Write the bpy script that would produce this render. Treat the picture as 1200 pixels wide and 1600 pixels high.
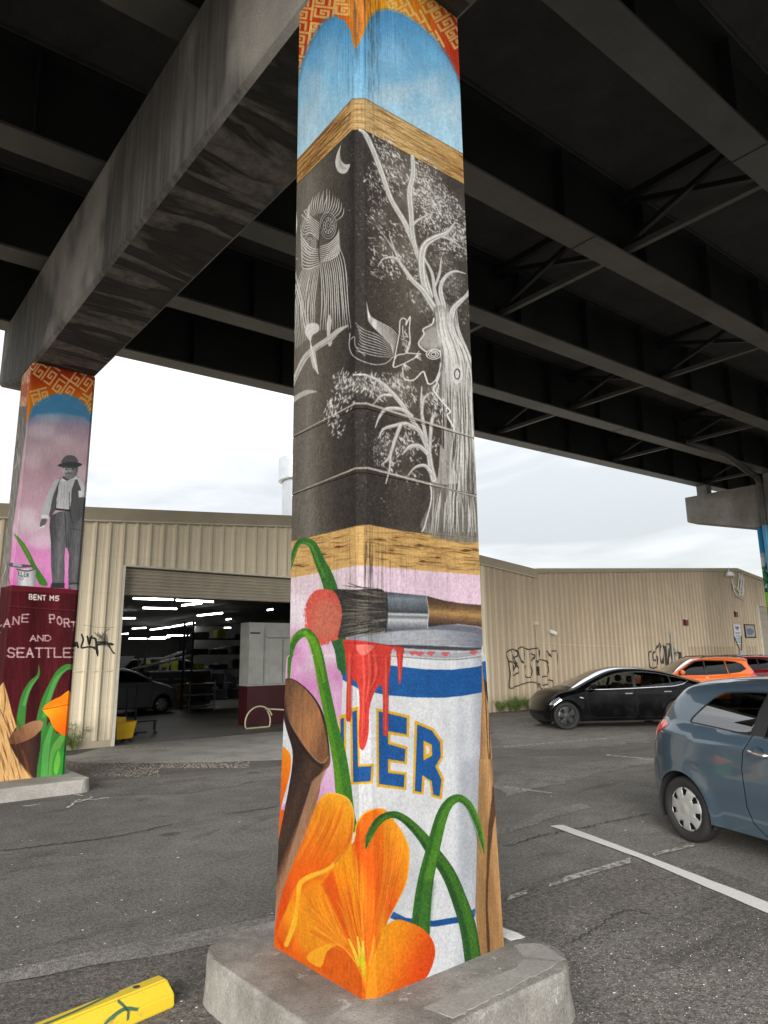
import bpy, bmesh, math, random
import numpy as np
from mathutils import Vector, Matrix
from mathutils.geometry import delaunay_2d_cdt
random.seed(7); rng = np.random.default_rng(11)
scene = bpy.context.scene
COL = scene.collection
for _o in list(bpy.data.objects): bpy.data.objects.remove(_o)

# ---------------------------------------------------------------- camera
K = 1.04                       # metres per survey unit
H = 1.6 * K                    # eye height of the photographer
FPX, PITCH, ROLL, AZ = 1079.70, 0.2060614, -0.0125655, -0.6903698
_u = np.array([math.sin(AZ), math.cos(AZ), 0]); _v = np.array([math.cos(AZ), -math.sin(AZ), 0])
Mw = np.array([_v, _u, [0, 0, 1.0]])
_F = np.array([0, math.cos(PITCH), math.sin(PITCH)]); _U = np.array([0, -math.sin(PITCH), math.cos(PITCH)]); _R = np.array([1, 0, 0.0])
CF = Mw @ _F
CR = Mw @ (_R * math.cos(ROLL) + _U * math.sin(ROLL)); CU = Mw @ (-_R * math.sin(ROLL) + _U * math.cos(ROLL))
EYE = np.array([0, 0, H])
def ray(x, y): return CF * FPX + CR * (x - 600) - CU * (y - 800)
def gz(x, y, z=0.0):
    d = ray(x, y); return EYE + d * ((z - H) / d[2])
def atY(x, y, Y):
    d = ray(x, y); return EYE + d * (Y / d[1])
def atX(x, y, X):
    d = ray(x, y); return EYE + d * (X / d[0])
def proj(P):
    P = np.asarray(P, float) - EYE
    z = P @ CF
    return 600 + FPX * (P @ CR) / z, 800 - FPX * (P @ CU) / z
cam = bpy.data.cameras.new("camera"); camo = bpy.data.objects.new("camera", cam); COL.objects.link(camo)
cam.sensor_fit = 'VERTICAL'; cam.sensor_height = 24; cam.lens = 24 * FPX / 1600
cam.clip_start = 0.05; cam.clip_end = 2000
mm = Matrix(((CR[0], CU[0], -CF[0], 0), (CR[1], CU[1], -CF[1], 0), (CR[2], CU[2], -CF[2], H), (0, 0, 0, 1)))
camo.matrix_world = mm
scene.camera = camo

# ---------------------------------------------------------------- light
SUN_EL, SUN_AZ = math.radians(17), math.radians(230)      # azimuth measured from +Y clockwise
world = bpy.data.worlds.new("World"); scene.world = world; world.use_nodes = True
wn = world.node_tree; wn.nodes.clear()
def wnode(t, **kw):
    n = wn.nodes.new(t)
    for k, v in kw.items(): setattr(n, k, v)
    return n
wo = wnode('ShaderNodeOutputWorld'); bg = wnode('ShaderNodeBackground')
sky = wnode('ShaderNodeTexSky', sky_type='NISHITA', sun_disc=False, sun_elevation=SUN_EL, sun_rotation=SUN_AZ)
tc = wnode('ShaderNodeTexCoord'); mp = wnode('ShaderNodeMapping'); mp.inputs['Scale'].default_value = (1, 1, 3.2)
nz = wnode('ShaderNodeTexNoise'); nz.inputs['Scale'].default_value = 2.6; nz.inputs['Detail'].default_value = 7; nz.inputs['Roughness'].default_value = .55; nz.inputs['Distortion'].default_value = .5
rp = wnode('ShaderNodeValToRGB'); rp.color_ramp.elements[0].position = .38; rp.color_ramp.elements[0].color = (2.15, 2.2, 2.24, 1)
rp.color_ramp.elements[1].position = .62; rp.color_ramp.elements[1].color = (3.35, 3.38, 3.40, 1)
mx = wnode('ShaderNodeMix', data_type='RGBA'); mx.inputs[0].default_value = .93
wn.links.new(tc.outputs['Generated'], mp.inputs[0]); wn.links.new(mp.outputs[0], nz.inputs['Vector'])
wn.links.new(nz.outputs['Fac'], rp.inputs[0]); wn.links.new(sky.outputs[0], mx.inputs[6]); wn.links.new(rp.outputs[0], mx.inputs[7])
# overcast skies brighten towards the zenith (CIE overcast law, 1 + 2 sin elevation)
sp_ = wnode('ShaderNodeSeparateXYZ'); wn.links.new(tc.outputs['Generated'], sp_.inputs[0])
mz = wnode('ShaderNodeMath', operation='MAXIMUM'); wn.links.new(sp_.outputs[2], mz.inputs[0]); mz.inputs[1].default_value = 0
ml = wnode('ShaderNodeMath', operation='MULTIPLY_ADD'); wn.links.new(mz.outputs[0], ml.inputs[0]); ml.inputs[1].default_value = 2.0; ml.inputs[2].default_value = 1.0
vm = wnode('ShaderNodeVectorMath', operation='SCALE'); wn.links.new(mx.outputs[2], vm.inputs[0]); wn.links.new(ml.outputs[0], vm.inputs['Scale'])
wn.links.new(vm.outputs[0], bg.inputs[0]); wn.links.new(bg.outputs[0], wo.inputs[0])
bg.inputs[1].default_value = 0.15
sl = bpy.data.lights.new("sun", 'SUN'); sl.energy = 3.6; sl.angle = math.radians(36); sl.color = (1, .97, .93)
so = bpy.data.objects.new("sun", sl); COL.objects.link(so)
_sd = Vector((math.sin(SUN_AZ) * math.cos(SUN_EL), math.cos(SUN_AZ) * math.cos(SUN_EL), math.sin(SUN_EL)))
so.rotation_euler = _sd.to_track_quat('Z', 'Y').to_euler()
vs = scene.view_settings; vs.view_transform = 'Standard'; vs.look = 'None'; vs.gamma = 1; vs.use_curve_mapping = False
vs.exposure = 0.72
scene.render.engine = 'CYCLES'

# ---------------------------------------------------------------- helpers
def lin(c):
    c = np.asarray(c, float) / 255.0
    return np.where(c <= .04045, c / 12.92, ((c + .055) / 1.055) ** 2.4)
def L3(r, g_, b): return tuple(lin((r, g_, b))) + (1,)
class Mat:
    def __init__(s, name):
        s.m = bpy.data.materials.new(name); s.m.use_nodes = True; s.t = s.m.node_tree; s.b = s.t.nodes['Principled BSDF']
        s.tc = None
    def n(s, t, **kw):
        n = s.t.nodes.new(t)
        for k, v in kw.items(): setattr(n, k, v)
        return n
    def l(s, a, b): s.t.links.new(a, b)
    def co(s, kind='Object', scale=(1, 1, 1), loc=(0, 0, 0)):
        if s.tc is None: s.tc = s.n('ShaderNodeTexCoord')
        m = s.n('ShaderNodeMapping'); m.inputs['Scale'].default_value = scale; m.inputs['Location'].default_value = loc
        s.l(s.tc.outputs[kind], m.inputs[0]); return m.outputs[0]
    def noise(s, vec, scale, detail=4, rough=.55, dist=0):
        n = s.n('ShaderNodeTexNoise'); n.inputs['Scale'].default_value = scale; n.inputs['Detail'].default_value = detail
        n.inputs['Roughness'].default_value = rough; n.inputs['Distortion'].default_value = dist
        if vec is not None: s.l(vec, n.inputs['Vector'])
        return n.outputs['Fac']
    def ramp(s, fac, stops):
        r = s.n('ShaderNodeValToRGB'); e = r.color_ramp.elements
        while len(e) < len(stops): e.new(.5)
        for i, (p, c) in enumerate(stops):
            e[i].position = p; e[i].color = c if hasattr(c, '__len__') else (c, c, c, 1)
        s.l(fac, r.inputs[0]); return r.outputs[0]
    def mix(s, fac, a, b, mode='MIX'):
        m = s.n('ShaderNodeMix', data_type='RGBA', blend_type=mode)
        for i, x in ((0, fac), (6, a), (7, b)):
            if isinstance(x, (int, float)) and i == 0: m.inputs[0].default_value = x
            elif isinstance(x, tuple): m.inputs[i].default_value = x
            elif isinstance(x, (int, float)): m.inputs[i].default_value = (x, x, x, 1)
            else: s.l(x, m.inputs[i])
        return m.outputs[2]
    def math(s, op, a, b=None):
        m = s.n('ShaderNodeMath', operation=op)
        for i, x in ((0, a), (1, b)):
            if x is None: continue
            if isinstance(x, (int, float)): m.inputs[i].default_value = x
            else: s.l(x, m.inputs[i])
        return m.outputs[0]
    def bump(s, h, strength=.3, dist=.01):
        b = s.n('ShaderNodeBump'); b.inputs['Strength'].default_value = strength; b.inputs['Distance'].default_value = dist
        s.l(h, b.inputs['Height']); s.l(b.outputs[0], s.b.inputs['Normal'])
    def set(s, col=None, rough=None, metal=None, spec=None, coat=None):
        for k, v in (('Base Color', col), ('Roughness', rough), ('Metallic', metal), ('Specular IOR Level', spec), ('Coat Weight', coat)):
            if v is None: continue
            if isinstance(v, (int, float, tuple)): s.b.inputs[k].default_value = v
            else: s.l(v, s.b.inputs[k])
        return s.m
def plain(name, col, rough=.6, metal=0, var=.12, scale=3, spec=.5, coat=0, bump=0):
    m = Mat(name); c = m.co()
    n = m.noise(c, scale, 5)
    a = tuple(max(0, x * (1 - var)) for x in col[:3]) + (1,); b = tuple(min(1, x * (1 + var)) for x in col[:3]) + (1,)
    m.set(m.ramp(n, [(.3, a), (.7, b)]), rough, metal, spec, coat)
    if bump: m.bump(m.noise(c, scale * 12, 3), bump, .004)
    return m.m
def mesh(name, verts, faces, mat=None, parent=None, smooth=False, mats=None, fmat=None, uvs=None):
    me = bpy.data.meshes.new(name); me.from_pydata([tuple(map(float, v)) for v in verts], [], [tuple(map(int, f)) for f in faces])
    if mats:
        for m in mats: me.materials.append(m)
        if fmat is not None: me.polygons.foreach_set('material_index', np.asarray(fmat, dtype=np.int32))
    elif mat: me.materials.append(mat)
    if uvs is not None:
        ul = me.uv_layers.new(name='UVMap'); flat = np.array(uvs, dtype=np.float32).ravel(); ul.data.foreach_set('uv', flat)
    if smooth: me.polygons.foreach_set('use_smooth', np.ones(len(me.polygons), dtype=bool))
    me.update()
    return link(name, me, parent)
def link(name, me, parent=None):
    o = bpy.data.objects.new(name, me); COL.objects.link(o)
    if parent is not None: o.parent = parent
    return o
def thing(name, label, cat, loc=(0, 0, 0), rz=0.0, group=None):
    o = bpy.data.objects.new(name, None); COL.objects.link(o); o.location = loc; o.rotation_euler = (0, 0, rz)
    o.empty_display_size = .2
    return tag(o, label, cat, group)
def tag(o, label=None, cat=None, group=None, kind=None):
    if label: o['label'] = label
    if cat: o['category'] = cat
    if group: o['group'] = group
    if kind: o['kind'] = kind
    return o
class MB:
    """collects shapes into one mesh"""
    def __init__(s): s.v = []; s.f = []
    def add(s, v, f):
        n = len(s.v); s.v += [tuple(map(float, q)) for q in v]; s.f += [tuple(i + n for i in q) for q in f]; return s
    def box(s, x0, x1, y0, y1, z0, z1, sh=None):
        v = [(x, y, z) for z in (z0, z1) for y in (y0, y1) for x in (x0, x1)]
        if sh: v = [sh(*q) for q in v]
        return s.add(v, [(0, 2, 3, 1), (4, 5, 7, 6), (0, 1, 5, 4), (2, 6, 7, 3), (0, 4, 6, 2), (1, 3, 7, 5)])
    def bar(s, a, b, w, h=None, up=(0, 0, 1)):
        a = Vector(a); b = Vector(b); h = h or w; d = (b - a).normalized(); up = Vector(up)
        if abs(d.dot(up)) > .97: up = Vector((1, 0, 0))
        x = d.cross(up).normalized() * w / 2; y = x.cross(d).normalized() * h / 2
        v = [p + sx * x + sy * y for p in (a, b) for sx, sy in ((-1, -1), (1, -1), (1, 1), (-1, 1))]
        return s.add(v, [(0, 1, 2, 3), (7, 6, 5, 4), (0, 4, 5, 1), (1, 5, 6, 2), (2, 6, 7, 3), (3, 7, 4, 0)])
    def tube(s, pts, r, n=8, cap=True):
        pts = [Vector(p) for p in pts]; rr = r if hasattr(r, '__len__') else [r] * len(pts); rings = []
        ref = Vector((0, 0, 1)); v = []
        for i, p in enumerate(pts):
            d = (pts[min(i + 1, len(pts) - 1)] - pts[max(i - 1, 0)]).normalized()
            if abs(d.dot(ref)) > .95: ref = Vector((1, 0, 0)) if abs(d.x) < .9 else Vector((0, 1, 0))
            x = d.cross(ref).normalized(); y = x.cross(d)
            ref = y
            for k in range(n):
                t = 2 * math.pi * k / n; v.append(p + rr[i] * (x * math.cos(t) + y * math.sin(t)))
        f = [(i * n + k, i * n + (k + 1) % n, (i + 1) * n + (k + 1) % n, (i + 1) * n + k) for i in range(len(pts) - 1) for k in range(n)]
        if cap: f += [tuple(range(n))[::-1], tuple(range((len(pts) - 1) * n, len(pts) * n))]
        return s.add(v, f)
    def lathe(s, prof, c=(0, 0, 0), axis='z', n=24):
        v = []; 
        for r, h in prof:
            for k in range(n):
                t = 2 * math.pi * k / n; a, b = r * math.cos(t), r * math.sin(t)
                q = (a, b, h) if axis == 'z' else (a, h, b) if axis == 'y' else (h, a, b)
                v.append((q[0] + c[0], q[1] + c[1], q[2] + c[2]))
        f = [(i * n + k, i * n + (k + 1) % n, (i + 1) * n + (k + 1) % n, (i + 1) * n + k) for i in range(len(prof) - 1) for k in range(n)]
        return s.add(v, f)
    def prism(s, pts, a0, a1, axis='y'):
        n = len(pts); v = []
        for a in (a0, a1):
            for p, q in pts:
                v.append((p, a, q) if axis == 'y' else (a, p, q) if axis == 'x' else (p, q, a))
        f = [tuple(range(n)), tuple(range(2 * n - 1, n - 1, -1))] + [(i, i + n, (i + 1) % n + n, (i + 1) % n) for i in range(n)]
        return s.add(v, f)
    def build(s, name, mat=None, parent=None, smooth=False, bevel=0, recalc=True):
        me = bpy.data.meshes.new(name); me.from_pydata(s.v, [], s.f)
        if recalc or bevel:
            bm = bmesh.new(); bm.from_mesh(me)
            bmesh.ops.recalc_face_normals(bm, faces=bm.faces)
            if bevel: bmesh.ops.bevel(bm, geom=[e for e in bm.edges if len(e.link_faces) == 2 and e.calc_face_angle(0) > .5], offset=bevel, segments=2, affect='EDGES', clamp_overlap=True)
            bm.to_mesh(me); bm.free()
        if mat: me.materials.append(mat)
        if smooth:
            me.polygons.foreach_set('use_smooth', np.ones(len(me.polygons), dtype=bool))
            try: me.set_sharp_from_angle(angle=math.radians(40))
            except Exception: pass
        return link(name, me, parent)
def catmull(pts, n=8, closed=False):
    P = np.asarray(pts, float); N = len(P); out = []
    rngi = range(N if closed else N - 1)
    for i in rngi:
        p1, p2 = P[i], P[(i + 1) % N]
        p0 = P[i - 1] if (i > 0 or closed) else 2 * p1 - p2
        p3 = P[(i + 2) % N] if (i + 2 < N or closed) else 2 * p2 - p1
        t = np.linspace(0, 1, n, endpoint=False)[:, None]
        out.append(.5 * (2 * p1 + (p2 - p0) * t + (2 * p0 - 5 * p1 + 4 * p2 - p3) * t ** 2 + (3 * p1 - p0 - 3 * p2 + p3) * t ** 3))
    r = np.concatenate(out)
    if not closed: r = np.vstack([r, P[-1]])
    return r
def pip(px, py, poly):
    poly = np.asarray(poly, float); x0, y0 = poly[:, 0], poly[:, 1]; x1, y1 = np.roll(x0, -1), np.roll(y0, -1)
    px = np.asarray(px, float)[..., None]; py = np.asarray(py, float)[..., None]
    c = ((y0 > py) != (y1 > py)) & (px < (x1 - x0) * (py - y0) / np.where(y1 == y0, 1e-12, y1 - y0) + x0)
    return c.sum(-1) % 2 == 1
# ---------------------------------------------------------------- painted surfaces (rasterised here, no files)
def vnoise(h, w, sy, sx, seed=0, octv=3):
    r = np.random.default_rng(seed); out = np.zeros((h, w), np.float32); amp = 1; tot = 0
    for o in range(octv):
        gh, gw = max(2, int(h / sy) + 2), max(2, int(w / sx) + 2)
        gr = r.random((gh, gw)).astype(np.float32)
        yy = np.linspace(0, gh - 1.001, h); xx = np.linspace(0, gw - 1.001, w)
        yi = yy.astype(int); xi = xx.astype(int); fy = (yy - yi)[:, None]; fx = (xx - xi)[None]
        fy = fy * fy * (3 - 2 * fy); fx = fx * fx * (3 - 2 * fx)
        a = gr[np.ix_(yi, xi)]; b = gr[np.ix_(yi, xi + 1)]; c_ = gr[np.ix_(yi + 1, xi)]; d = gr[np.ix_(yi + 1, xi + 1)]
        out += amp * ((a * (1 - fx) + b * fx) * (1 - fy) + (c_ * (1 - fx) + d * fx) * fy).astype(np.float32); tot += amp
        amp *= .55; sy = max(1.5, sy / 2); sx = max(1.5, sx / 2)
    return out / tot
class Canvas:
    def __init__(s, x0, y0, x1, y1, sc):
        s.x0, s.y0, s.sc = x0, y0, sc; s.w = int((x1 - x0) * sc); s.h = int((y1 - y0) * sc)
        s.a = np.zeros((s.h, s.w, 3), np.float32); s.T = (0, 0, 1.0)
        s.seed = 1
    def tr(s, ox, oy, k): s.T = (ox, oy, k)          # drawing coordinates: origin and units per survey pixel
    def c(s, pts):
        P = np.asarray(pts, float); ox, oy, k = s.T
        return np.stack([(P[..., 0] / k + ox - s.x0) * s.sc, (P[..., 1] / k + oy - s.y0) * s.sc], -1)
    def ln(s, v): return v / s.T[2] * s.sc
    def box(s, P, pad=2):
        x0 = max(0, int(P[:, 0].min() - pad)); x1 = min(s.w, int(P[:, 0].max() + pad + 1)); y0 = max(0, int(P[:, 1].min() - pad)); y1 = min(s.h, int(P[:, 1].max() + pad + 1))
        return x0, x1, y0, y1
    def mask(s, P, pad=2):
        x0, x1, y0, y1 = s.box(P, pad)
        if x1 <= x0 or y1 <= y0: return None
        m = np.zeros((y1 - y0, x1 - x0), np.float32)
        Q = np.roll(P, -1, 0); SS = 2
        for sub in range(SS):
            for r in range(y0, y1):
                yc = r + (sub + .5) / SS
                a = (P[:, 1] > yc) != (Q[:, 1] > yc)
                if not a.any(): continue
                xs = np.sort(P[a, 0] + (yc - P[a, 1]) * (Q[a, 0] - P[a, 0]) / (Q[a, 1] - P[a, 1])) - x0
                for i in range(0, len(xs) - 1, 2):
                    l, q = max(0, xs[i]), min(m.shape[1] - .001, xs[i + 1])
                    if q <= l: continue
                    li, qi = int(l), int(q)
                    if li == qi: m[r - y0, li] += (q - l) / SS
                    else:
                        m[r - y0, li] += (li + 1 - l) / SS; m[r - y0, li + 1:qi] += 1 / SS; m[r - y0, qi] += (q - qi) / SS
        return (x0, x1, y0, y1), np.clip(m, 0, 1)
    def blend(s, bx, m, col, al=1.0):
        x0, x1, y0, y1 = bx; m = (m * al)[..., None]
        s.a[y0:y1, x0:x1] = s.a[y0:y1, x0:x1] * (1 - m) + np.asarray(col, np.float32) * m
    def poly(s, pts, col, al=1.0, smooth=0, soft=0, tex=0, col2=None, p0=None, p1=None, stops=None, grain=(40, 3)):
        P = s.c(pts)
        if smooth: P = catmull(P, smooth, True)
        r = s.mask(P, 2 + 2.2 * s.ln(soft) if soft else 2)
        if r is None: return
        bx, m = r; x0, x1, y0, y1 = bx
        if soft: m = s.blur(m, s.ln(soft))
        cc = np.asarray(col, np.float32)
        if stops is not None:
            a, b = s.c(np.array([p0, p1])); d = b - a; L2 = (d ** 2).sum()
            yy, xx = np.mgrid[y0:y1, x0:x1]; t = np.clip(((xx - a[0]) * d[0] + (yy - a[1]) * d[1]) / L2, 0, 1)
            ts = [q[0] for q in stops]; cc = np.stack([np.interp(t, ts, [q[1][k] for q in stops]) for k in range(3)], -1).astype(np.float32)
        elif col2 is not None:
            a, b = s.c(np.array([p0, p1])); d = b - a; L2 = (d ** 2).sum()
            yy, xx = np.mgrid[y0:y1, x0:x1]; t = np.clip(((xx - a[0]) * d[0] + (yy - a[1]) * d[1]) / L2, 0, 1)[..., None]
            cc = (np.asarray(col) * (1 - t) + np.asarray(col2) * t).astype(np.float32)
        if tex:
            s.seed += 1; n = vnoise(y1 - y0, x1 - x0, grain[0], grain[1], s.seed)[..., None]; cc = cc * (1 + (n - .5) * 2 * tex)
        s.blend(bx, m, cc, al)
    def blur(s, m, r):
        r = int(max(1, r))
        for ax in (0, 1):
            for _ in range(2):
                p = np.pad(m, [(r, r) if a == ax else (0, 0) for a in (0, 1)], mode='edge' if 0 else 'constant'); cs = np.cumsum(p, ax, dtype=np.float64)
                z = np.zeros_like(np.take(cs, [0], ax)); cs = np.concatenate([z, cs], ax); n = m.shape[ax]
                m = ((np.take(cs, range(2 * r, 2 * r + n), ax) - np.take(cs, range(0, n), ax)) / (2 * r)).astype(np.float32)
        return m
    def stroke(s, pts, w, col, al=1.0, n=6, curve=True, soft=.8):
        P = s.c(pts); w = np.atleast_1d(np.asarray(w, float))
        if curve and len(P) > 2: P = catmull(P, n)
        W = np.interp(np.linspace(0, 1, len(P)), np.linspace(0, 1, len(w)), w) if len(w) > 1 else np.full(len(P), w[0])
        W = np.array([max(.9, s.ln(q)) for q in W]) / 2
        pad = W.max() + 3; x0, x1, y0, y1 = s.box(P, pad)
        if x1 <= x0 or y1 <= y0: return
        M_ = np.zeros((y1 - y0, x1 - x0), np.float32)
        for i in range(len(P) - 1):
            a, b = P[i], P[i + 1]; d = b - a; L2 = (d ** 2).sum() + 1e-9; rw = max(W[i], W[i + 1]) + 2
            bx0 = max(x0, int(min(a[0], b[0]) - rw)); bx1 = min(x1, int(max(a[0], b[0]) + rw) + 1); by0 = max(y0, int(min(a[1], b[1]) - rw)); by1 = min(y1, int(max(a[1], b[1]) + rw) + 1)
            if bx1 <= bx0 or by1 <= by0: continue
            xx = np.arange(bx0, bx1)[None] + .5; yy = np.arange(by0, by1)[:, None] + .5
            t = np.clip(((xx - a[0]) * d[0] + (yy - a[1]) * d[1]) / L2, 0, 1)
            dist = np.sqrt((xx - a[0] - t * d[0]) ** 2 + (yy - a[1] - t * d[1]) ** 2); rr = W[i] + (W[i + 1] - W[i]) * t
            sub = M_[by0 - y0:by1 - y0, bx0 - x0:bx1 - x0]
            np.maximum(sub, np.clip((rr - dist) / soft + .5, 0, 1), out=sub)
        s.blend((x0, x1, y0, y1), M_, col, al)
    def dashes(s, pts, rad, n, ang, ln, w, col, al=.8, jit=.5, seed=3):
        r = np.random.default_rng(seed)
        for (cx, cy), R in zip(pts, rad if hasattr(rad, '__len__') else [rad] * len(pts)):
            for _ in range(n):
                t = r.random() * 6.283; q = R * math.sqrt(r.random()); x = cx + q * math.cos(t); y = cy + q * math.sin(t) * 1.2
                a = math.radians(ang + r.normal() * 180 * jit * .3); l = ln * (.4 + r.random()) / 2
                q = w * (.45 + r.random() ** 2 * .9); s.stroke([(x - l * math.cos(a), y - l * math.sin(a)), (x, y), (x + l * math.cos(a), y + l * math.sin(a))], [q * .3, q, q * .4], col, al * (.25 + .75 * r.random()), curve=False, soft=1.6)
    def sample(s, px, py):
        x = np.clip((px - s.x0) * s.sc - .5, 0, s.w - 1.01); y = np.clip((py - s.y0) * s.sc - .5, 0, s.h - 1.01)
        xi = x.astype(int); yi = y.astype(int); fx = (x - xi)[..., None]; fy = (y - yi)[..., None]
        return (s.a[yi, xi] * (1 - fx) + s.a[yi, xi + 1] * fx) * (1 - fy) + (s.a[yi + 1, xi] * (1 - fx) + s.a[yi + 1, xi + 1] * fx) * fy
def make_image(name, arr):            # arr rows top to bottom, 0..255 sRGB
    h, w = arr.shape[:2]; im = bpy.data.images.new(name, w, h, alpha=False)
    px = np.ones((h, w, 4), np.float32); px[..., :3] = np.clip(arr[::-1] / 255.0, 0, 1); im.pixels.foreach_set(px.ravel()); im.update(); im.pack()
    return im
# ---------------------------------------------------------------- mural on the near pillar
C1 = Canvas(422, -40, 812, 1600, 2.6)
def meander(cv, cx, cy, s_, ang, col, w, al=.9, sk=0.0):
    """greek key block: two hooked spirals either side of a bar"""
    ca, sa = math.cos(math.radians(ang)), math.sin(math.radians(ang))
    def t(pts): return [(cx + s_ * (x * ca - y * sa) + sk * s_ * y, cy + s_ * (x * sa + y * ca)) for x, y in pts]
    for pts in ([(-1.15, -1), (1.15, -1)], [(0, -1), (0, 1.0)],
                [(-.3, -.45), (-1.1, -.45), (-1.1, .95), (-.35, .95), (-.35, .2), (-.75, .2), (-.75, .5)],
                [(.35, .95), (1.1, .95), (1.1, -.45), (.4, -.45), (.4, .35), (.75, .35), (.75, 0)]):
        cv.stroke(t(pts), w, col, al, curve=False)
def paint_main(c):
    A = c.a
    A[:] = (60, 55, 50); A[int(960*2.6):] = (214, 190, 205); A[int(1290*2.6):] = (228, 96, 16)
    # --- orange field
    c.tr(430, 0, 3.4286)
    c.poly([(-40, -200), (1300, -200), (1300, 700), (-40, 700)], (236, 140, 24), tex=.12, stops=[(0, (200, 60, 24)), (.2, (205, 66, 24)), (.38, (238, 140, 22)), (.55, (240, 165, 30)), (.74, (236, 128, 22)), (.92, (205, 60, 24)), (1, (190, 50, 24))], p0=(80, 0), p1=(1030, 120))
    key = (246, 205, 120)
    for x, y, s_, an in ((150, 42, 50, 98), (266, 38, 50, 97), (376, 24, 48, 95), (136, 172, 50, 98), (226, 172, 40, 98), (120, 300, 50, 98), (104, 425, 46, 100), (160, -85, 50, 98), (270, -90, 50, 98), (385, -100, 48, 95),
                         (668, 42, 52, 62), (758, 132, 52, 62), (846, 226, 40, 62), (822, -6, 52, 60), (905, 92, 52, 60), (975, 196, 44, 60), (735, -90, 52, 62), (560, -80, 50, 75), (900, -110, 52, 60), (985, 0, 50, 60)):
        meander(c, x, y, s_, an, key, 13, .85)
    c.poly([(385, -60), (510, -60), (480, 120), (432, 262), (402, 110)], (222, 136, 56), soft=6, al=.9, tex=.35, grain=(60, 4))
    # --- sky arches
    arch = [(80, 900), (92, 620), (105, 500), (150, 330), (200, 210), (260, 120), (320, 88), (370, 108), (402, 160), (418, 240), (434, 264), (468, 190), (500, 112), (540, 66), (600, 53), (680, 75), (760, 125), (850, 205), (920, 300), (970, 400), (1005, 500), (1040, 620), (1040, 900), (480, 540), (412, 540)]
    c.poly(arch, (90, 165, 215), stops=[(0, (78, 152, 205)), (.35, (112, 180, 224)), (.7, (150, 200, 228)), (1, (172, 212, 232))], p0=(500, 60), p1=(540, 760), tex=.05, grain=(60, 12))
    c.stroke(arch[2:7], 26, (70, 135, 180), .5); c.stroke(arch[12:21], 22, (80, 150, 200), .45)
    for x, y, rx, ry, al in ((620, 520, 90, 60, .38), (800, 470, 110, 60, .35), (930, 600, 90, 70, .3), (220, 480, 70, 90, .28), (170, 640, 70, 90, .25), (300, 300, 60, 90, .18), (620, 300, 90, 80, .15), (720, 640, 120, 40, .2)):
        th = np.linspace(0, 6.28, 18, endpoint=False); r = np.random.default_rng(int(x)); rad = 1 + .25 * r.normal(size=18)
        c.poly(np.stack([x + rx * rad * np.cos(th), y + ry * rad * np.sin(th)], 1), (226, 226, 228), al, smooth=4, soft=26)
    # --- dark panel
    c.tr(430, 200, 3.4286)
    c.poly([(60, 330), (412, 0), (480, 0), (1080, 320), (1200, 2500), (30, 2500)], (66, 60, 53), stops=[(0, (92, 86, 78)), (.1, (112, 106, 97)), (.17, (84, 78, 70)), (.3, (56, 51, 46)), (.335, (38, 35, 33)), (.36, (50, 46, 43)), (.5, (66, 59, 52)), (.62, (92, 84, 74)), (.72, (78, 71, 63)), (.85, (62, 57, 51)), (1, (70, 65, 58))], p0=(80, 0), p1=(1080, 0), tex=.10, grain=(60, 6))
    c.tr(430, 580, 3.4286)
    c.poly([(430, 180), (830, 300), (830, 600), (780, 860), (430, 840), (300, 830), (300, 300)], (50, 45, 41), .55, soft=20, tex=.1)
    # --- plank bands
    c.tr(430, 0, 3.4286)
    def plank(pts, seed, knots, slope, ylo):
        c.poly(pts, (196, 160, 104), tex=.10, grain=(4, 60))
        r = np.random.default_rng(seed); m_ = c.mask(c.c(pts)); keep = c.a.copy() if 0 else None
        return r
    up = [(80, 895), (412, 530), (480, 526), (1040, 842), (1040, 1000), (470, 692), (412, 697), (80, 1020)]
    c.poly(up, (198, 160, 100), tex=.14, grain=(3, 40), stops=[(0, (170, 128, 70)), (.25, (190, 146, 84)), (.4, (204, 170, 116)), (.7, (206, 172, 112)), (1, (188, 146, 84))], p0=(80, 0), p1=(1040, 0))
    r = np.random.default_rng(5)
    for i in range(80):
        t = .06 + .88 * r.random(); x = 95 + r.random() * 310; L = 40 + 90 * r.random()
        f_ = lambda X: (895 - (X - 80) * 1.1) * (1 - t) + (1020 - (X - 80) * .973) * t
        x2 = min(408, x + L); c.stroke([(x, f_(x)), ((x + x2) / 2, f_((x + x2) / 2) + r.normal() * 5), (x2, f_(x2))], [1, 3 + 5 * r.random(), 1], (92, 58, 30), .35 + .5 * r.random())
    for i in range(110):
        t = .05 + .9 * r.random(); x = 480 + r.random() * 520; L = 50 + 110 * r.random()
        f_ = lambda X: (527 + (X - 480) * .563) * (1 - t) + (693 + (X - 470) * .54) * t
        x2 = min(1035, x + L); c.stroke([(x, f_(x)), ((x + x2) / 2, f_((x + x2) / 2) + r.normal() * 6), (x2, f_(x2))], [1, 2 + 5 * r.random(), 1], (104, 66, 34), .3 + .45 * r.random())
    for i in range(12):
        y = 535 + r.random() * 150; c.stroke([(410, y + 6), (440, y), (485, y + 4)], [1, 3, 1], (96, 60, 34), .6)
    c.stroke([(92, 893), (411, 531), (480, 527), (1032, 840)], 5, (84, 58, 36), .6, curve=False); c.stroke([(90, 1012), (412, 697), (470, 693), (1032, 998)], 5, (60, 44, 32), .6, curve=False)
    # lower plank and pink
    c.tr(430, 580, 3.4286)
    c.poly([(60, 1085), (430, 1035), (500, 1035), (800, 1064), (1140, 1090), (1160, 1400), (60, 1400)], (222, 198, 210), tex=.06, grain=(30, 5), stops=[(0, (222, 200, 208)), (.4, (216, 196, 206)), (.45, (226, 200, 214)), (1, (228, 198, 214))], p0=(60, 0), p1=(1140, 0))
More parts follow.
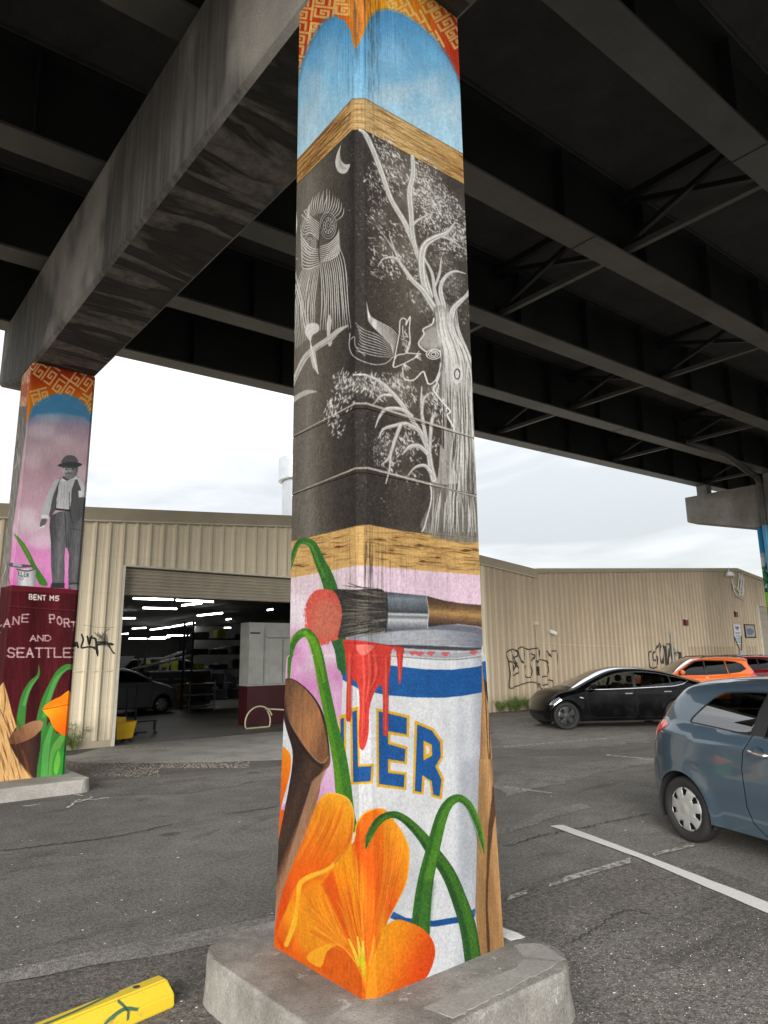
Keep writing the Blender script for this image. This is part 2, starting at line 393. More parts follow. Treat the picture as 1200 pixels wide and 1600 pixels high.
    low = [(60, 914), (250, 872), (430, 828), (500, 820), (690, 856), (900, 880), (1130, 906), (1140, 1096), (800, 1068), (500, 1040), (430, 1042), (60, 1112)]
    c.poly(low, (204, 164, 100), tex=.14, grain=(3, 44))
    r = np.random.default_rng(8)
    for i in range(150):
        left = r.random() < .33; t = .05 + .9 * r.random()
        if left: x = 75 + r.random() * 330; L = 30 + 80 * r.random(); f_ = lambda X: (914 - (X - 60) * .232) * (1 - t) + (1112 - (X - 60) * .189) * t; hi = 428
        else: x = 435 + r.random() * 640; L = 50 + 150 * r.random(); f_ = lambda X: (822 + (X - 430) * .12) * (1 - t) + (1040 + (X - 430) * .075) * t; hi = 1125
        x2 = min(hi, x + L); a_ = r.normal() * 7
        c.stroke([(x, f_(x)), (x * .6 + x2 * .4, f_(x) * .6 + f_(x2) * .4 + a_), (x2, f_(x2))], [1, 2 + 6 * r.random() ** 2, 1], (98, 62, 32), .3 + .5 * r.random())
    for (x, y, l, w) in ((340, 940, 60, 16), (250, 980, 70, 12), (1020, 960, 70, 18), (1070, 955, 40, 10), (870, 998, 40, 14), (770, 930, 60, 12), (790, 1018, 50, 16), (620, 960, 40, 10), (650, 890, 50, 10), (120, 1040, 60, 10), (560, 900, 70, 9), (980, 905, 60, 9)):
        c.stroke([(x - l / 2, y + 2), (x, y), (x + l / 2, y + 2)], [1, w, 1], (86, 52, 28), .85)
        for k in (-1, 1): c.stroke([(x - l, y + 3), (x, y + k * w), (x + l, y + 3)], [1, 3, 1], (110, 72, 38), .6)
    c.stroke([(70, 914), (250, 872), (430, 828), (500, 820), (690, 856), (1115, 905)], 5, (70, 50, 34), .55, curve=False)
    # --- joint strips (bare lighter mortar)
    for yl in ((90, 350, 430, 172, 487, 172, 1088, 362), (90, 655, 432, 519, 498, 518, 1103, 676)):
        P = [(yl[0] - 20, yl[1] + 10), (yl[2], yl[3]), (yl[4], yl[5]), (yl[6], yl[7])]
        c.stroke(P, [2, 7, 12, 13, 13, 12], (176, 168, 155), .9, curve=False)
        c.stroke([(x, y + 7) for x, y in P], 2.4, (30, 27, 25), .8, curve=False)
    # --- tree, bird, owl : white line work
    wh = (228, 227, 222)
    c.tr(430, 200, 3.4286)
    D = c.dashes
    r = np.random.default_rng(77)
    for (x, y, q) in ((600, 180, 60), (700, 260, 60), (820, 280, 80), (900, 420, 90), (820, 400, 70), (960, 560, 60), (560, 480, 50), (600, 640, 60), (700, 690, 60), (900, 700, 60), (960, 820, 60), (780, 940, 50), (680, 380, 50), (380, 1370, 60), (460, 1370, 60), (560, 1400, 60), (650, 1380, 60), (820, 1430, 50), (600, 1720, 60), (720, 1700, 50)):
        c.poly([(x + q * (.7 + .6 * r.random()) * math.cos(t), y + q * (.7 + .6 * r.random()) * math.sin(t)) for t in np.linspace(0, 6.28, 12, endpoint=False)], (170, 166, 158), .28, smooth=3, soft=26, tex=.4, grain=(6, 6))
    D([(560, 90), (620, 200), (540, 260), (660, 300), (560, 340), (660, 230), (600, 130)], 66, 60, 65, 20, 6.5, wh, .9, seed=1)
    D([(800, 230), (850, 330), (800, 400), (900, 380), (860, 480), (930, 440), (990, 520), (820, 520), (960, 580), (900, 600), (780, 350), (760, 290), (1010, 620)], 66, 110, 50, 14, 7, wh, .85, seed=2)
    D([(540, 480), (600, 560), (540, 640), (560, 740), (620, 720), (700, 680), (740, 760), (680, 560), (640, 740)], 56, 44, 50, 17, 7, wh, .9, seed=3)
    D([(880, 680), (920, 780), (960, 840), (1000, 640), (930, 900), (1000, 980)], 60, 80, 60, 12, 5, wh, .6, seed=4)
    D([(760, 900), (800, 960), (820, 1010), (730, 900)], 36, 20, 55, 16, 6, wh, .7, seed=5)
    D([(520, 800), (600, 860), (700, 860), (500, 300), (460, 200), (470, 460), (520, 540)], 90, 26, 60, 6, 5, wh, .6, seed=6)
    def br(p, w, al=.92, hl=True):
        c.stroke(p, [q * 1.2 for q in w], (150, 147, 140), al * .8, soft=2); c.stroke(p, [q * .85 for q in w], wh, al, soft=1.6); [c.stroke([(x + o, y + 3) for x, y in p], [max(1.5, q * .1) for q in w], (92, 87, 80), .55) for o in (-4, 3)]
    br([(450, 10), (480, 30), (520, 110), (570, 240), (620, 380), (690, 500), (730, 590), (770, 690), (800, 790), (835, 900)], [10, 26, 26, 24, 26, 26, 28, 24])
    br([(735, 150), (738, 250), (720, 340), (728, 460), (735, 560), (752, 650), (778, 730)], [20, 28, 30, 26, 24, 16])
    br([(735, 520), (770, 490), (840, 455)], [16, 14, 4]); br([(960, 510), (920, 560), (850, 590), (800, 630), (785, 700), (790, 800), (815, 890), (850, 960)], [6, 22, 34, 36, 34, 30, 26])
    br([(905, 585), (960, 610), (1010, 650)], [12, 8, 3]); br([(550, 740), (580, 700), (640, 695), (680, 740), (730, 810), (790, 870), (830, 930), (870, 990)], [5, 10, 14, 20, 26, 30, 34])
    br([(610, 570), (650, 680), (680, 740)], [4, 10, 14]); br([(540, 520), (600, 600), (640, 660)], [3, 6, 9], .7)
    br([(800, 700), (840, 780), (855, 880), (880, 960), (900, 1040)], [10, 16, 20, 24, 26]); br([(890, 690), (880, 780), (855, 850)], [4, 14, 14])
    br([(1020, 780), (960, 768), (910, 800), (885, 860), (905, 960), (925, 1050)], [4, 14, 20, 22, 26, 26]); br([(885, 820), (880, 880), (900, 960)], [5, 10, 16])
    br([(1060, 820), (1030, 890), (980, 940), (950, 980), (945, 1060), (965, 1110)], [14, 18, 26, 30, 24, 18])
    # trunk
    lo = [(880, 0), (870, 60), (850, 100), (900, 170), (935, 220), (925, 240), (960, 300), (970, 380), (940, 560), (845, 590), (832, 700), (790, 860), (1120, 905), (1105, 600), (1085, 300), (1078, 0)]
    tr_ = [(850, 960), (850, 1020), (830, 1060), (790, 1080), (795, 1110), (770, 1150), (790, 1180), (830, 1200), (880, 1220), (890, 1290)] + [(x, y + 1302.9) for x, y in lo] + [(1030, 1200), (985, 1080), (940, 1000), (900, 950)]
    c.poly(tr_, (122, 117, 109), .85, smooth=4, soft=4, tex=.4, grain=(60, 4))
    r = np.random.default_rng(4)
    for i in range(46):
        k = i / 45; x0 = 860 + 110 * k; x1 = 900 + 140 * k; x2 = 900 + 180 * k
        ye_ = 1400 + 420 * r.random(); c.stroke([(x0 + r.normal() * 5, 930 + 60 * r.random()), (x0 + 10 + r.normal() * 8, 1080), (x1 + r.normal() * 8, 1220), (x2 - 5, 1350 + r.normal() * 9), (x2 + r.normal() * 8, ye_)], [2, 5, 7, 5, 1], wh, .35 + .5 * r.random())
    c.poly([(800, 1090), (850, 1060), (900, 1110), (880, 1170), (800, 1180), (772, 1150)], wh, .45, smooth=4, soft=8)
    c.stroke([(850, 1020), (840, 1050), (792, 1078), (797, 1105), (768, 1150), (782, 1178), (812, 1200)], 8, wh)
    for q in (26, 17, 9): c.stroke([(848 + q * 1.5 * math.cos(t), 1212 + q * math.sin(t)) for t in np.linspace(0, 6.28, 14)], 5, wh)
    c.stroke([(815, 1215), (845, 1185), (885, 1195)], 6, wh); c.stroke([(885, 1260), (880, 1300), (862, 1350), (875, 1380), (862, 1420)], 7, wh)
    c.stroke([(682, 1280), (690, 1340), (740, 1350), (790, 1305), (805, 1330), (820, 1370), (850, 1360), (885, 1310)], [5, 8, 7, 9, 8, 5], wh)
    for q in (48, 38, 26, 14): c.stroke([(975 + q * .55 * math.cos(t), 1318 + q * math.sin(t)) for t in np.linspace(0, 6.28, 16)], 5, wh if q != 26 else (60, 55, 50))
    # bird
    r = np.random.default_rng(9)
    for i in range(9):
        k = i / 8
        c.stroke([(488 + 6 * k, 930 + 95 * k), (508 + 8 * k, 1005 + 50 * k), (570 + 6 * k, 1045 + 70 * k), (622 - 4 * k, 1075 + 85 * k), (655 - 22 * k, 1110 + 110 * k)], [2, 5, 4.5, 3], wh, .9)
    for i in range(9):
        k = i / 8
        c.stroke([(428 + 20 * math.sin(3.1 * k), 1042 + 150 * k), (470, 1078 + 125 * k), (550, 1110 + 112 * k), (628, 1165 + 62 * k)], [2, 4.5, 4.5, 2], wh, .85)
    c.stroke([(400, 1100), (398, 1180), (430, 1230), (520, 1265), (590, 1260), (632, 1225)], 5, wh, .8); c.stroke([(405, 1130), (425, 1120), (430, 1170), (480, 1220)], 4, wh, .8)
    c.stroke([(665, 1100), (668, 1035), (685, 1018), (702, 1030), (700, 1055), (722, 1010), (718, 1080), (722, 1150), (700, 1205), (650, 1220), (632, 1280), (690, 1262)], 6, wh)
    c.stroke([(665, 1100), (655, 1150), (640, 1230), (632, 1280)], 6, wh); c.stroke([(722, 1010), (700, 1055)], 5, wh); c.stroke([(683, 1060), (685, 1110), (712, 1120)], 4, wh)
    c.stroke([(690, 1262), (740, 1235), (765, 1220)], 6, wh); c.stroke([(705, 1205), (780, 1210)], 6, wh); c.stroke([(720, 1140), (700, 1200)], 5, wh)
    for a_ in range(5): c.stroke([(692, 1262), (680 + a_ * 11, 1300 - abs(a_ - 2) * 6)], 4, wh); c.stroke([(750, 1225), (770 + a_ * 3, 1195 + a_ * 12)], 4, wh)
    for i in range(14): c.stroke([(672 + r.random() * 30, 1080 + i * 8), (682 + r.random() * 30, 1096 + i * 8)], 4, wh, .7)
    # lower willow
    c.tr(430, 580, 3.4286)
    D([(380, 60), (330, 130), (300, 190), (380, 160), (350, 30), (400, 90), (300, 230), (330, 300), (440, 60), (500, 80)], 46, 30, 105, 20, 8, wh, .9, seed=12)
    D([(520, 60), (560, 110), (680, 60), (720, 130), (600, 60), (640, 90), (820, 170), (860, 130), (880, 230)], 48, 56, 65, 20, 7, wh, .9, seed=13)
    D([(560, 400), (600, 350), (640, 460), (700, 330), (740, 330), (560, 470), (640, 520), (740, 460), (740, 560), (700, 380), (660, 400), (850, 400)], 44, 26, 75, 17, 8, wh, .9, seed=14)
    D([(500, 300), (470, 230), (520, 400), (640, 640), (480, 560), (700, 620), (500, 660), (600, 700), (560, 760), (460, 420)], 70, 20, 75, 5, 5, wh, .5, seed=15)
    for p, w in (([(420, 20), (480, 20), (560, 55), (620, 110), (680, 180), (740, 270), (790, 350), (820, 430), (835, 520), (850, 580)], [8, 16, 22, 24, 26, 34]),
                 ([(525, 175), (570, 130), (620, 128)], [5, 12, 14]), ([(535, 300), (560, 240), (600, 200), (680, 205), (730, 240)], [6, 16, 18, 22]),
                 ([(550, 360), (580, 310), (640, 290), (700, 280), (760, 310)], [5, 16, 18, 20]), ([(670, 290), (640, 370), (610, 460), (570, 500)], [20, 16, 8]), ([(620, 430), (612, 520), (592, 600)], [12, 10, 6]),
                 ([(680, 445), (720, 405), (770, 400), (815, 440)], [6, 20, 22, 20]), ([(708, 560), (750, 515), (800, 505), (835, 540)], [4, 12, 18, 20]),
                 ([(785, 80), (782, 160), (790, 260), (810, 370)], [4, 12, 18, 20]), ([(830, 115), (795, 150), (785, 230)], [5, 14, 14]), ([(855, 225), (840, 260), (832, 340), (828, 430)], [5, 18, 18, 16])):
        br(p, w)
    c.poly([(870, 570), (880, 470), (885, 390), (905, 420), (905, 320), (925, 310), (945, 330), (945, 440), (960, 520), (980, 600), (860, 600)], (176, 172, 165), .85, smooth=2, tex=.2, grain=(60, 4))

    for i in range(95):
        k = r.random(); xt = 905 + 165 * k; xb = 820 + 290 * k; y0 = r.random() * 700; y1 = min(880, y0 + 120 + r.random() * 260)
        f_ = lambda y: xt + (xb - xt) * max(0, (y - 250) / 620) ** 1.3 if y > 250 else xt
        if y0 < 560 and k < .3: continue
        c.stroke([(f_(y0), y0), (f_((y0 + y1) / 2) + r.normal() * 6, (y0 + y1) / 2), (f_(y1), y1)], [2, 5 + 5 * r.random(), 2], wh, .3 + .5 * r.random())
    for i in range(50):
        k = r.random(); xt = 905 + 165 * k; y0 = r.random() * 800; xb = 830 + 270 * k; xx = xt if y0 < 300 else xt + (xb - xt) * (y0 - 300) / 600
        c.stroke([(xx, y0), (xx + r.normal() * 4, y0 + 60 + 60 * r.random())], [2, 6, 2], (56, 51, 46), .5)
    c.stroke([(880, 20), (862, 70), (850, 105), (905, 175), (938, 215), (922, 235), (950, 290), (965, 330)], 9, wh)
    c.stroke([(832, 600), (835, 690), (800, 830), (785, 858)], 7, wh); c.stroke([(790, 858), (900, 872), (1105, 900)], 5, (150, 146, 138), .6)
    for i in range(9): c.stroke([(850 + i * 30, 640 + 30 * (i % 3)), (845 + i * 32, 760), (835 + i * 34, 860)], [3, 9, 5], wh, .6)
    for yl in ((90, 350, 430, 172, 487, 172, 1088, 362), (90, 655, 432, 519, 498, 518, 1103, 676)):
        P = [(yl[4], yl[5]), (yl[6], yl[7])]
        c.stroke(P, 12, (190, 183, 172), .6, curve=False); c.stroke([(x, y + 7) for x, y in P], 2.4, (34, 31, 28), .7, curve=False)
    # owl
    c.tr(430, 200, 3.4286)
    c.stroke([(112, 440), (112, 520), (104, 600), (100, 650)], [4, 12, 8, 4], wh, .9)
    c.stroke([(88, 700), (120, 700)], 4, wh, .8); c.stroke([(88, 700), (130, 870), (172, 1060)], [8, 10, 8], (178, 172, 160), .9); c.stroke([(86, 770), (125, 900), (160, 1070)], 5, wh, .8)
    for i in range(19):           # brow plumes
        k = i / 18; x = 140 + 215 * k; e = math.sin(math.pi * k) ** .6; j_ = r.normal() * 9
        c.stroke([(x * .6 + 100, 505 - 50 * e), (x + 4, 470 - 60 * e), (x + 14 + j_ * .4, 425 - 80 * e + j_ + 40 * (k < .2))], [2, 4, 5, 1.5], wh, .8)
    for i in range(8):
        k = i / 7; c.stroke([(235, 600 - 90 * k), (190 - 10 * k, 560 - 90 * k), (150 + 30 * k, 570 - 110 * k), (135 + 50 * k, 520 - 110 * k)], [4, 5, 4, 2], wh, .85)
    c.poly([(248 + 48 * math.cos(t) + 36, 525 + 66 * math.sin(t)) for t in np.linspace(0, 6.28, 20)], (58, 53, 48), .9); c.poly([(186 + 30 * math.cos(t), 618 + 48 * math.sin(t)) for t in np.linspace(0, 6.28, 20)], (58, 53, 48), .9)
    for (x, y, rx, ry) in ((284, 522, 27, 44), (186, 618, 20, 33)):
        for q in (1.6, 1.3, 1, .55, .25): c.stroke([(x + rx * q * math.cos(t), y + ry * q * math.sin(t)) for t in np.linspace(0, 6.28, 18)], 3, wh, .75)
        for t in np.linspace(0, 6.28, 12, endpoint=False): c.stroke([(x + rx * .66 * math.cos(t), y + ry * .66 * math.sin(t)), (x + rx * .92 * math.cos(t), y + ry * .92 * math.sin(t))], 4, wh, .8)
    for i in range(9):            # face discs
        c.stroke([(342 + 2 * i * .5, 545 + 13 * i), (330, 578 + 13 * i), (290, 618 + 11 * i), (240, 636 + 10 * i)], [2, 5, 5, 3], wh, .9)
        c.stroke([(134 + i, 545 + 23 * i), (150, 592 + 20 * i), (190, 640 + 14 * i), (236, 652 + 10 * i)], [2, 5, 5, 3], wh, .9)
    c.stroke([(300, 440), (250, 520), (232, 640), (240, 720)], [4, 6, 6, 4], (50, 46, 42), .8)
    for i in range(13):           # breast and wing lines
        k = i / 12; q = lambda: r.normal() * 2.5
        c.stroke([(240 + 95 * k, 720 - 100 * k), (252 + 118 * k + q(), 850 - 120 * k), (250 + 142 * k + q(), 960), (240 + 165 * k, 1085 - 14 * k)], [2.5, 4.5, 4.5, 2], wh, .9)
    for i in range(13):
        k = i / 12; q = lambda: r.normal() * 2.5
        c.stroke([(236 - 92 * k, 735 + 25 * k), (216 - 102 * k + q(), 860), (206 - 108 * k + q(), 980), (216 - 104 * k, 1095 + 85 * k)], [2.5, 4, 4, 2], wh, .8)
    for i in range(26):
        x = 110 + 280 * r.random(); y = 760 + 300 * r.random(); c.stroke([(x, y), (x + 2, y + 40)], 3, wh, .35)
    c.poly([(160, 1090), (175, 1050), (215, 1045), (235, 1060), (230, 1090), (200, 1110), (190, 1140), (170, 1120)], wh, .85, smooth=4)
    c.poly([(275, 1060), (288, 1000), (302, 1030), (295, 1100), (305, 1150), (285, 1165)], wh, .75, smooth=4)
    c.stroke([(390, 1058), (340, 1085), (290, 1130), (220, 1175), (160, 1230), (110, 1330), (85, 1400)], [6, 26, 34, 30, 30, 22, 18], (190, 187, 180), .95); c.stroke([(380, 1070), (290, 1140), (160, 1235), (95, 1380)], 3, (80, 75, 68), .7)
    c.poly([(188, 1150), (215, 1200), (232, 1320), (200, 1280), (184, 1210)], (196, 192, 185), .9); c.stroke([(186, 1130), (205, 1230), (230, 1316)], 5, wh)
    c.stroke([(218, 1412), (170, 1415), (120, 1440), (88, 1470)], [8, 26, 26, 16], (182, 178, 170), .9)
    c.poly([(352, 90), (330, 140), (322, 190), (335, 230), (360, 245), (385, 235), (400, 195), (375, 195), (352, 170), (346, 130)], (206, 205, 200), .9, smooth=4)
    c.poly([(345, 140), (338, 190), (355, 220), (385, 215), (360, 200)], (120, 116, 110), .5, smooth=3, soft=4)
    # --- lower part: paint pot scene
    c.tr(430, 880, 3.2432)
    c.poly([(0, 160), (345, 160), (400, 1250), (-20, 1250)], (214, 180, 205), tex=.05, grain=(60, 10), stops=[(0, (226, 210, 220)), (.12, (226, 214, 222)), (.2, (216, 160, 200)), (.3, (222, 205, 218)), (.42, (208, 136, 190)), (.6, (214, 170, 205)), (.7, (224, 205, 220)), (1, (206, 150, 200))], p0=(60, 160), p1=(120, 1250))
    for x, y, rx, ry, cl in ((90, 470, 80, 60, (205, 120, 180)), (280, 560, 70, 60, (206, 136, 186)), (200, 250, 60, 50, (228, 222, 226)), (120, 230, 50, 40, (226, 216, 224)), (300, 650, 40, 60, (226, 190, 214)), (80, 620, 40, 50, (212, 130, 186))):
        c.poly([(x + rx * math.cos(t), y + ry * math.sin(t)) for t in np.linspace(0, 6.28, 14, endpoint=False)], cl, .6, smooth=3, soft=22)
    c.poly([(20, 760), (90, 900), (90, 1180), (20, 1250)], (214, 216, 220), .95)
    # can
    can = [(340, 430), (345, 600), (345, 1120), (350, 1400), (420, 2400), (1060, 2400), (1045, 1300), (1045, 640), (1100, 600), (1100, 420), (700, 400)]
    c.poly(can, (216, 218, 220), tex=.035, grain=(10, 6), stops=[(0, (214, 215, 217)), (.25, (216, 217, 219)), (.6, (220, 221, 223)), (.78, (216, 218, 222)), (.84, (196, 200, 206)), (.9, (210, 213, 217)), (.97, (170, 174, 182)), (1, (150, 154, 162))], p0=(340, 0), p1=(1060, 0))
    c.poly([(345, 430), (400, 450), (600, 465), (760, 480), (900, 485), (1000, 470), (1095, 440), (1095, 410), (340, 400)], (184, 186, 190), soft=3, tex=.1)
    blue = (32, 92, 158)
    c.poly([(338, 475), (360, 490), (600, 520), (760, 538), (900, 540), (1020, 525), (1096, 505), (1096, 580), (1050, 620), (1048, 655), (950, 672), (850, 682), (700, 680), (560, 668), (430, 640), (345, 590)], blue, tex=.08, grain=(4, 50), col2=(22, 78, 142), p0=(400, 0), p1=(1080, 0))
    # lid
    c.poly([(330, 392), (480, 345), (700, 312), (860, 312), (1000, 325), (1072, 345), (1088, 380), (1082, 425), (900, 418), (700, 418), (560, 425), (380, 410)], (150, 154, 162), tex=.10, grain=(5, 30), stops=[(0, (120, 124, 134)), (.3, (164, 167, 174)), (.6, (176, 178, 184)), (.85, (130, 134, 144)), (1, (104, 108, 122))], p0=(330, 0), p1=(1085, 0), smooth=3)
    c.poly([(400, 375), (600, 345), (800, 335), (1000, 350), (1070, 370), (1085, 340), (1000, 316), (860, 306), (700, 312), (520, 340)], (98, 102, 112), .8, smooth=3, soft=3)
    c.stroke([(560, 418), (700, 424), (850, 430), (1000, 434), (1080, 428)], [10, 18, 20, 16, 6], (54, 55, 60), .9); c.stroke([(600, 440), (760, 462), (900, 468), (1040, 452), (1090, 440)], [10, 26, 26, 16, 8], (150, 152, 158), .8)
    c.stroke([(580, 470), (760, 484), (900, 489), (1040, 474)], 5, (90, 92, 98), .7)
    for x, y in ((735, 460), (790, 458), (865, 460), (1008, 454), (700, 455), (1075, 430)): c.poly([(x - 22, y - 8), (x + 20, y - 10), (x + 12, y + 6), (x - 4, y + 12)], (206, 70, 66), .75, smooth=3)
    # letters ... L E R
    def letters(dx, dy, k, col, grow):
        for pts, hole in (([(384, 738), (424, 724), (430, 1020), (500, 1015), (494, 1116), (388, 1122)], None), ([(332, 775), (366, 762), (366, 1095), (340, 1115)], None),
                          ([(512, 734), (682, 772), (678, 882), (584, 868), (584, 905), (672, 930), (668, 1020), (584, 1008), (584, 1050), (668, 1060), (664, 1150), (514, 1132)], None),
                          ([(708, 796), (800, 835), (850, 900), (852, 985), (826, 1030), (856, 1090), (846, 1198), (792, 1182), (784, 1110), (758, 1090), (752, 1172), (696, 1166)], [(760, 905), (786, 925), (786, 970), (758, 990)])):
            P = np.array(pts, float); ctr = P.mean(0)
            c.poly(P, col, 1)
            if hole is not None: c.poly(hole, (216, 168, 40), 1)
    gold = (222, 168, 44)
    letters(0, 0, 1, gold, 0)
    for pts in ([(394, 754), (414, 745), (420, 1032), (488, 1028), (484, 1104), (398, 1110)], [(340, 790), (356, 784), (356, 1086), (344, 1100)],
                [(524, 750), (668, 784), (666, 868), (572, 850), (572, 916), (660, 942), (656, 1006), (572, 992), (572, 1062), (656, 1072), (652, 1136), (526, 1118)],
                [(720, 816), (794, 848), (836, 906), (840, 980), (812, 1030), (843, 1096), (834, 1182), (802, 1172), (794, 1104), (746, 1074), (741, 1160), (708, 1154)]):
        c.poly(pts, (28, 84, 150), tex=.10)
    c.poly([(752, 898), (794, 920), (796, 975), (752, 1000)], gold); c.poly([(764, 920), (782, 932), (782, 960), (764, 972)], (214, 214, 214))
    for (x, y) in ((585, 868), (584, 905), (585, 1010), (585, 1050)): pass
    # green long stem behind brush
    c.tr(430, 880, 3.2432)
    g1, g2 = (50, 104, 38), (90, 140, 30)
    c.stroke([(70, 30), (110, -90), (150, -112), (190, -90), (230, 0), (262, 70), (290, 170), (330, 420), (345, 520)], [22, 26, 34, 48, 62, 70, 66, 60], g1, 1)
    c.stroke([(300, 370), (320, 430), (335, 500), (350, 560)], [50, 44, 34, 22], (44, 92, 50), 1)
    c.stroke([(80, 10), (115, -84), (150, -104), (185, -84), (222, 0), (250, 70)], [6, 8, 10, 14, 14, 10], (84, 140, 52), .7)
    # brush
    c.poly([(160, 300), (158, 210), (190, 150), (230, 132), (300, 140), (350, 160), (350, 330), (330, 380), (260, 400), (235, 415), (200, 390), (170, 350)], (204, 84, 72), smooth=4, tex=.16, grain=(5, 5))
    c.poly([(210, 200), (300, 190), (330, 300), (280, 380), (200, 360), (185, 280)], (186, 118, 92), .6, smooth=4, soft=14, tex=.2, grain=(5, 5))
    D([(240, 270)], 105, 260, 80, 12, 5, (226, 120, 96), .6, seed=30)
    rb = np.random.default_rng(61)
    for i in range(150):
        t = 1.3 + 3.7 * rb.random(); x = 245 + 92 * math.cos(t); y = 272 + 135 * math.sin(t); l = 2 + 9 * rb.random(); c.stroke([(x, y), (x + l * math.cos(t + .4 * rb.normal()), y + l * math.sin(t))], [7, 2], ((206, 84, 72), (188, 70, 62), (224, 120, 98))[i % 3], .85, curve=False)
    c.poly([(295, 132), (400, 134), (520, 128), (562, 160), (566, 260), (552, 340), (430, 358), (350, 378), (318, 372), (340, 260), (318, 170)], (52, 50, 48), smooth=3, tex=.25, grain=(4, 30))
    r = np.random.default_rng(31)
    for i in range(160):
        y = 140 + 220 * r.random(); x = 310 + 170 * r.random(); dy = (y - 245) * .25
        c.stroke([(x, y + dy * .5), (x + 60, y - dy * .1), (x + 100 + 40 * r.random(), y - dy * .5)], [1, 4, 1], ((130, 126, 112), (24, 23, 22), (150, 140, 120))[i % 3], .35 + .4 * r.random())
    c.stroke([(370, 100), (430, 120), (560, 150)], [2, 5, 2], (40, 36, 34), .9); c.stroke([(340, 112), (420, 122), (500, 122)], [2, 5, 2], (40, 36, 34), .8)
    c.poly([(562, 145), (770, 165), (778, 250), (774, 328), (560, 345), (566, 240)], (120, 126, 132), tex=.08, grain=(3, 30), stops=[(0, (70, 78, 86)), (.15, (120, 130, 138)), (.4, (86, 92, 98)), (.5, (60, 62, 66)), (.55, (206, 210, 212)), (.62, (110, 112, 116)), (.7, (200, 204, 206)), (.8, (150, 154, 158)), (1, (70, 76, 84))], p0=(660, 150), p1=(655, 345))
    c.stroke([(768, 168), (778, 240), (772, 326)], 7, (200, 202, 204), .8); c.stroke([(562, 146), (568, 240), (560, 345)], 9, (44, 42, 42), .8)
    c.poly([(768, 166), (860, 190), (960, 205), (1090, 214), (1090, 335), (1020, 318), (930, 308), (850, 312), (774, 322), (780, 245)], (104, 78, 56), tex=.18, grain=(4, 40), stops=[(0, (66, 50, 42)), (.3, (112, 84, 56)), (.5, (176, 138, 84)), (.62, (150, 114, 72)), (.8, (98, 74, 56)), (1, (58, 46, 42))], p0=(900, 185), p1=(890, 320))
    # red drips
    red = (204, 58, 50)
    drip = [(345, 405), (350, 388), (420, 390), (520, 405), (585, 420), (650, 428), (645, 500), (636, 600), (626, 606), (620, 520), (612, 445), (590, 440), (584, 520), (572, 640), (570, 860), (556, 872), (546, 850), (545, 650), (530, 620), (500, 660), (478, 740), (474, 860), (458, 930), (438, 946), (424, 900), (428, 720), (420, 620), (394, 590), (388, 640), (388, 790), (376, 802), (366, 780), (368, 600), (360, 500)]
    c.poly(drip, red, smooth=3, tex=.10, grain=(60, 4))
    r = np.random.default_rng(33)
    for pts in ([(440, 420), (450, 560), (446, 720), (440, 880)], [(470, 430), (480, 560), (460, 700)], [(376, 450), (378, 600), (377, 780)], [(560, 470), (560, 640), (558, 850)], [(500, 440), (510, 560), (480, 640)], [(630, 450), (630, 590)]):
        c.stroke(pts, [4, 12, 8, 5], (232, 104, 82), .6); c.stroke([(x + 14, y) for x, y in pts], [3, 7, 3], (150, 34, 36), .55)
    c.poly([(410, 415), (500, 420), (440, 470)], (240, 140, 128), .7, smooth=3)
    c.stroke([(345, 402), (500, 408), (640, 424)], 5, (120, 26, 30), .6)
    # second stem (bright) and lily stem
    def leaf(pts, w, ca, cb, off=.22):
        c.stroke(pts, w, ca, 1, n=10)
        c.stroke([(x - max(w) * off, y) for x, y in pts], [q * .4 for q in w], cb, .55, n=10, soft=6)
    leaf([(68, 585), (75, 480), (100, 390), (150, 350), (190, 385), (220, 480), (250, 620), (290, 790), (330, 960), (350, 1120), (360, 1260), (370, 1330)], [14, 22, 40, 46, 52, 56, 62, 70, 84, 92], (58, 116, 34), (104, 158, 34))
    c.stroke([(152, 352), (195, 395), (228, 500), (250, 600)], [20, 30, 24, 10], (120, 170, 36), .6, soft=6)
    # wooden stub
    c.poly([(36, 620), (46, 592), (80, 584), (130, 610), (190, 665), (235, 730), (262, 800), (282, 900), (292, 990), (284, 1035), (250, 1070), (240, 1160), (200, 1300), (130, 1500), (30, 1800), (-30, 1800), (0, 1500), (60, 1200), (86, 1050), (90, 950), (60, 850), (40, 760)], (70, 48, 38), smooth=3, tex=.14, grain=(60, 6), stops=[(0, (44, 30, 27)), (.35, (70, 50, 40)), (.6, (60, 42, 34)), (.8, (150, 104, 74)), (1, (176, 128, 92))], p0=(50, 1150), p1=(245, 1240))
    c.poly([(38, 640), (48, 598), (84, 588), (140, 625), (200, 690), (240, 770), (268, 880), (284, 975), (274, 1012), (240, 1010), (180, 960), (110, 870), (56, 760)], (150, 102, 66), smooth=3, tex=.14, grain=(60, 8), stops=[(0, (96, 66, 46)), (.35, (150, 104, 70)), (.7, (172, 116, 74)), (1, (120, 82, 56))], p0=(40, 700), p1=(290, 800))
    c.stroke([(40, 650), (60, 770), (115, 875), (185, 965), (245, 1014), (282, 985)], 6, (190, 150, 116), .6); c.stroke([(44, 700), (70, 810), (125, 900), (190, 990), (250, 1036)], 14, (36, 25, 24), .7, soft=6)
    c.poly([(20, 955), (70, 955), (84, 1010), (70, 1100), (40, 1200), (10, 1300)], (238, 140, 24), smooth=3, col2=(226, 90, 20), p0=(80, 950), p1=(20, 1200))
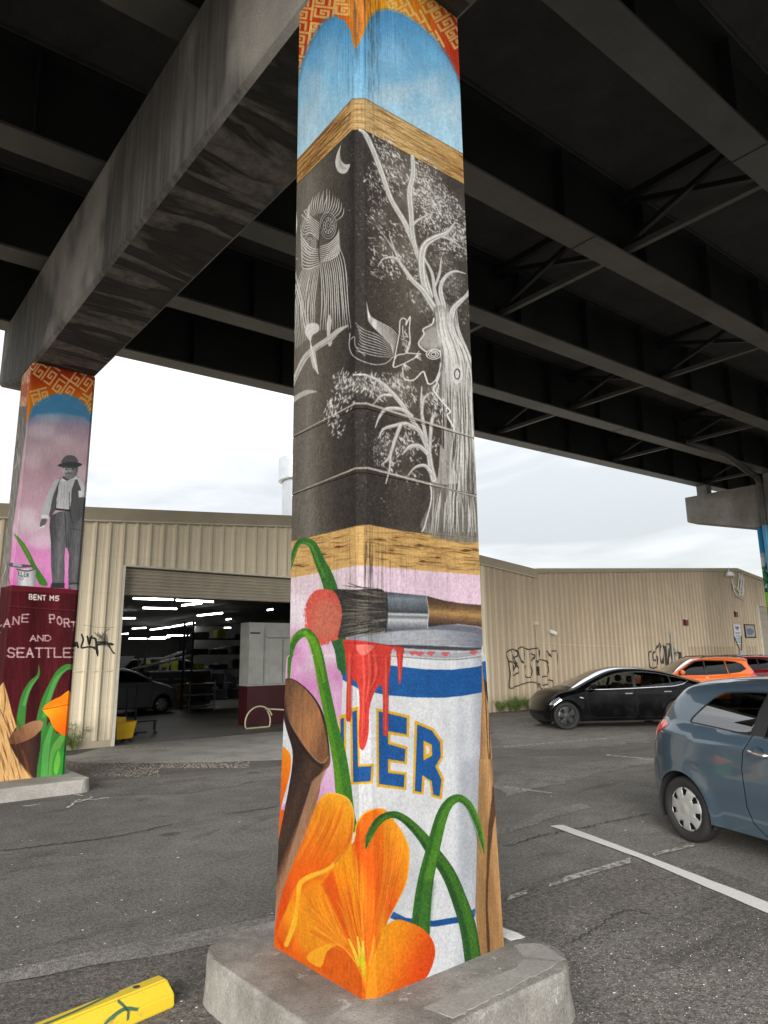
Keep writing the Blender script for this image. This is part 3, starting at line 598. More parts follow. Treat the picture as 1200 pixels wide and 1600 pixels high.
    # --- wood splinters on the right edge
    c.poly([(1045, 470), (1112, 470), (1200, 2300), (1060, 2300), (1030, 1300), (1048, 620)], (176, 132, 84), tex=.16, grain=(90, 4), stops=[(0, (150, 108, 66)), (.35, (196, 150, 100)), (.6, (120, 84, 50)), (.75, (200, 156, 104)), (1, (150, 110, 68))], p0=(1040, 0), p1=(1150, 0))
    c.poly([(1046, 445), (1096, 445), (1096, 590), (1056, 596)], blue); c.poly([(1046, 400), (1096, 400), (1096, 490), (1046, 500)], (196, 200, 206)); c.poly([(1046, 360), (1088, 340), (1092, 400), (1046, 420)], (110, 116, 130))
    c.poly([(1056, 590), (1090, 600), (1095, 800), (1080, 720), (1060, 640)], (44, 34, 32), .9, soft=3, tex=.3, grain=(30, 3))
    r = np.random.default_rng(36)
    for i in range(34):
        x = 1046 + 80 * r.random(); y = 620 + 1300 * r.random(); l = 120 + 300 * r.random(); dx = 26 * l / 600
        c.stroke([(x + (y - 600) * .035, y), (x + (y - 600) * .035 + dx * .5 + r.normal() * 5, y + l / 2), (x + (y - 600) * .035 + dx, y + l)], [1, 4 + 10 * r.random(), 1], ((60, 38, 24), (96, 62, 36), (214, 172, 118))[i % 3], .7)
    # --- bottom : poppies and leaves
    c.tr(410, 1200, 2.857)
    c.poly([(968, -40), (1064, -40), (1112, 860), (980, 900), (950, 640)], (170, 126, 80), tex=.14, grain=(100, 4), stops=[(0, (160, 118, 74)), (.35, (196, 150, 100)), (.6, (124, 88, 54)), (.75, (200, 156, 104)), (1, (160, 118, 74))], p0=(968, 0), p1=(1076, -12))
    for pts, w in (([(1030, 80), (1035, 160), (1020, 260), (1008, 420), (1002, 620)], [6, 30, 22, 12, 4]), ([(1064, 300), (1072, 420), (1090, 560), (1104, 640)], [4, 12, 14, 4]), ([(1052, 40), (1048, 200), (1060, 420), (1080, 640), (1085, 800)], [4, 10, 8, 12, 6]), ([(1000, 500), (1002, 640), (1008, 760), (1012, 860)], [3, 10, 14, 10])):
        c.stroke(pts, w, (64, 40, 26), .8, soft=3)
    # can lower ring and shading
    c.poly([(585, 640), (640, 668), (760, 682), (870, 664), (950, 626), (948, 664), (880, 690), (770, 708), (640, 700), (570, 668)], (24, 76, 142))
    c.poly([(880, -40), (965, -40), (955, 640), (900, 640)], (130, 136, 146), .35, soft=18); c.poly([(740, 200), (800, 200), (800, 600), (740, 600)], (236, 236, 238), .35, soft=18)
    c.poly([(560, 300), (720, 250), (700, 640), (560, 660)], (160, 164, 170), .3, soft=20)
    # trunk tail
    c.poly([(230, 60), (300, 0), (180, 300), (90, 640), (60, 700), (60, 640), (120, 400)], (160, 120, 92), .9, soft=3, tex=.08)
    o1, o2, o3 = (228, 86, 16), (240, 140, 20), (246, 178, 34)
    c.poly([(60, 700), (90, 560), (150, 420), (205, 300), (262, 150), (300, 116), (330, 114), (375, 128), (400, 160), (412, 220), (405, 300), (380, 360), (330, 420), (200, 500), (110, 800), (66, 760)], o1, smooth=3, tex=.07, grain=(60, 6), stops=[(0, (224, 74, 16)), (.5, (232, 104, 16)), (.85, (240, 150, 24)), (1, (246, 170, 40))], p0=(70, 640), p1=(370, 120))
    c.poly([(410, 330), (420, 250), (455, 200), (500, 182), (550, 186), (600, 250), (650, 340), (655, 420), (640, 520), (580, 640), (540, 760), (530, 1010), (463, 1045), (330, 960), (300, 700), (310, 470)], o2, smooth=3, tex=.08, grain=(60, 8), stops=[(0, (238, 130, 16)), (.35, (240, 160, 28)), (.55, (230, 84, 14)), (.7, (232, 110, 18)), (1, (242, 150, 30))], p0=(320, 600), p1=(660, 430))
    c.poly([(60, 740), (110, 640), (160, 520), (200, 488), (300, 450), (400, 320), (405, 430), (400, 760), (463, 1045), (250, 900), (100, 790)], o1, tex=.08, grain=(60, 10), stops=[(0, (224, 84, 14)), (.3, (240, 150, 22)), (.6, (232, 100, 14)), (1, (240, 150, 20))], p0=(90, 800), p1=(420, 500))
    c.stroke([(108, 790), (145, 700), (165, 600), (175, 525), (215, 490), (300, 452), (360, 390), (404, 318)], [20, 24, 16, 22, 22, 16, 12, 6], (246, 186, 44), .95, soft=3)
    c.poly([(180, 540), (300, 500), (350, 600), (390, 780), (250, 780), (180, 820), (165, 700)], (236, 142, 22), .8, smooth=3, soft=12, tex=.08, grain=(40, 6))
    c.poly([(318, 455), (345, 560), (400, 720), (430, 860), (380, 760), (270, 520)], (218, 70, 14), .75, soft=5)
    r = np.random.default_rng(41)
    for i in range(70):
        t = r.random(); x0 = 310 + 230 * t; y0 = 260 + 260 * r.random() + 140 * (1 - t)
        c.stroke([(x0, y0), (x0 * .55 + 463 * .45 + r.normal() * 8, (y0 + 900) / 2), (463 - 20 + 40 * t, 860)], [2, 6, 2], ((244, 172, 40), (220, 76, 14), (236, 120, 20))[i % 3], .25 + .25 * r.random())
    for i in range(26):
        t = r.random(); c.stroke([(185 + 150 * t, 540 + 60 * r.random()), (230 + 150 * t, 640 + 60 * r.random()), (330 + 80 * t, 760 + 60 * r.random())], [2, 6, 2], ((248, 176, 44), (226, 92, 14))[i % 2], .3)
    c.poly([(455, 200), (458, 500), (462, 760), (470, 900), (530, 780), (530, 190), (500, 182)], (234, 92, 12), .55, soft=6)
    c.poly([(200, 855), (225, 815), (300, 784), (360, 800), (420, 880), (463, 1046), (250, 900)], (216, 92, 16), smooth=3, tex=.10, grain=(30, 6))
    c.poly([(200, 855), (225, 815), (300, 784), (340, 788), (290, 820), (262, 890)], (244, 168, 34), .95, smooth=3); c.stroke([(300, 786), (360, 800), (420, 872)], 6, (244, 176, 50), .8)
    for a_, b_, cc in (((388, 765), (430, 880), (238, 200, 60)), ((425, 755), (438, 880), (238, 206, 66)), ((450, 775), (446, 880), (240, 210, 80)), ((498, 750), (478, 880), (242, 160, 40)), ((440, 800), (455, 920), (214, 190, 40))):
        c.stroke([a_, ((a_[0] + b_[0]) / 2 + 3, (a_[1] + b_[1]) / 2), b_], [8, 14, 12], cc, .95)
    c.poly([(415, 850), (460, 830), (462, 960), (440, 900)], (206, 190, 30), .8, soft=4)
    # petal edges, folds and veins
    c.stroke([(262, 152), (300, 118), (330, 116), (375, 130), (400, 162), (411, 222), (404, 300)], [2, 6, 7, 7, 6, 5, 3], (252, 196, 84), .8); c.stroke([(404, 230), (396, 310), (372, 370), (330, 425)], [6, 14, 16, 10], (196, 62, 8), .5, soft=8)
    c.stroke([(412, 325), (422, 252), (456, 203), (500, 184)], [3, 7, 7, 4], (252, 190, 66), .8); c.stroke([(532, 190), (600, 252), (648, 340), (654, 420), (640, 516), (585, 636)], [3, 6, 7, 7, 6, 3], (250, 176, 60), .75)
    c.stroke([(420, 330), (440, 520), (456, 700), (463, 860)], [5, 12, 12, 5], (206, 74, 8), .45, soft=7); c.stroke([(536, 250), (534, 500), (500, 760)], [5, 12, 5], (212, 78, 8), .45, soft=7)
    rr = np.random.default_rng(51)
    for i in range(60):
        t = rr.random(); c.stroke([(270 + 110 * t + rr.normal() * 6, 150 + 20 * rr.random()), (235 + 120 * t, 260), (150 + 130 * t, 420)], [1, 5, 1], ((250, 170, 50), (214, 76, 10))[i % 2], .22)
    for i in range(60):
        t = rr.random(); c.stroke([(545 + 95 * t, 250 + 120 * t + 40 * rr.random()), (535 + 70 * t, 480), (500 + 50 * t, 700)], [1, 5, 1], ((252, 172, 50), (210, 70, 10))[i % 2], .24)
    for i in range(50):
        t = rr.random(); c.stroke([(180 + 20 * rr.normal(), 560 + 180 * t), (260 + 10 * rr.normal(), 640 + 130 * t), (360, 760 + 60 * t)], [1, 5, 1], ((248, 178, 48), (216, 84, 10))[i % 2], .22)
    # crossing leaves
    def lf(pts, w, ca, cb, cc):
        c.stroke(pts, w, ca, 1, n=12); c.stroke([(x + max(w) * .12, y) for x, y in pts], [q * .55 for q in w], cb, .6, n=12, soft=8); c.stroke([(x - max(w) * .2, y) for x, y in pts], [q * .25 for q in w], cc, .5, n=12, soft=8)
    lf([(463, 358), (480, 300), (520, 235), (575, 208), (630, 225), (700, 290), (760, 370), (830, 470), (880, 590), (920, 720), (948, 920)], [6, 26, 34, 30, 34, 44, 56, 62, 68, 74, 74], (42, 86, 34), (74, 130, 34), (32, 70, 34))
    lf([(704, 800), (712, 640), (730, 500), (765, 350), (800, 220), (835, 155), (880, 135), (925, 170), (960, 250), (978, 320), (990, 380)], [82, 80, 70, 60, 52, 42, 34, 30, 24, 16, 4], (54, 106, 34), (86, 144, 38), (38, 80, 34))
    c.poly([(665, 700), (705, 500), (770, 500), (745, 740)], (40, 86, 38), .5, soft=8)
    c.poly([(530, 750), (545, 710), (600, 676), (660, 690), (720, 720), (765, 780), (768, 850), (725, 945), (640, 985), (530, 1020), (463, 1046), (480, 900)], o2, smooth=3, tex=.10, grain=(5, 5), stops=[(0, (244, 160, 24)), (.4, (238, 134, 22)), (.75, (228, 84, 14)), (1, (214, 64, 12))], p0=(500, 760), p1=(760, 880))
    # dirt: pits and runs are added on the wall itself
def face_tex(c, runs, z0, z1, res, runs2=None):
    """resample the design on to a pillar: runs = list of (p0,p1) plan segments laid side by side"""
    H_ = int((z1 - z0) / res); cols = []
    zz = z1 - (np.arange(H_) + .5) * res
    for (p0, p1), (q0, q1) in zip(runs, runs2 or runs):
        p0 = np.array(p0, float); p1 = np.array(p1, float); Ln = np.linalg.norm(p1 - p0); n = max(4, int(round(Ln / res)))
        t = (np.arange(n) + .5) / n; P = p0[None] + (p1 - p0)[None] * t[:, None]; Q = np.array(q0)[None] + (np.array(q1) - np.array(q0))[None] * t[:, None]
        hz = ((zz - z0) / (z1 - z0))[:, None, None]; PX = P[None] * (1 - hz) + Q[None] * hz; Z = np.repeat(zz[:, None], n, 1)
        P3 = np.concatenate([PX, Z[..., None]], -1); x, y = proj(P3); cols.append(c.sample(x, y))
    return np.concatenate(cols, 1).astype(np.float32)
def grime(a, res, corner, seed, amt=1.0, zfun=None):
    h, w = a.shape[:2]; r = np.random.default_rng(seed)
    st = vnoise(h, w, 220, 2.5, seed, 3); st2 = vnoise(h, w, 30, 1.6, seed + 1, 2); fine = r.random((h, w)).astype(np.float32)
    x = np.arange(w)[None] * res; near = np.exp(-np.abs(x - corner) / .09)
    m = np.clip((st - .46) * 6, 0, 1) * (.10 + .85 * near) * amt
    if zfun is not None: m = m * zfun
    m = m * np.clip((st2 - .3) * 3, 0, 1)
    a = a * (1 - m[..., None]) + np.array([52, 46, 42]) * m[..., None]
    sp = np.zeros((h, w), np.float32); n = int(h * w * .00035)
    yy = r.integers(1, h - 2, n); xx = r.integers(1, w - 2, n)
    sp[yy, xx] = .85; sp[yy + 1, xx] = .5 * (r.random(n) > .5)
    a = a * (1 - sp[..., None] * .8) + np.array([50, 45, 42]) * sp[..., None] * .8
    lum = a.mean(-1, keepdims=True) / 255; k = (.08 if res < .004 else .03) + .30 * (np.clip(1 - lum * 2.2, 0, 1) if res < .004 else 0); f2 = vnoise(h, w, 3, 3, seed + 7, 1)[..., None]
    a = a * (1 + (fine[..., None] - .5) * k) * (1 + (f2 - .5) * k * 1.6)
    ws_ = (r.random((h, w)) > .996)[..., None] & (lum < .35); a = np.where(ws_, a + 70 * r.random((h, w, 1)), a)
    big = vnoise(h, w, 70, 50, seed + 3, 3); a = a * (1 + (big[..., None] - .5) * .14)
    return a
# ---------------------------------------------------------------- mural on the far pillar, right pillar strip, graffiti masks
C2 = Canvas(-60, 540, 175, 1240, 5.0)
FONT = {'A': [[(0, 1), (.5, 0), (1, 1)], [(.2, .65), (.8, .65)]], 'N': [[(0, 1), (0, 0), (1, 1), (1, 0)]], 'E': [[(1, 0), (0, 0), (0, 1), (1, 1)], [(0, .5), (.8, .5)]],
        'P': [[(0, 1), (0, 0), (.9, 0), (1, .25), (.9, .5), (0, .5)]], 'O': [[(.5, 0), (.05, .25), (.05, .75), (.5, 1), (.95, .75), (.95, .25), (.5, 0)]],
        'R': [[(0, 1), (0, 0), (.9, 0), (1, .25), (.9, .5), (0, .5)], [(.5, .5), (1, 1)]], 'T': [[(0, 0), (1, 0)], [(.5, 0), (.5, 1)]], 'D': [[(0, 0), (.6, 0), (1, .3), (1, .7), (.6, 1), (0, 1), (0, 0)]],
        'S': [[(1, .15), (.7, 0), (.2, 0), (0, .25), (.2, .48), (.8, .55), (1, .75), (.8, 1), (.2, 1), (0, .85)]], 'L': [[(0, 0), (0, 1), (1, 1)]], 'B': [[(0, 0), (.8, 0), (.9, .25), (.75, .5), (0, .5)], [(.75, .5), (1, .75), (.85, 1), (0, 1), (0, 0)]],
        'M': [[(0, 1), (0, 0), (.5, .6), (1, 0), (1, 1)]], '5': [[(1, 0), (.1, 0), (0, .45), (.7, .42), (1, .7), (.7, 1), (0, .95)]], 'V': [[(0, 0), (.5, 1), (1, 0)]], 'K': [[(0, 0), (0, 1)], [(1, 0), (.05, .55), (1, 1)]],
        'I': [[(.5, 0), (.5, 1)]], 'C': [[(1, .15), (.6, 0), (.1, .2), (0, .6), (.3, 1), (1, .9)]], 'H': [[(0, 0), (0, 1)], [(1, 0), (1, 1)], [(0, .5), (1, .5)]], 'G': [[(1, .15), (.6, 0), (.1, .2), (0, .6), (.3, 1), (1, .9), (1, .55), (.6, .55)]], 'U': [[(0, 0), (0, .8), (.5, 1), (1, .8), (1, 0)]], 'W': [[(0, 0), (.25, 1), (.5, .4), (.75, 1), (1, 0)]], 'Y': [[(0, 0), (.5, .5), (1, 0)], [(.5, .5), (.5, 1)]], ' ': []}
def text(c, s_, P, w, col, al=.95, ww=.72, serif=0):
    """P(i) -> (x, y, width, height, lean) of letter i"""
    for i, ch in enumerate(s_):
        x, y, lw, lh, ln = P(i)
        for st in FONT[ch]:
            pts = [(x + a * lw + ln * (1 - b) * lh, y + b * lh) for a, b in st]
            c.stroke(pts, w, col, al, curve=False)
            if serif:
                for q in (pts[0], pts[-1]): c.stroke([(q[0] - serif, q[1]), (q[0] + serif, q[1])], w * .45, col, al, curve=False)
def paint_far(c):
    c.a[:] = (190, 150, 165)
    c.tr(0, 540, 4.21)
    c.poly([(-300, -50), (740, -50), (740, 1640), (-300, 1640)], (180, 150, 160), tex=.05, grain=(40, 6), stops=[(0, (84, 140, 185)), (.2, (70, 130, 175)), (.27, (110, 150, 180)), (.33, (172, 150, 166)), (.42, (184, 160, 168)), (.52, (180, 148, 160)), (.68, (190, 156, 172)), (.75, (196, 168, 182)), (.83, (206, 130, 180)), (.9, (214, 140, 190)), (1, (206, 100, 172))], p0=(300, 0), p1=(250, 1620))
    for x, y, rx, ry, al in ((270, 560, 90, 50, .5), (420, 620, 60, 40, .35), (220, 760, 60, 50, .25), (180, 1120, 60, 60, .5), (290, 1290, 110, 50, .5), (200, 1180, 70, 40, .4), (540, 830, 40, 50, .5), (330, 480, 80, 30, .3)):
        c.poly([(x + rx * math.cos(t), y + ry * math.sin(t)) for t in np.linspace(0, 6.28, 14, endpoint=False)], (214, 206, 210), al, smooth=3, soft=18)
    c.poly([(180, 60), (700, 60), (700, 560), (606, 525), (598, 470), (570, 400), (520, 350), (440, 320), (360, 318), (290, 345), (225, 385), (200, 430), (182, 500), (150, 520)], (196, 96, 24), tex=.08, stops=[(0, (148, 44, 22)), (.3, (170, 56, 22)), (.6, (204, 112, 24)), (1, (214, 126, 24))], p0=(400, 120), p1=(380, 480))
    for x, y, s_, an in ((305, 175, 58, 35), (545, 222, 58, 35), (425, 275, 56, 35), (262, 335, 46, -15), (565, 390, 50, 35), (200, 90, 50, 35), (660, 330, 50, 35)): meander(c, x, y, s_, an, (222, 178, 116), 12, .9)
    c.poly([(182, 510), (205, 430), (230, 385), (290, 345), (360, 318), (440, 320), (520, 350), (572, 400), (600, 470), (606, 525), (560, 470), (400, 440), (240, 450), (200, 480)], (70, 130, 172), .9, soft=6)
    # grey roots side
    c.poly([(-250, 250), (130, 320), (180, 330), (170, 560), (120, 950), (85, 1200), (55, 1640), (-300, 1640)], (120, 116, 112), tex=.3, grain=(60, 5))
    c.poly([(-250, 60), (210, 60), (205, 130), (185, 330), (170, 400), (100, 400), (-250, 330)], (196, 150, 120), tex=.3, grain=(30, 6)); c.poly([(128, 250), (190, 250), (180, 340), (125, 330)], (170, 60, 36), .5, soft=6)
    r = np.random.default_rng(2)
    for i in range(90):
        y = 320 + 1200 * r.random(); x = -120 + 280 * r.random() - (y - 320) * .09; c.stroke([(x, y), (x + r.normal() * 10, y + 60), (x + r.normal() * 14 - 10, y + 130)], [1, 6, 1], ((206, 204, 200), (40, 38, 36))[i % 2], .5)
    # standing man, grey
    g = lambda v: (v, v, v + 2)
    c.poly([(332, 1120), (455, 1085), (540, 1080), (556, 1180), (548, 1330), (535, 1400), (528, 1560), (450, 1570), (455, 1380), (432, 1325), (424, 1400), (420, 1575), (345, 1570), (335, 1300)], g(86), smooth=2, tex=.25, grain=(50, 5), stops=[(0, g(70)), (.3, g(104)), (.55, g(80)), (.8, g(100)), (1, g(64))], p0=(330, 1300), p1=(560, 1320))
    c.poly([(340, 1560), (425, 1560), (425, 1596), (330, 1592)], g(52)); c.poly([(452, 1560), (528, 1556), (520, 1600), (450, 1600)], g(60)); c.poly([(455, 1574), (505, 1570), (515, 1596), (470, 1600)], g(150), .6, smooth=2)
    c.poly([(352, 900), (410, 862), (500, 858), (540, 900), (562, 990), (568, 1060), (552, 1100), (520, 1150), (470, 1150), (455, 1085), (370, 1075), (335, 1130), (322, 1100), (340, 980)], g(84), smooth=2, tex=.15)
    c.poly([(395, 880), (440, 890), (500, 862), (470, 950), (458, 1075), (370, 1070), (378, 980)], g(186), smooth=2, tex=.08, grain=(30, 5))
    c.poly([(350, 900), (395, 872), (380, 910), (345, 1000), (322, 1110), (275, 1140), (272, 1090), (300, 1010)], g(176), smooth=3, tex=.1)
    c.poly([(505, 865), (545, 900), (568, 1000), (560, 1030), (535, 950)], g(188), smooth=2); c.poly([(515, 955), (540, 952), (545, 995), (518, 998)], g(206))
    c.poly([(272, 1110), (320, 1115), (318, 1140), (272, 1135)], g(206)); c.poly([(275, 1140), (310, 1142), (290, 1185), (262, 1190), (264, 1165)], g(96), smooth=3); c.stroke([(258, 1200), (290, 1185)], [6, 10], g(214))
    c.poly([(412, 790), (505, 790), (508, 835), (490, 868), (450, 876), (420, 850)], g(150), smooth=3, tex=.15, grain=(8, 8), stops=[(0, g(176)), (.5, g(150)), (1, g(96))], p0=(415, 0), p1=(508, 0)); c.poly([(424, 838), (440, 832), (470, 832), (490, 838), (484, 866), (450, 874), (430, 860)], g(116), .7, smooth=3, soft=4); c.poly([(395, 862), (440, 890), (412, 896)], g(214)); c.poly([(500, 855), (512, 878), (470, 884)], g(200))
    c.poly([(412, 745), (440, 722), (480, 722), (505, 740), (510, 775), (408, 778)], g(92), smooth=2); c.poly([(380, 784), (440, 764), (500, 766), (542, 780), (508, 799), (430, 797), (394, 797)], g(66), smooth=2)
    c.stroke([(412, 802), (500, 800)], 7, g(60), .8); c.stroke([(440, 838), (470, 838)], 5, g(70)); c.stroke([(455, 805), (452, 826)], 5, g(105)); c.poly([(425, 812), (445, 808), (442, 822)], g(50), .8); c.poly([(465, 808), (488, 806), (480, 820)], g(50), .8)
    c.stroke([(368, 1074), (458, 1084)], 12, g(44)); c.stroke([(455, 960), (458, 1080), (475, 1150)], 4, g(50)); c.stroke([(385, 900), (372, 980), (368, 1070)], 4, g(56))
    for x in (385, 405, 425, 445): c.stroke([(x, 920), (x - 6, 1060)], 3, g(140), .8)
    c.stroke([(425, 1100), (432, 1200), (436, 1325)], 5, g(52), .8); c.stroke([(455, 1200), (540, 1215)], 4, g(60), .6); c.stroke([(340, 1185), (420, 1200)], 4, g(130), .4); c.stroke([(385, 1220), (382, 1540)], 9, g(118), .5, soft=5); c.stroke([(500, 1220), (492, 1540)], 9, g(118), .5, soft=5)
    # green blade, pot
    c.poly([(90, 1235), (150, 1290), (200, 1370), (240, 1450), (315, 1570), (260, 1570), (225, 1490), (180, 1400), (130, 1310)], (66, 120, 44), smooth=3, tex=.1); c.stroke([(100, 1250), (160, 1330), (200, 1410)], [4, 14, 6], (104, 158, 50), .7)
    c.poly([(115, 1470), (238, 1465), (235, 1560), (225, 1605), (140, 1605), (112, 1585)], g(196), tex=.06, stops=[(0, g(150)), (.3, g(214)), (.7, g(190)), (1, g(120))], p0=(112, 0), p1=(238, 0)); c.stroke([(112, 1470), (175, 1482), (238, 1466)], 10, g(90)); c.stroke([(70, 1440), (130, 1448), (210, 1450)], [26, 24, 14], g(80)); c.stroke([(95, 1440), (135, 1446)], 18, g(160))
    text(c, 'LLER', lambda i: (122 + i * 18, 1486 + i * 4, 10, 24, 0), 4, g(50)); c.stroke([(130, 1522), (146, 1518), (150, 1535), (134, 1538), (130, 1522)], 3, g(90))
    # maroon box
    c.tr(0, 850, 3.72)
    c.poly([(-300, 290), (20, 250), (70, 238), (470, 266), (470, 1500), (-300, 1500)], (66, 20, 26), tex=.22, grain=(120, 7), stops=[(0, (58, 16, 22)), (.35, (78, 22, 30)), (.5, (56, 15, 20)), (.75, (84, 26, 32)), (1, (58, 18, 24))], p0=(-50, 0), p1=(440, 0))
    c.poly([(20, 250), (70, 238), (470, 266), (470, 290), (60, 272)], (100, 30, 42), .7); c.stroke([(50, 360), (465, 390)], 4, (110, 52, 58), .6); c.stroke([(50, 366), (465, 396)], 5, (34, 10, 14), .7); c.stroke([(52, 250), (-14, 900)], 6, (34, 10, 14), .6)
    wt = (226, 220, 214)
    text(c, 'BENT', lambda i: (170 + i * 26, 292 + i * 2, 17, 28, 0), 6, wt); text(c, 'M5', lambda i: (291 + i * 31, 300 + i * 2, 20, 26, 0), 6, wt)
    pk = (196, 172, 170)
    text(c, 'ANE', lambda i: (22 + i * 52, 436 - i * 14, 34, 44, .08), 8, pk, .8, serif=7)
    text(c, 'LK', lambda i: (-60 + i * 34, 500 - i * 30, 26, 44, .2), 6, pk, .7, serif=6)
    text(c, 'PORT', lambda i: (292 + i * 42, 410 + i * 12 + (i == 3) * 6, 28, 46, -.1), 8, pk, .85, serif=7)
    text(c, 'AND', lambda i: (176 + i * 43, 530, 32, 32, 0), 7, pk, .85, serif=5)
    text(c, 'SEATTLE', lambda i: (46 + i * 54, 604, 38, 52, 0), 9, pk, .85, serif=7)
    r = np.random.default_rng(3)
    for i in range(60): x = -20 + 460 * r.random(); y = 300 + 600 * r.random(); c.stroke([(x, y), (x - 4, y + 80 + 90 * r.random())], 4, ((44, 12, 16), (110, 50, 52))[i % 2], .22)
    # leaves
    G = (58, 120, 52); G2 = (96, 160, 88)
    c.stroke([(225, 700), (222, 760), (180, 810), (145, 880), (125, 980), (118, 1090)], [3, 16, 30, 40, 48, 52], G); c.stroke([(222, 770), (172, 840), (140, 930)], [4, 16, 20], G2, .7, soft=5)
    c.stroke([(440, 740), (400, 712), (350, 740), (300, 830), (262, 930), (240, 1040), (232, 1180)], [20, 30, 36, 44, 56, 62, 60], G); c.stroke([(395, 722), (330, 780), (290, 880), (255, 1000)], [8, 20, 24, 20], G2, .6, soft=5)
    c.poly([(220, 1400), (230, 1200), (262, 1080), (295, 1030), (330, 1100), (400, 1100), (400, 1400)], (52, 112, 48), smooth=3, tex=.1); c.stroke([(300, 1060), (270, 1180), (255, 1370)], [20, 40, 40], (84, 150, 76), .8, soft=4)
    c.stroke([(370, 1110), (320, 1200), (300, 1350)], [30, 50, 40], (90, 146, 66), .9, soft=4); c.poly([(300, 1330), (310, 1240), (340, 1190), (380, 1225), (400, 1290), (390, 1370), (330, 1366)], (46, 130, 50), smooth=3); c.poly([(312, 1310), (325, 1230), (342, 1200), (350, 1260), (330, 1340)], (110, 170, 60), .8, smooth=3)
    c.poly([(245, 960), (285, 918), (350, 885), (460, 840), (460, 1130), (395, 1120), (320, 1080), (285, 1010)], (226, 104, 18), smooth=2, tex=.08, stops=[(0, (244, 176, 40)), (.5, (232, 120, 20)), (1, (222, 84, 14))], p0=(250, 950), p1=(400, 1110)); c.poly([(250, 955), (330, 935), (430, 915), (430, 850), (350, 885), (285, 918)], (232, 124, 22), smooth=2); c.stroke([(250, 960), (330, 945), (430, 925)], 6, (200, 70, 16))
    c.poly([(50, 1130), (80, 1090), (140, 1050), (200, 1025), (250, 1032), (235, 1080), (180, 1130), (100, 1160), (60, 1160)], (134, 90, 60), smooth=3, tex=.1, stops=[(0, (100, 66, 46)), (1, (160, 116, 84))], p0=(60, 1150), p1=(240, 1040))
    c.poly([(60, 1160), (120, 1165), (180, 1135), (240, 1080), (235, 1180), (215, 1300), (210, 1400), (150, 1400), (80, 1250)], (58, 38, 32), tex=.2, stops=[(0, (50, 32, 30)), (.6, (70, 46, 38)), (1, (44, 30, 28))], p0=(60, 0), p1=(230, 0)); c.stroke([(130, 1200), (160, 1300), (180, 1380)], 14, (130, 70, 30), .5, soft=5)
    c.poly([(20, 800), (45, 880), (70, 980), (95, 1060), (50, 1130), (60, 1170), (90, 1230), (150, 1310), (215, 1385), (200, 1400), (-300, 1420), (-300, 1100), (-60, 900)], (196, 154, 100), tex=.16, grain=(60, 6))
    for i in range(40):
        x = -60 + 180 * r.random(); y = 920 + 440 * r.random(); c.stroke([(x, y), (x + 14, y + 50), (x + 26 + 10 * r.random(), y + 110)], [1, 3 + 7 * r.random(), 1], (76, 50, 32), .6)
    c.stroke([(20, 810), (30, 900), (20, 1000)], [2, 8, 3], (70, 48, 34), .8); c.stroke([(0, 960), (60, 1100), (100, 1240), (200, 1380)], 4, (60, 40, 28), .8)
C3 = Canvas(1170, 740, 1230, 1120, 4)
def paint_right(c):
    c.a[:] = (36, 120, 180); c.tr(1170, 740, 1)
    c.poly([(0, 0), (60, 0), (60, 150), (0, 150)], (28, 124, 190), col2=(60, 150, 200), p0=(0, 0), p1=(0, 130))
    c.poly([(0, 128), (60, 116), (60, 210), (0, 210)], (186, 192, 200), tex=.3, grain=(8, 8)); c.poly([(0, 148), (60, 140), (60, 260), (0, 260)], (60, 118, 78), tex=.4, grain=(10, 10))
    r = np.random.default_rng(3)
    for i in range(60): x, y = 10 + 40 * r.random(), 120 + 90 * r.random(); c.stroke([(x, y), (x + 5 * r.normal(), y + 8)], 1.6, ((28, 60, 50), (220, 226, 230), (40, 60, 90))[i % 3], .8)
    c.poly([(0, 186), (60, 184), (60, 380), (0, 380)], (130, 190, 60), col2=(70, 130, 50), p0=(0, 190), p1=(0, 320)); c.poly([(0, 230), (60, 236), (60, 260), (0, 250)], (190, 206, 90), .7, soft=4)
C4 = Canvas(85, 970, 195, 1070, 8)       # tag beside the garage door (white canvas, dark paint)
def paint_tag(c):
    c.a[:] = 255; c.tr(120, 980, 3.53)
    k = (0, 0, 0)
    c.stroke([(-10, 95), (0, 85), (8, 110)], 12, k); c.stroke([(-14, 105), (4, 100)], 10, k)
    c.stroke([(28, 40), (36, 70), (26, 112), (60, 108), (92, 112), (118, 135)], [9, 11, 9, 8, 10, 7], k); c.stroke([(55, 52), (66, 92), (78, 60), (84, 48)], [10, 14, 12, 8], k)
    c.stroke([(80, 60), (104, 66), (112, 130), (116, 158)], [8, 12, 16, 6], k); c.stroke([(96, 112), (130, 92), (188, 92), (200, 96)], [6, 12, 14, 8], k); c.stroke([(112, 82), (160, 84), (176, 100), (204, 145)], [8, 12, 10, 6], k)
    for q in range(12): c.stroke([(100 + 6 * q, 30 + (q % 3) * 8), (130 + 4 * q, 60 + q * 3), (112 + 7 * q, 100)], 9, (70, 68, 66), .3, soft=5)
    c.stroke([(40, -12), (130, 2), (210, 0)], 3, (120, 120, 120), .5); c.stroke([(180, 8), (150, 30), (120, 70)], 5, (60, 60, 60), .5)
C5 = Canvas(780, 1000, 1075, 1085, 6)
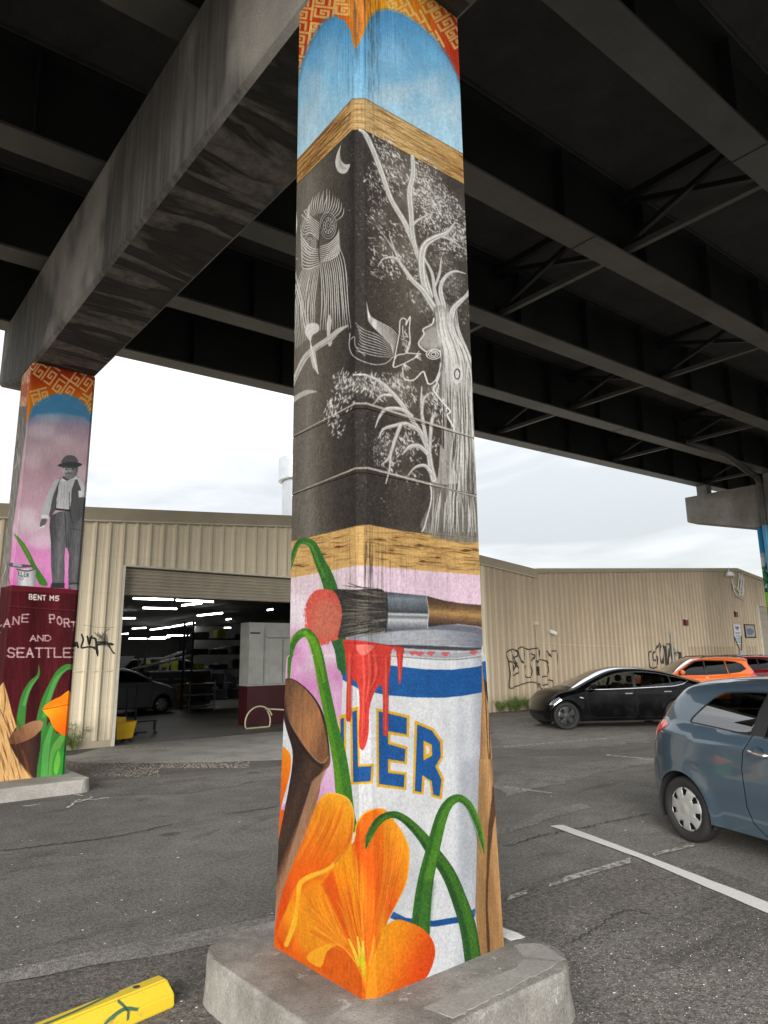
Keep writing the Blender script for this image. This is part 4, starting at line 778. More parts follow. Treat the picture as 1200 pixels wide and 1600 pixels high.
def paint_tag2(c):
    c.a[:] = 255; c.tr(750, 860, 2.667); k = (16, 14, 16); w = 4.6
    S = lambda p, ww=w: c.stroke(p, ww, k, .95, n=4)
    S([(108, 428), (130, 412), (150, 418), (152, 440), (135, 452), (150, 478), (160, 500), (150, 515), (135, 520), (140, 480), (118, 455), (108, 428)]); S([(120, 460), (126, 520), (124, 572), (160, 562), (210, 548), (240, 556), (250, 575), (320, 574), (322, 500), (322, 430), (300, 420), (296, 445), (280, 420), (272, 440), (285, 470), (275, 460)])
    S([(150, 420), (175, 402), (185, 430), (180, 470), (165, 440), (160, 420)]); S([(175, 402), (205, 420), (208, 470), (218, 500), (212, 525), (195, 528), (186, 510), (190, 480)]); S([(208, 412), (240, 410), (242, 450), (232, 470), (238, 515), (246, 515), (236, 490), (244, 480)])
    S([(246, 455), (270, 460), (286, 490), (280, 520), (258, 530), (262, 560), (280, 555), (284, 540), (300, 545), (302, 572)]); S([(128, 420), (150, 470), (140, 500)]); S([(215, 430), (225, 440), (216, 460)])
    S([(712, 418), (704, 430), (706, 470), (712, 488), (728, 490), (740, 470), (738, 440), (726, 460), (722, 430), (735, 410), (745, 385), (752, 400), (750, 440), (760, 470), (762, 410), (768, 402), (776, 470), (780, 480), (772, 400), (780, 390), (788, 400), (786, 470), (792, 480), (800, 420), (806, 410), (808, 470)])
    S([(808, 430), (830, 425), (840, 440), (826, 452), (834, 436), (820, 420)], 5); S([(798, 350), (806, 400), (812, 440)], 3); S([(790, 380), (800, 430), (796, 470)], 3)
    for i in range(5): c.stroke([(800 + i * 6, 400 + i * 5), (806 + i * 6, 440)], 3, (90, 90, 92), .5)
C6 = Canvas(30, 1500, 290, 1610, 6)
paint_main(C1); paint_far(C2); paint_right(C3); paint_tag(C4); paint_tag2(C5)
# ---------------------------------------------------------------- materials
def m_concrete(name, col, stain=.5, rough=.85, streak=0, bump=.35, dark=(.02, .018, .016), top=None, spall=False):
    m = Mat(name); c = m.co()
    n = m.noise(c, 1.6, 8, .62); base = m.ramp(n, [(.25, tuple(x * .62 for x in col) + (1,)), (.55, tuple(col) + (1,)), (.8, tuple(min(1, x * 1.28) for x in col) + (1,))])
    f = m.noise(c, 55, 4, .6); base = m.mix(.35, base, m.ramp(f, [(.3, .35), (.7, .95)]), 'OVERLAY')
    if streak:
        s = m.noise(m.co(scale=(5, 5, .22)), 2.4, 6, .6); s2 = m.noise(c, .55, 3)
        k = m.math('MULTIPLY', m.ramp(s, [(.30, .6), (.62, 1)]), m.ramp(m.noise(c, .38, 4, .55, .4), [(.44, .02), (.52, 1)])); k = m.math('MULTIPLY', k, streak)
        base = m.mix(k, base, tuple(dark) + (1,))
    if stain:
        s = m.noise(c, .9, 7, .7, .6); base = m.mix(m.math('MULTIPLY', m.ramp(s, [(.5, 0), (.72, 1)]), stain), base, tuple(dark) + (1,))
    h = f
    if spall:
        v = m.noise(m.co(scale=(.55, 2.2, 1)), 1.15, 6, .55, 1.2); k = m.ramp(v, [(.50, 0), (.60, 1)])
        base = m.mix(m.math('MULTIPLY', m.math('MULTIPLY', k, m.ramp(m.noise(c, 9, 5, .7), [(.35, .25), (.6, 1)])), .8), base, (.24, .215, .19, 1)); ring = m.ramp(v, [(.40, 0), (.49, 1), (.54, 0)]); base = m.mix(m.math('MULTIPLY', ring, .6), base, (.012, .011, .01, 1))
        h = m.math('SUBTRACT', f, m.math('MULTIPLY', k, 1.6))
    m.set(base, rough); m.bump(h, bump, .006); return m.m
CONC = m_concrete('footing_concrete', (.34, .325, .295), stain=.45, dark=(.08, .072, .062))
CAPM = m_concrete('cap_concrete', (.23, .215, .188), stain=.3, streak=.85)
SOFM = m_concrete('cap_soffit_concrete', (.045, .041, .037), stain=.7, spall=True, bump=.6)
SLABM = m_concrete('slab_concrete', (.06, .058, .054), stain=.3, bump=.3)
CAPFAR = m_concrete('cap_concrete_clean', (.27, .25, .22), stain=.2, streak=.35)
def m_steel():
    m = Mat('girder_paint'); c = m.co(); n = m.noise(c, .7, 6, .6)
    b = m.ramp(n, [(.3, (.055, .056, .052, 1)), (.6, (.105, .103, .096, 1)), (.78, (.12, .088, .057, 1))])
    s = m.noise(m.co(scale=(.6, 6, 1)), 3, 5); b = m.mix(m.math('MULTIPLY', m.ramp(s, [(.5, 0), (.75, 1)]), .35), b, (.055, .05, .045, 1))
    m.set(b, .55, 0, .4); m.bump(m.noise(c, 9, 4), .1, .01); return m.m
STEEL = m_steel()
STEELD = plain('brace_paint', (.018, .018, .018), .6, var=.3, scale=2); STEEL_SHADE = plain('shaded_steel', (.018, .019, .019), .5, var=.35, scale=1.2)  # webs and top flanges: under-deck shade put into a darker copy of the steel
def m_mural(name, img, bump=.22):
    m = Mat(name); t = m.n('ShaderNodeTexImage'); t.image = img; t.extension = 'EXTEND'; t.interpolation = 'Cubic'
    uv = m.n('ShaderNodeUVMap'); m.l(uv.outputs[0], t.inputs[0])
    c = m.co(); h = m.noise(c, 150, 4, .6); h2 = m.noise(c, 7, 4, .5)
    m.set(t.outputs[0], .85, 0, .12); m.bump(m.math('ADD', h, m.math('MULTIPLY', h2, 1.2)), bump, .0035); return m.m

# ---------------------------------------------------------------- pillars
def ring_of(x0, x1, y0, y1, c):
    """plan outline starting at the far left corner, going along the left face to the near corner, then right"""
    cx, cy = c
    return [(x0, y1 - .04), (x0, y0 + cy), (x0 + cx, y0), (x1 - .04, y0), (x1, y0 + .04), (x1, y1 - .04), (x1 - .04, y1), (x0 + .04, y1)]
def shaft(name, mat, parent, ring, zs, run_len, tz0, tz1, ring2=None):
    """vertical shaft with mapped paint; zs = list of (z, outset)"""
    R_ = np.array(ring, float); ctr = R_.mean(0); n = len(R_)
    seg = [np.linalg.norm(R_[(i + 1) % n] - R_[i]) for i in range(n)]; tot = sum(seg[:3])
    cum = [0]; 
    for s_ in seg: cum.append(cum[-1] + s_)
    verts = []; faces = []; uvs = []
    def U(sv):
        x = sv / tot
        return x if x <= 1 else max(0.0, 2 - x) if x <= 2 else x - 2
    T_2 = np.array(ring2, float) if ring2 else R_
    for z, o in zs:
        hz = (z - tz0) / (tz1 - tz0)
        for p in R_ * (1 - hz) + T_2 * hz:
            d = (p - ctr); verts.append((p[0] + np.sign(d[0]) * o, p[1] + np.sign(d[1]) * o, z))
    for k in range(len(zs) - 1):
        for i in range(n):
            a, b = k * n + i, k * n + (i + 1) % n
            faces.append((a, b, b + n, a + n))
            v0 = (zs[k][0] - tz0) / (tz1 - tz0); v1 = (zs[k + 1][0] - tz0) / (tz1 - tz0); u0, u1 = cum[i] / tot, cum[i + 1] / tot
            if u0 >= 1 - 1e-6: u0, u1 = max(0, 2 - u0), max(0, 2 - u1)
            uvs += [(u0, v0), (u1, v0), (u1, v1), (u0, v1)]
    t = (len(zs) - 1) * n; faces.append(tuple(range(t, t + n))); uvs += [(.5, 1)] * n
    me_v = verts
    # outline runs clockwise seen from above, flip so that normals point out
    F = []; UV = []; q = 0
    for f in faces:
        m_ = len(f); F.append(tuple(f[::-1]) if m_ == 4 else f[::-1]); UV += uvs[q:q + m_][::-1]; q += m_
    area = sum(R_[i][0] * R_[(i + 1) % n][1] - R_[(i + 1) % n][0] * R_[i][1] for i in range(n))
    if area > 0: F = [tuple(f[::-1]) for f in F]; UV2 = []; q = 0
    if area > 0:
        for f in F: m_ = len(f); UV2 += UV[q:q + m_][::-1]; q += m_
        UV = UV2
    return mesh(name, me_v, F, mat, parent, uvs=UV)
def runs_of(ring): return [(ring[i], ring[i + 1]) for i in range(3)]
X0, X1 = 1.954 * K, 2.807 * K
CAPZ = 5.637 * K
# near pillar
rs = ring_of(X0, X1, 2.545 * K, 3.19 * K, (.041 * K, .0305 * K)); rj = ring_of(X0 - .016, X1 + .012, 2.497 * K, 3.27 * K, (.055 * K, .03 * K)); rj2 = ring_of(X0 - .006, X1 + .006, 2.545 * K - .008, 3.21 * K, (.045 * K, .03 * K))
def tex_for(canvas, ring, z0, z1, res, seed, corner_x, zf=None, amt=1.0, gain=.76, ring2=None):
    a = face_tex(canvas, runs_of(ring), z0, z1, res, runs_of(ring2) if ring2 else None)
    zz = np.linspace(z1, z0, a.shape[0])[:, None]
    return grime(a, res, corner_x, seed, amt, zf(zz) if zf else None) * gain
def zf_main(z):
    return .25 + .85 * np.exp(-((z - 2.02 * K) / .16) ** 2) + .95 * np.clip((z - 4.5 * K) / .8, 0, 1) + .2 * (np.abs(z - 3.6) < .5)
RES = .0030
GAIN = .93
ta = tex_for(C1, rs, 1.5 * K, CAPZ, RES, 21, .66, zf_main)
tb = tex_for(C1, rj, .2 * K, 1.66 * K, .0022, 22, .78, lambda z: .12 + 0 * z, .7, ring2=rj2)
MA = m_mural('pillar_mural_upper', make_image('pillar_mural_upper', ta)); MB_ = m_mural('pillar_mural_lower', make_image('pillar_mural_lower', tb), .35)
near = thing('bridge_pillar', 'tall painted pillar with the paint pot, poppies and white tree, nearest the camera', 'pillar', (0, 0, 0), group='painted pillars under the viaduct')
g1, g2 = 2.8011 * K, 2.4729 * K
zs = [(1.58 * K, 0)]
for g_ in (g2, g1): zs += [(g_ - .010, 0), (g_ - .008, -.004), (g_ - .003, -.004), (g_ - .001, 0)]
zs += [(CAPZ - .002, 0)]
shaft('shaft', MA, near, rs, zs, 0, 1.5 * K, CAPZ)
shaft('jacket', MB_, near, rj, [(.2 * K, 0), (1.60 * K, 0), (1.612 * K, -.006)], 0, .2 * K, 1.66 * K, ring2=rj2)['label'] = 'thicker painted lower part of the pillar with the paint pot'
def footing(name, x0, x1, y0, y1, z, r, parent, mat, flare=.03, cl=None):
    pts = []
    for (cx, cy, a0) in ((x1 - r, y1 - r, 0), (x0 + r, y1 - r, 90), (x0 + r, y0 + r, 180), (x1 - r, y0 + r, 270)):
        for k in range(9): a = math.radians(a0 + 90 * k / 8); pts.append((cx + r * math.cos(a), cy + r * math.sin(a)))
    n = len(pts); ctr = np.array([(x0 + x1) / 2, (y0 + y1) / 2]); verts = []; rn = random.Random(5)
    prof = [(-.02, flare), (z * .45, flare * .5), (z * .92, .004), (z * .985, -.004), (z, -.014)]
    for k, (h, o) in enumerate(prof):
        for p in pts:
            d = np.array(p) - ctr; L_ = np.linalg.norm(d); d = d / L_; j = rn.uniform(-.004, .004); verts.append((p[0] + d[0] * (o + j), p[1] + d[1] * (o + j), h + (rn.uniform(-.004, .004) if k in (3, 4) else 0)))
    faces = [(k * n + i, k * n + (i + 1) % n, (k + 1) * n + (i + 1) % n, (k + 1) * n + i) for k in range(len(prof) - 1) for i in range(n)]
    t = (len(prof) - 1) * n
    for s_ in (.75, .45):
        b = len(verts)
        for i in range(n): q = ctr + (np.array(pts[i]) - ctr) * s_; verts.append((q[0], q[1], z + .004))
        faces += [(t + i, t + (i + 1) % n, b + (i + 1) % n, b + i) for i in range(n)]; t = b
    faces.append(tuple(range(t, t + n)))
    return mesh(name, verts, faces, mat, parent, smooth=False)
FOOTN = Mat('footing_near'); _c = FOOTN.co(); _n = FOOTN.noise(_c, 2.2, 8, .65); _b = FOOTN.ramp(_n, [(.28, (.09, .083, .072, 1)), (.5, (.195, .184, .163, 1)), (.68, (.33, .32, .295, 1))])
_f = FOOTN.noise(_c, 90, 5, .7); _b = FOOTN.mix(.5, _b, FOOTN.ramp(_f, [(.3, .25), (.7, .95)]), 'OVERLAY'); _d = FOOTN.noise(_c, 14, 5, .7, .5); _b = FOOTN.mix(FOOTN.ramp(_d, [(.66, 0), (.72, .7)]), _b, (.07, .062, .055, 1))
_w = FOOTN.noise(FOOTN.co(loc=(3, 1, 0)), 5, 6, .75, .4); _b = FOOTN.mix(FOOTN.ramp(_w, [(.6, 0), (.66, .6)]), _b, (.62, .61, .58, 1))
FOOTN.set(_b, .9); FOOTN.bump(FOOTN.math('ADD', _f, FOOTN.math('MULTIPLY', _n, 3)), .9, .008)
footing('footing', 1.655 * K, 2.97 * K, 2.15 * K, 3.54 * K, .22 * K, .24 * K, near, FOOTN.m, flare=.022)
# pale patch of newer mortar lying on the footing
def _wav(P, amp=.006):
    r_ = random.Random(3); out = []
    for i in range(len(P)):
        a, b = P[i], P[(i + 1) % len(P)]; n = max(2, int(math.dist(a, b) / .03)); out += [(a[0] + (b[0] - a[0]) * t / n + r_.uniform(-amp, amp), a[1] + (b[1] - a[1]) * t / n + r_.uniform(-amp, amp)) for t in range(n)]
    return out
MORT = m_concrete('mortar_patch', (.27, .26, .235), stain=.3, dark=(.2, .19, .17))
MB().prism(_wav([(2.12 * K, 2.18 * K), (2.88 * K, 2.215 * K), (2.94 * K, 2.4 * K), (2.86 * K, 2.47 * K), (2.06 * K, 2.40 * K)]), .2285, .2325, 'z').build('mortar_patch', MORT, near)
MB().prism(_wav([(2.86 * K, 2.52 * K), (2.95 * K, 2.5 * K), (2.95 * K, 3.1 * K), (2.87 * K, 3.2 * K)]), .2295, .234, 'z').build('mortar_patch', m_concrete('mortar_patch_pale', (.62, .61, .58), stain=.15, dark=(.3, .29, .27)), near)
# far pillar
FX0, FX1 = X0, X1 - .012
rf = ring_of(FX0, FX1, 9.925 * K, 10.6 * K, (.012, .012))
tf = tex_for(C2, rf, .08 * K, CAPZ, .0055, 25, .62, lambda z: .35 + 0 * z, .5, gain=1.06)
far = thing('bridge_pillar', 'painted pillar with a man in a hat above a maroon box lettered SEATTLE', 'pillar', group='painted pillars under the viaduct')
shaft('shaft', m_mural('pillar_mural_far', make_image('pillar_mural_far', tf), .2), far, rf, [(.08 * K, 0), (CAPZ - .002, 0)], 0, .08 * K, CAPZ)
footing('footing', 1.0 * K, 2.95 * K, 9.37 * K, 11.2 * K, .155 * K, .12, far, CONC, flare=.02)
# right bent pillar
RX = 25.4 * K
rr_ = ring_of(RX, RX + .853 * K, 9.5 * K, 10.15 * K, (.02, .02))
def tex_right():
    res = .01; z0, z1 = 0.0, 5.9 * K; h = int((z1 - z0) / res); w = 150
    a = np.zeros((h, w, 3), np.float32)
    for i in range(h):
        z = z1 - (i + .5) * res; n = w; ys = np.linspace(10.13 * K, 9.5 * K, w // 2); P = np.stack([np.full(w // 2, RX), ys, np.full(w // 2, z)], -1); x, y = proj(P)
        row = C3.sample(np.clip(x, 1172, 1228), y); a[i, :w // 2] = row; a[i, w // 2:] = row[::-1]
    return grime(a, res, 5, 44, .3) * .84
rp_ = thing('bridge_pillar', 'blue and green painted pillar far off at the right edge, behind the drain pipe', 'pillar', group='painted pillars under the viaduct')
shaft('shaft', m_mural('pillar_mural_right', make_image('pillar_mural_right', tex_right()), .1), rp_, rr_, [(0, 0), (5.86 * K, 0)], 0, 0, 5.9 * K)
footing('footing', RX - .35, RX + 1.3, 9.1 * K, 10.5 * K, .2, .2, rp_, CONC)
# cap beams
def capbeam(X0_, X1_, zs_, zt, ynear, yfar, pn, pf, zrise, label, m_side, m_sof, yb0=None):
    o = thing('cap_beam', label, 'concrete beam', group='cap beams of the viaduct')
    pts = [(ynear, zs_ + zrise), (pn, zs_), (pf, zs_), (yfar, zs_ + zrise), (yfar, zt), (ynear, zt)]
    n = len(pts); b = .045; v = []
    for X, sgn in ((X0_, 1), (X1_, -1)):
        v += [(X, p[0], p[1]) for p in pts]
    # side strips with small chamfer at the bottom edges
    prof = []
    for X, c_ in ((X0_, b), (X1_, -b)):
        prof.append([(X, y, z + (b if i < 4 else 0)) for i, (y, z) in enumerate(pts)]); prof.append([(X + c_, y, z) for i, (y, z) in enumerate(pts[:4])])
    A, A2, B, B2 = prof
    mb = MB(); mb.add(A, [(5, 0, 1), (5, 1, 2, 3, 4)]); mb.add(B, [(1, 0, 5), (4, 3, 2, 1, 5)])
    for P, Q in ((A, A2), (B, B2)):
        for i in range(3): mb.add([P[i], P[i + 1], Q[i + 1], Q[i]], [(0, 1, 2, 3)])
    mb.add([A[5], B[5], B[4], A[4]], [(0, 1, 2, 3)])
    for i, j in ((0, 5), (3, 4)): mb.add([A[i], A[j], B[j], B[i]] + [A2[i], B2[i]], [(0, 1, 2, 3), (0, 3, 5, 4)])
    mb.build('beam', m_side, o)
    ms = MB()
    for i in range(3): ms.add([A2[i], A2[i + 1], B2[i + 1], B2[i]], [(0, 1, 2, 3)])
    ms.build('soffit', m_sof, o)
    return o
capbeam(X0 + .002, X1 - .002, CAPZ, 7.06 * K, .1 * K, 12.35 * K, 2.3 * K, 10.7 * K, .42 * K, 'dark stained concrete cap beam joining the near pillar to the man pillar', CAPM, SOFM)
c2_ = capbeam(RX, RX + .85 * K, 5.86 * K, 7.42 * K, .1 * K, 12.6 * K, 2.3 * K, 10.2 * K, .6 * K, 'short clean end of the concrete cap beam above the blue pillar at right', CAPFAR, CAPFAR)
# ---------------------------------------------------------------- steel deck
DY, DZ = -.019, .026
def gy(Yc, X): return Yc * K + DY * (X - 2 * K)
def gzz(z, X): return z * K + DZ * (X - 2 * K)
GX0, GX1 = -14.0, 64.0
def sheared(mb, Yc, x0, x1, y0, y1, z0, z1):
    return mb.box(x0, x1, y0, y1, z0, z1, lambda x, y, z: (x, gy(Yc, x) + y, gzz(z, x)))
girders = [(12.48, 'outermost steel girder beyond the far pillars, against the sky'), (10.06, 'second steel girder in from the sky side of the deck'), (7.59, 'third steel girder, crossing behind the middle of the tall pillar'), (5.12, 'steel girder just behind the nearest one'), (2.82, 'steel girder passing right over the near pillar'), (.28, 'outer steel girder overhead on the side of the camera')]
for gi, (Yc, lab) in enumerate(girders):
    o = thing('steel_girder', lab, 'girder', group='steel girders under the deck')
    sheared(MB(), Yc, GX0, GX1, -.21, .21, 7.2, 7.235).build('bottom_flange', STEEL, o)
    sheared(MB(), Yc, GX0, GX1, -.008, .008, 7.235, 8.36).build('web', STEEL_SHADE, o)
    sheared(MB(), Yc, GX0, GX1, -.17, .17, 8.36, 8.39).build('top_flange', STEEL_SHADE, o)
    x = GX0 + .6; first = None
    mids = []
    while x < 46:
        if not (1.6 * K < x < 3.1 * K):
            if first is None:
                m_ = MB().box(-.008, .008, -.16, -.009, 0, 1.115 * K); m_.box(-.008, .008, .009, .16, 0, 1.115 * K); first = m_.build('stiffener', STEELD, o); s_ = first
            else: s_ = first.copy(); COL.objects.link(s_); s_.parent = o
            s_.location = (x, gy(Yc, x), gzz(7.237, x))
        x += 2.1
    # splice seams as thin cover plates
    for xs in (8.2, 17.1, 30.5): sheared(MB(), Yc, xs, xs + .012, -.211, .211, 7.192, 7.2).build('weld_seam', STEELD, o)
    for xb, zt in ((X0 + .43 * K, 7.06 * K), (RX + .4 * K, 7.42 * K)):
        MB().box(xb - .2, xb + .2, gy(Yc, xb) - .2, gy(Yc, xb) + .2, zt, gzz(7.2, xb)).build('bearing', CAPFAR, o)
nfr = 0
where = ['nearest', 'second', 'third', 'fourth', 'farthest']
for i in range(5):
    Ya, Yb = girders[i][0], girders[i + 1][0]
    for j, xf in enumerate((-6.2, 3.9 + .0, 9.2, 14.8, 20.6, 26.9, 33)):
        a = (xf, gy(Yb, xf) + .03, 0); b = (xf, gy(Ya, xf) - .03, 0); zt, zb = gzz(8.22, xf), gzz(7.36, xf)
        side = 'left of the cap beam' if j == 0 else ['', 'first past the near cap beam', 'second past the near cap beam', 'third past the near cap beam', 'fourth past the near cap beam', 'just past the far cap beam', 'farthest off'][j]
        bay = ['in the sky side bay', 'in the second bay from the sky', 'in the middle bay', 'in the fourth bay from the sky', 'in the bay right overhead'][i]
        o = thing('cross_frame', 'cross frame %s, %s' % (bay, side), 'cross bracing', group='cross frames between the girders')
        MB().bar((a[0], a[1], zt), (b[0], b[1], zt), .1, .12).build('top_strut', STEELD, o)
        MB().bar((a[0], a[1], zb), (b[0], b[1], zb), .09, .09).build('bottom_strut', STEELD if 0 else STEEL, o)
        gp = MB()
        for yy, sgn in ((a[1], 1), (b[1], -1)):
            for z_ in (zt - .18, zb - .02): gp.box(a[0] + .055, a[0] + .067, yy, yy + sgn * .32, z_, z_ + .24)
        gp.build('gusset_plates', STEELD, o)['kind'] = 'stuff'
        MB().bar((a[0] - .03, a[1], zt), (b[0] - .03, b[1], zb + .06), .08, .08).build('diagonal', STEELD, o); MB().bar((a[0] + .05, a[1], zb + .06), (b[0] + .05, b[1], zt), .08, .08).build('diagonal', STEELD, o)
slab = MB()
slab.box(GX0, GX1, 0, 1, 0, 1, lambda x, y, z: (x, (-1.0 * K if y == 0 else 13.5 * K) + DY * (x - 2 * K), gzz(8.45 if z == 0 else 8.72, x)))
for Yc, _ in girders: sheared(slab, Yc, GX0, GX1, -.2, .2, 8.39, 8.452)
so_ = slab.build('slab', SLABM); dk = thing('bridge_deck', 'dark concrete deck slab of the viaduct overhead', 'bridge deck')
so_.parent = dk
for yy, nm in ((-1.0, 0), (13.2, 1)):
    MB().box(GX0, GX1, 0, 1, 0, 1, lambda x, y, z: (x, (yy + .3 * y) * K + DY * (x - 2 * K), gzz(8.722 if z == 0 else 9.6, x))).build('barrier', SLABM, dk)
# joints in the slab soffit
jm = MB()
for xs in np.arange(-12, 60, 5.5):
    jm.box(xs, xs + .03, -.9 * K, 13.3 * K, 0, 1, lambda x, y, z: (x, y, gzz(8.446 if z == 0 else 8.4505, x)))
jm.build('form_joint', STEELD, dk)
# drain pipe
PIPE = plain('pipe_paint', (.055, .055, .052), .5, var=.3); PIPEB = plain('pipe_blue', (.05, .27, .45), .5, var=.2)
pt = [atY(*p, 9.75 * K) for p in ((1040, 690), (1100, 712))]
pv = RX - .12
tp = atX(1186, 748, pv); bt = np.array([pv, tp[1], .3])
pp_ = thing('drain_pipe', 'grey drain pipe bending down beside the blue pillar at the right edge', 'pipe')
p_up = [np.array([20.5, gy(10.06, 20.5) - .1, gzz(7.36, 20.5)]), np.array([22.5, gy(10.06, 22.5) - .3, gzz(7.26, 22.5)]), np.array([pv - .9, tp[1] + .02, tp[2] + .14]), np.array([pv - .3, tp[1], tp[2] + .05]), np.array([pv - .06, tp[1], tp[2] - .1]), np.array([pv, tp[1], tp[2] - .4]), np.array([pv, tp[1], 5.9 * K])]
MB().tube(catmull(p_up, 6), .1, 12).build('upper_pipe', PIPE, pp_, smooth=True)
MB().tube([(pv, tp[1], 5.9 * K), (pv, tp[1], .2)], .1, 12).build('lower_pipe', PIPEB, pp_, smooth=True)
# ---------------------------------------------------------------- ground
def m_asphalt(name, col, speck=.5, seed=0, coarse=1.0):
    m = Mat(name); c = m.co(loc=(seed, seed, 0)); big = m.noise(c, .35, 6, .6); mid = m.noise(c, 3.2, 6, .65, .3); fi = m.noise(c, 110 * coarse, 4, .75)
    v = m.n('ShaderNodeTexVoronoi'); v.inputs['Scale'].default_value = 75 * coarse; m.l(c, v.inputs['Vector'])
    b = m.ramp(big, [(.3, tuple(x * .72 for x in col) + (1,)), (.7, tuple(x * 1.22 for x in col) + (1,))])
    b = m.mix(.45, b, m.ramp(mid, [(.3, .3), (.7, .72)]), 'OVERLAY'); b = m.mix(.55, b, m.ramp(fi, [(.36, .02), (.64, .98)]), 'OVERLAY'); b = m.mix(.5, b, m.ramp(m.noise(c, 34 * coarse, 4, .7), [(.36, .15), (.64, .85)]), 'OVERLAY')
    st = m.ramp(v.outputs['Color'], [(.0, 0), (.86, 0), (.9, 1)]); near_ = m.ramp(v.outputs['Distance'], [(.25, 1), (.45, 0)])
    b = m.mix(m.math('MULTIPLY', m.math('MULTIPLY', st, near_), speck), b, (.34, .33, .31, 1))
    st2 = m.ramp(m.noise(m.co(scale=(.5, 1.4, 1), loc=(5, 2, 0)), 1.1, 5, .7, 1), [(.58, 0), (.7, .55)]); b = m.mix(st2, b, (.05, .046, .042, 1))
    oil = m.n('ShaderNodeTexVoronoi'); oil.inputs['Scale'].default_value = .9; m.l(m.mix(.12, c, m.n('ShaderNodeTexNoise').outputs['Color']) if 0 else c, oil.inputs['Vector']); b = m.mix(m.ramp(m.math('ADD', oil.outputs['Distance'], m.math('MULTIPLY', m.noise(c, 9, 4, .7), .16)), [(.12, .55), (.20, 0)]), b, (.03, .028, .027, 1))
    pale = m.ramp(m.noise(m.co(scale=(.25, 1.1, 1), loc=(1, 7, 0)), .9, 6, .7, .6), [(.58, 0), (.72, .5)]); b = m.mix(pale, b, (.25, .245, .23, 1))
    m.set(b, .93, 0, .25); m.bump(m.math('ADD', m.math('MULTIPLY', fi, 1.6), m.math('MULTIPLY', v.outputs['Distance'], .8)), .7, .006); return m.m
ASPH = m_asphalt('asphalt', (.172, .162, .147), .3); ASPH2 = m_asphalt('asphalt_coarse', (.142, .130, .116), .95, 3, .8); ASPH3 = m_asphalt('asphalt_worn', (.215, .205, .186), .4, 9)
APRON = m_concrete('apron_concrete', (.34, .33, .30), stain=.35, dark=(.10, .095, .085), bump=.4)
GRAV = m_asphalt('gravel', (.15, .135, .115), .9, 4, .5)
def sheet(name, pts, z, mat, sub=0, label=None):
    v = [(p[0], p[1], z) for p in pts]; o = mesh(name, v, [tuple(range(len(v)))], mat)
    a = sum(v[i][0] * v[(i + 1) % len(v)][1] - v[(i + 1) % len(v)][0] * v[i][1] for i in range(len(v)))
    if a < 0: o.data.flip_normals()
    o['kind'] = 'structure'; return o
sheet('ground', [(-300, -300), (600, -300), (600, 600), (-300, 600)], 0, ASPH)
def wavy(pts, amp, seed, n=14):
    r = np.random.default_rng(seed); out = []
    P = np.array(pts, float)
    for i in range(len(P)):
        a, b = P[i], P[(i + 1) % len(P)]; L_ = np.linalg.norm(b - a); k = max(2, int(n * min(1, L_ / 6)))
        for j in range(k): t = j / k; d = (b - a) / max(L_, 1e-6); nrm = np.array([-d[1], d[0]]); out.append(a + (b - a) * t + nrm * r.normal() * amp * (j > 0))
    return out
def G(x, y, z=0.0): q = gz(x, y, z); return (q[0], q[1])
# coarse old patch in the foreground, worn strip at its edge
sheet('asphalt_patch', wavy([G(-60, 1545), G(200, 1500), G(330, 1478), G(560, 1432), G(800, 1395), G(940, 1352), G(1100, 1350), G(1350, 1440), (6.3, -3), (-3, -3), (-3, 4.9)], .02, 3), .004, ASPH2)
sheet('worn_strip', wavy([G(-60, 1530), G(200, 1478), G(440, 1430), G(448, 1444), G(330, 1478), G(200, 1502), G(-60, 1552)], .012, 5, 30), .008, ASPH3)
sheet('concrete_apron', [G(60, 1186), G(118, 1180), G(176, 1163.5), (4.70 * K, 13.84 * K), (10.3 * K, 13.84 * K), (10.3 * K, 10.4 * K), G(440, 1188), G(330, 1192), G(150, 1193)], .006, APRON)
sheet('gravel_strip', wavy([G(98, 1182), G(118, 1181), G(150, 1194), G(330, 1193), G(385, 1190.5), G(380, 1196), G(350, 1201), G(320, 1205), G(240, 1212), G(150, 1220), G(95, 1212)], .04, 8, 30), .004, GRAV)
sheet('worn_strip', wavy([G(148, 1222), G(300, 1214), G(452, 1196), G(452, 1214), G(300, 1240), G(180, 1244)], .05, 11, 30), .0045, ASPH3)
sheet('worn_strip', wavy([G(770, 1216), G(860, 1198), G(1010, 1184), G(1035, 1188), G(930, 1212), G(790, 1246)], .06, 12, 30), .0045, ASPH3)
sheet('worn_strip', wavy([G(790, 1290), G(850, 1268), G(905, 1256), G(925, 1262), G(850, 1282), G(795, 1302)], .015, 14, 30), .0045, ASPH3)
sheet('worn_strip', wavy([G(760, 1122), G(835, 1118), G(1010, 1142), G(1018, 1160), G(900, 1172), G(770, 1170)], .1, 17, 30), .0042, ASPH3)
# road cracks
CRK = plain('crack_dark', (.045, .042, .038), .95)
def ribbon(pts, w, seed=1, jit=.01):
    r = np.random.default_rng(seed); P = catmull(np.array(pts, float), 14); L_ = []; R2_ = []
    for i, p in enumerate(P):
        d = P[min(i + 1, len(P) - 1)] - P[max(i - 1, 0)]; d /= np.linalg.norm(d) + 1e-9; n_ = np.array([-d[1], d[0]]); o = r.normal() * jit; ww = w * (.3 + r.random()) / 2
        L_.append(p + n_ * (o + ww)); R2_.append(p + n_ * (o - ww))
    return L_, R2_
def ribbon_obj(name, pts, w, z, mat, seed=1, jit=.01, kind='structure'):
    L_, R2_ = ribbon(pts, w, seed, jit); n = len(L_); v = [(p[0], p[1], z) for p in L_ + R2_]; f = [(i, i + n, i + n + 1, i + 1) for i in range(n - 1)]
    o = mesh(name, v, f, mat); o['kind'] = kind; return o
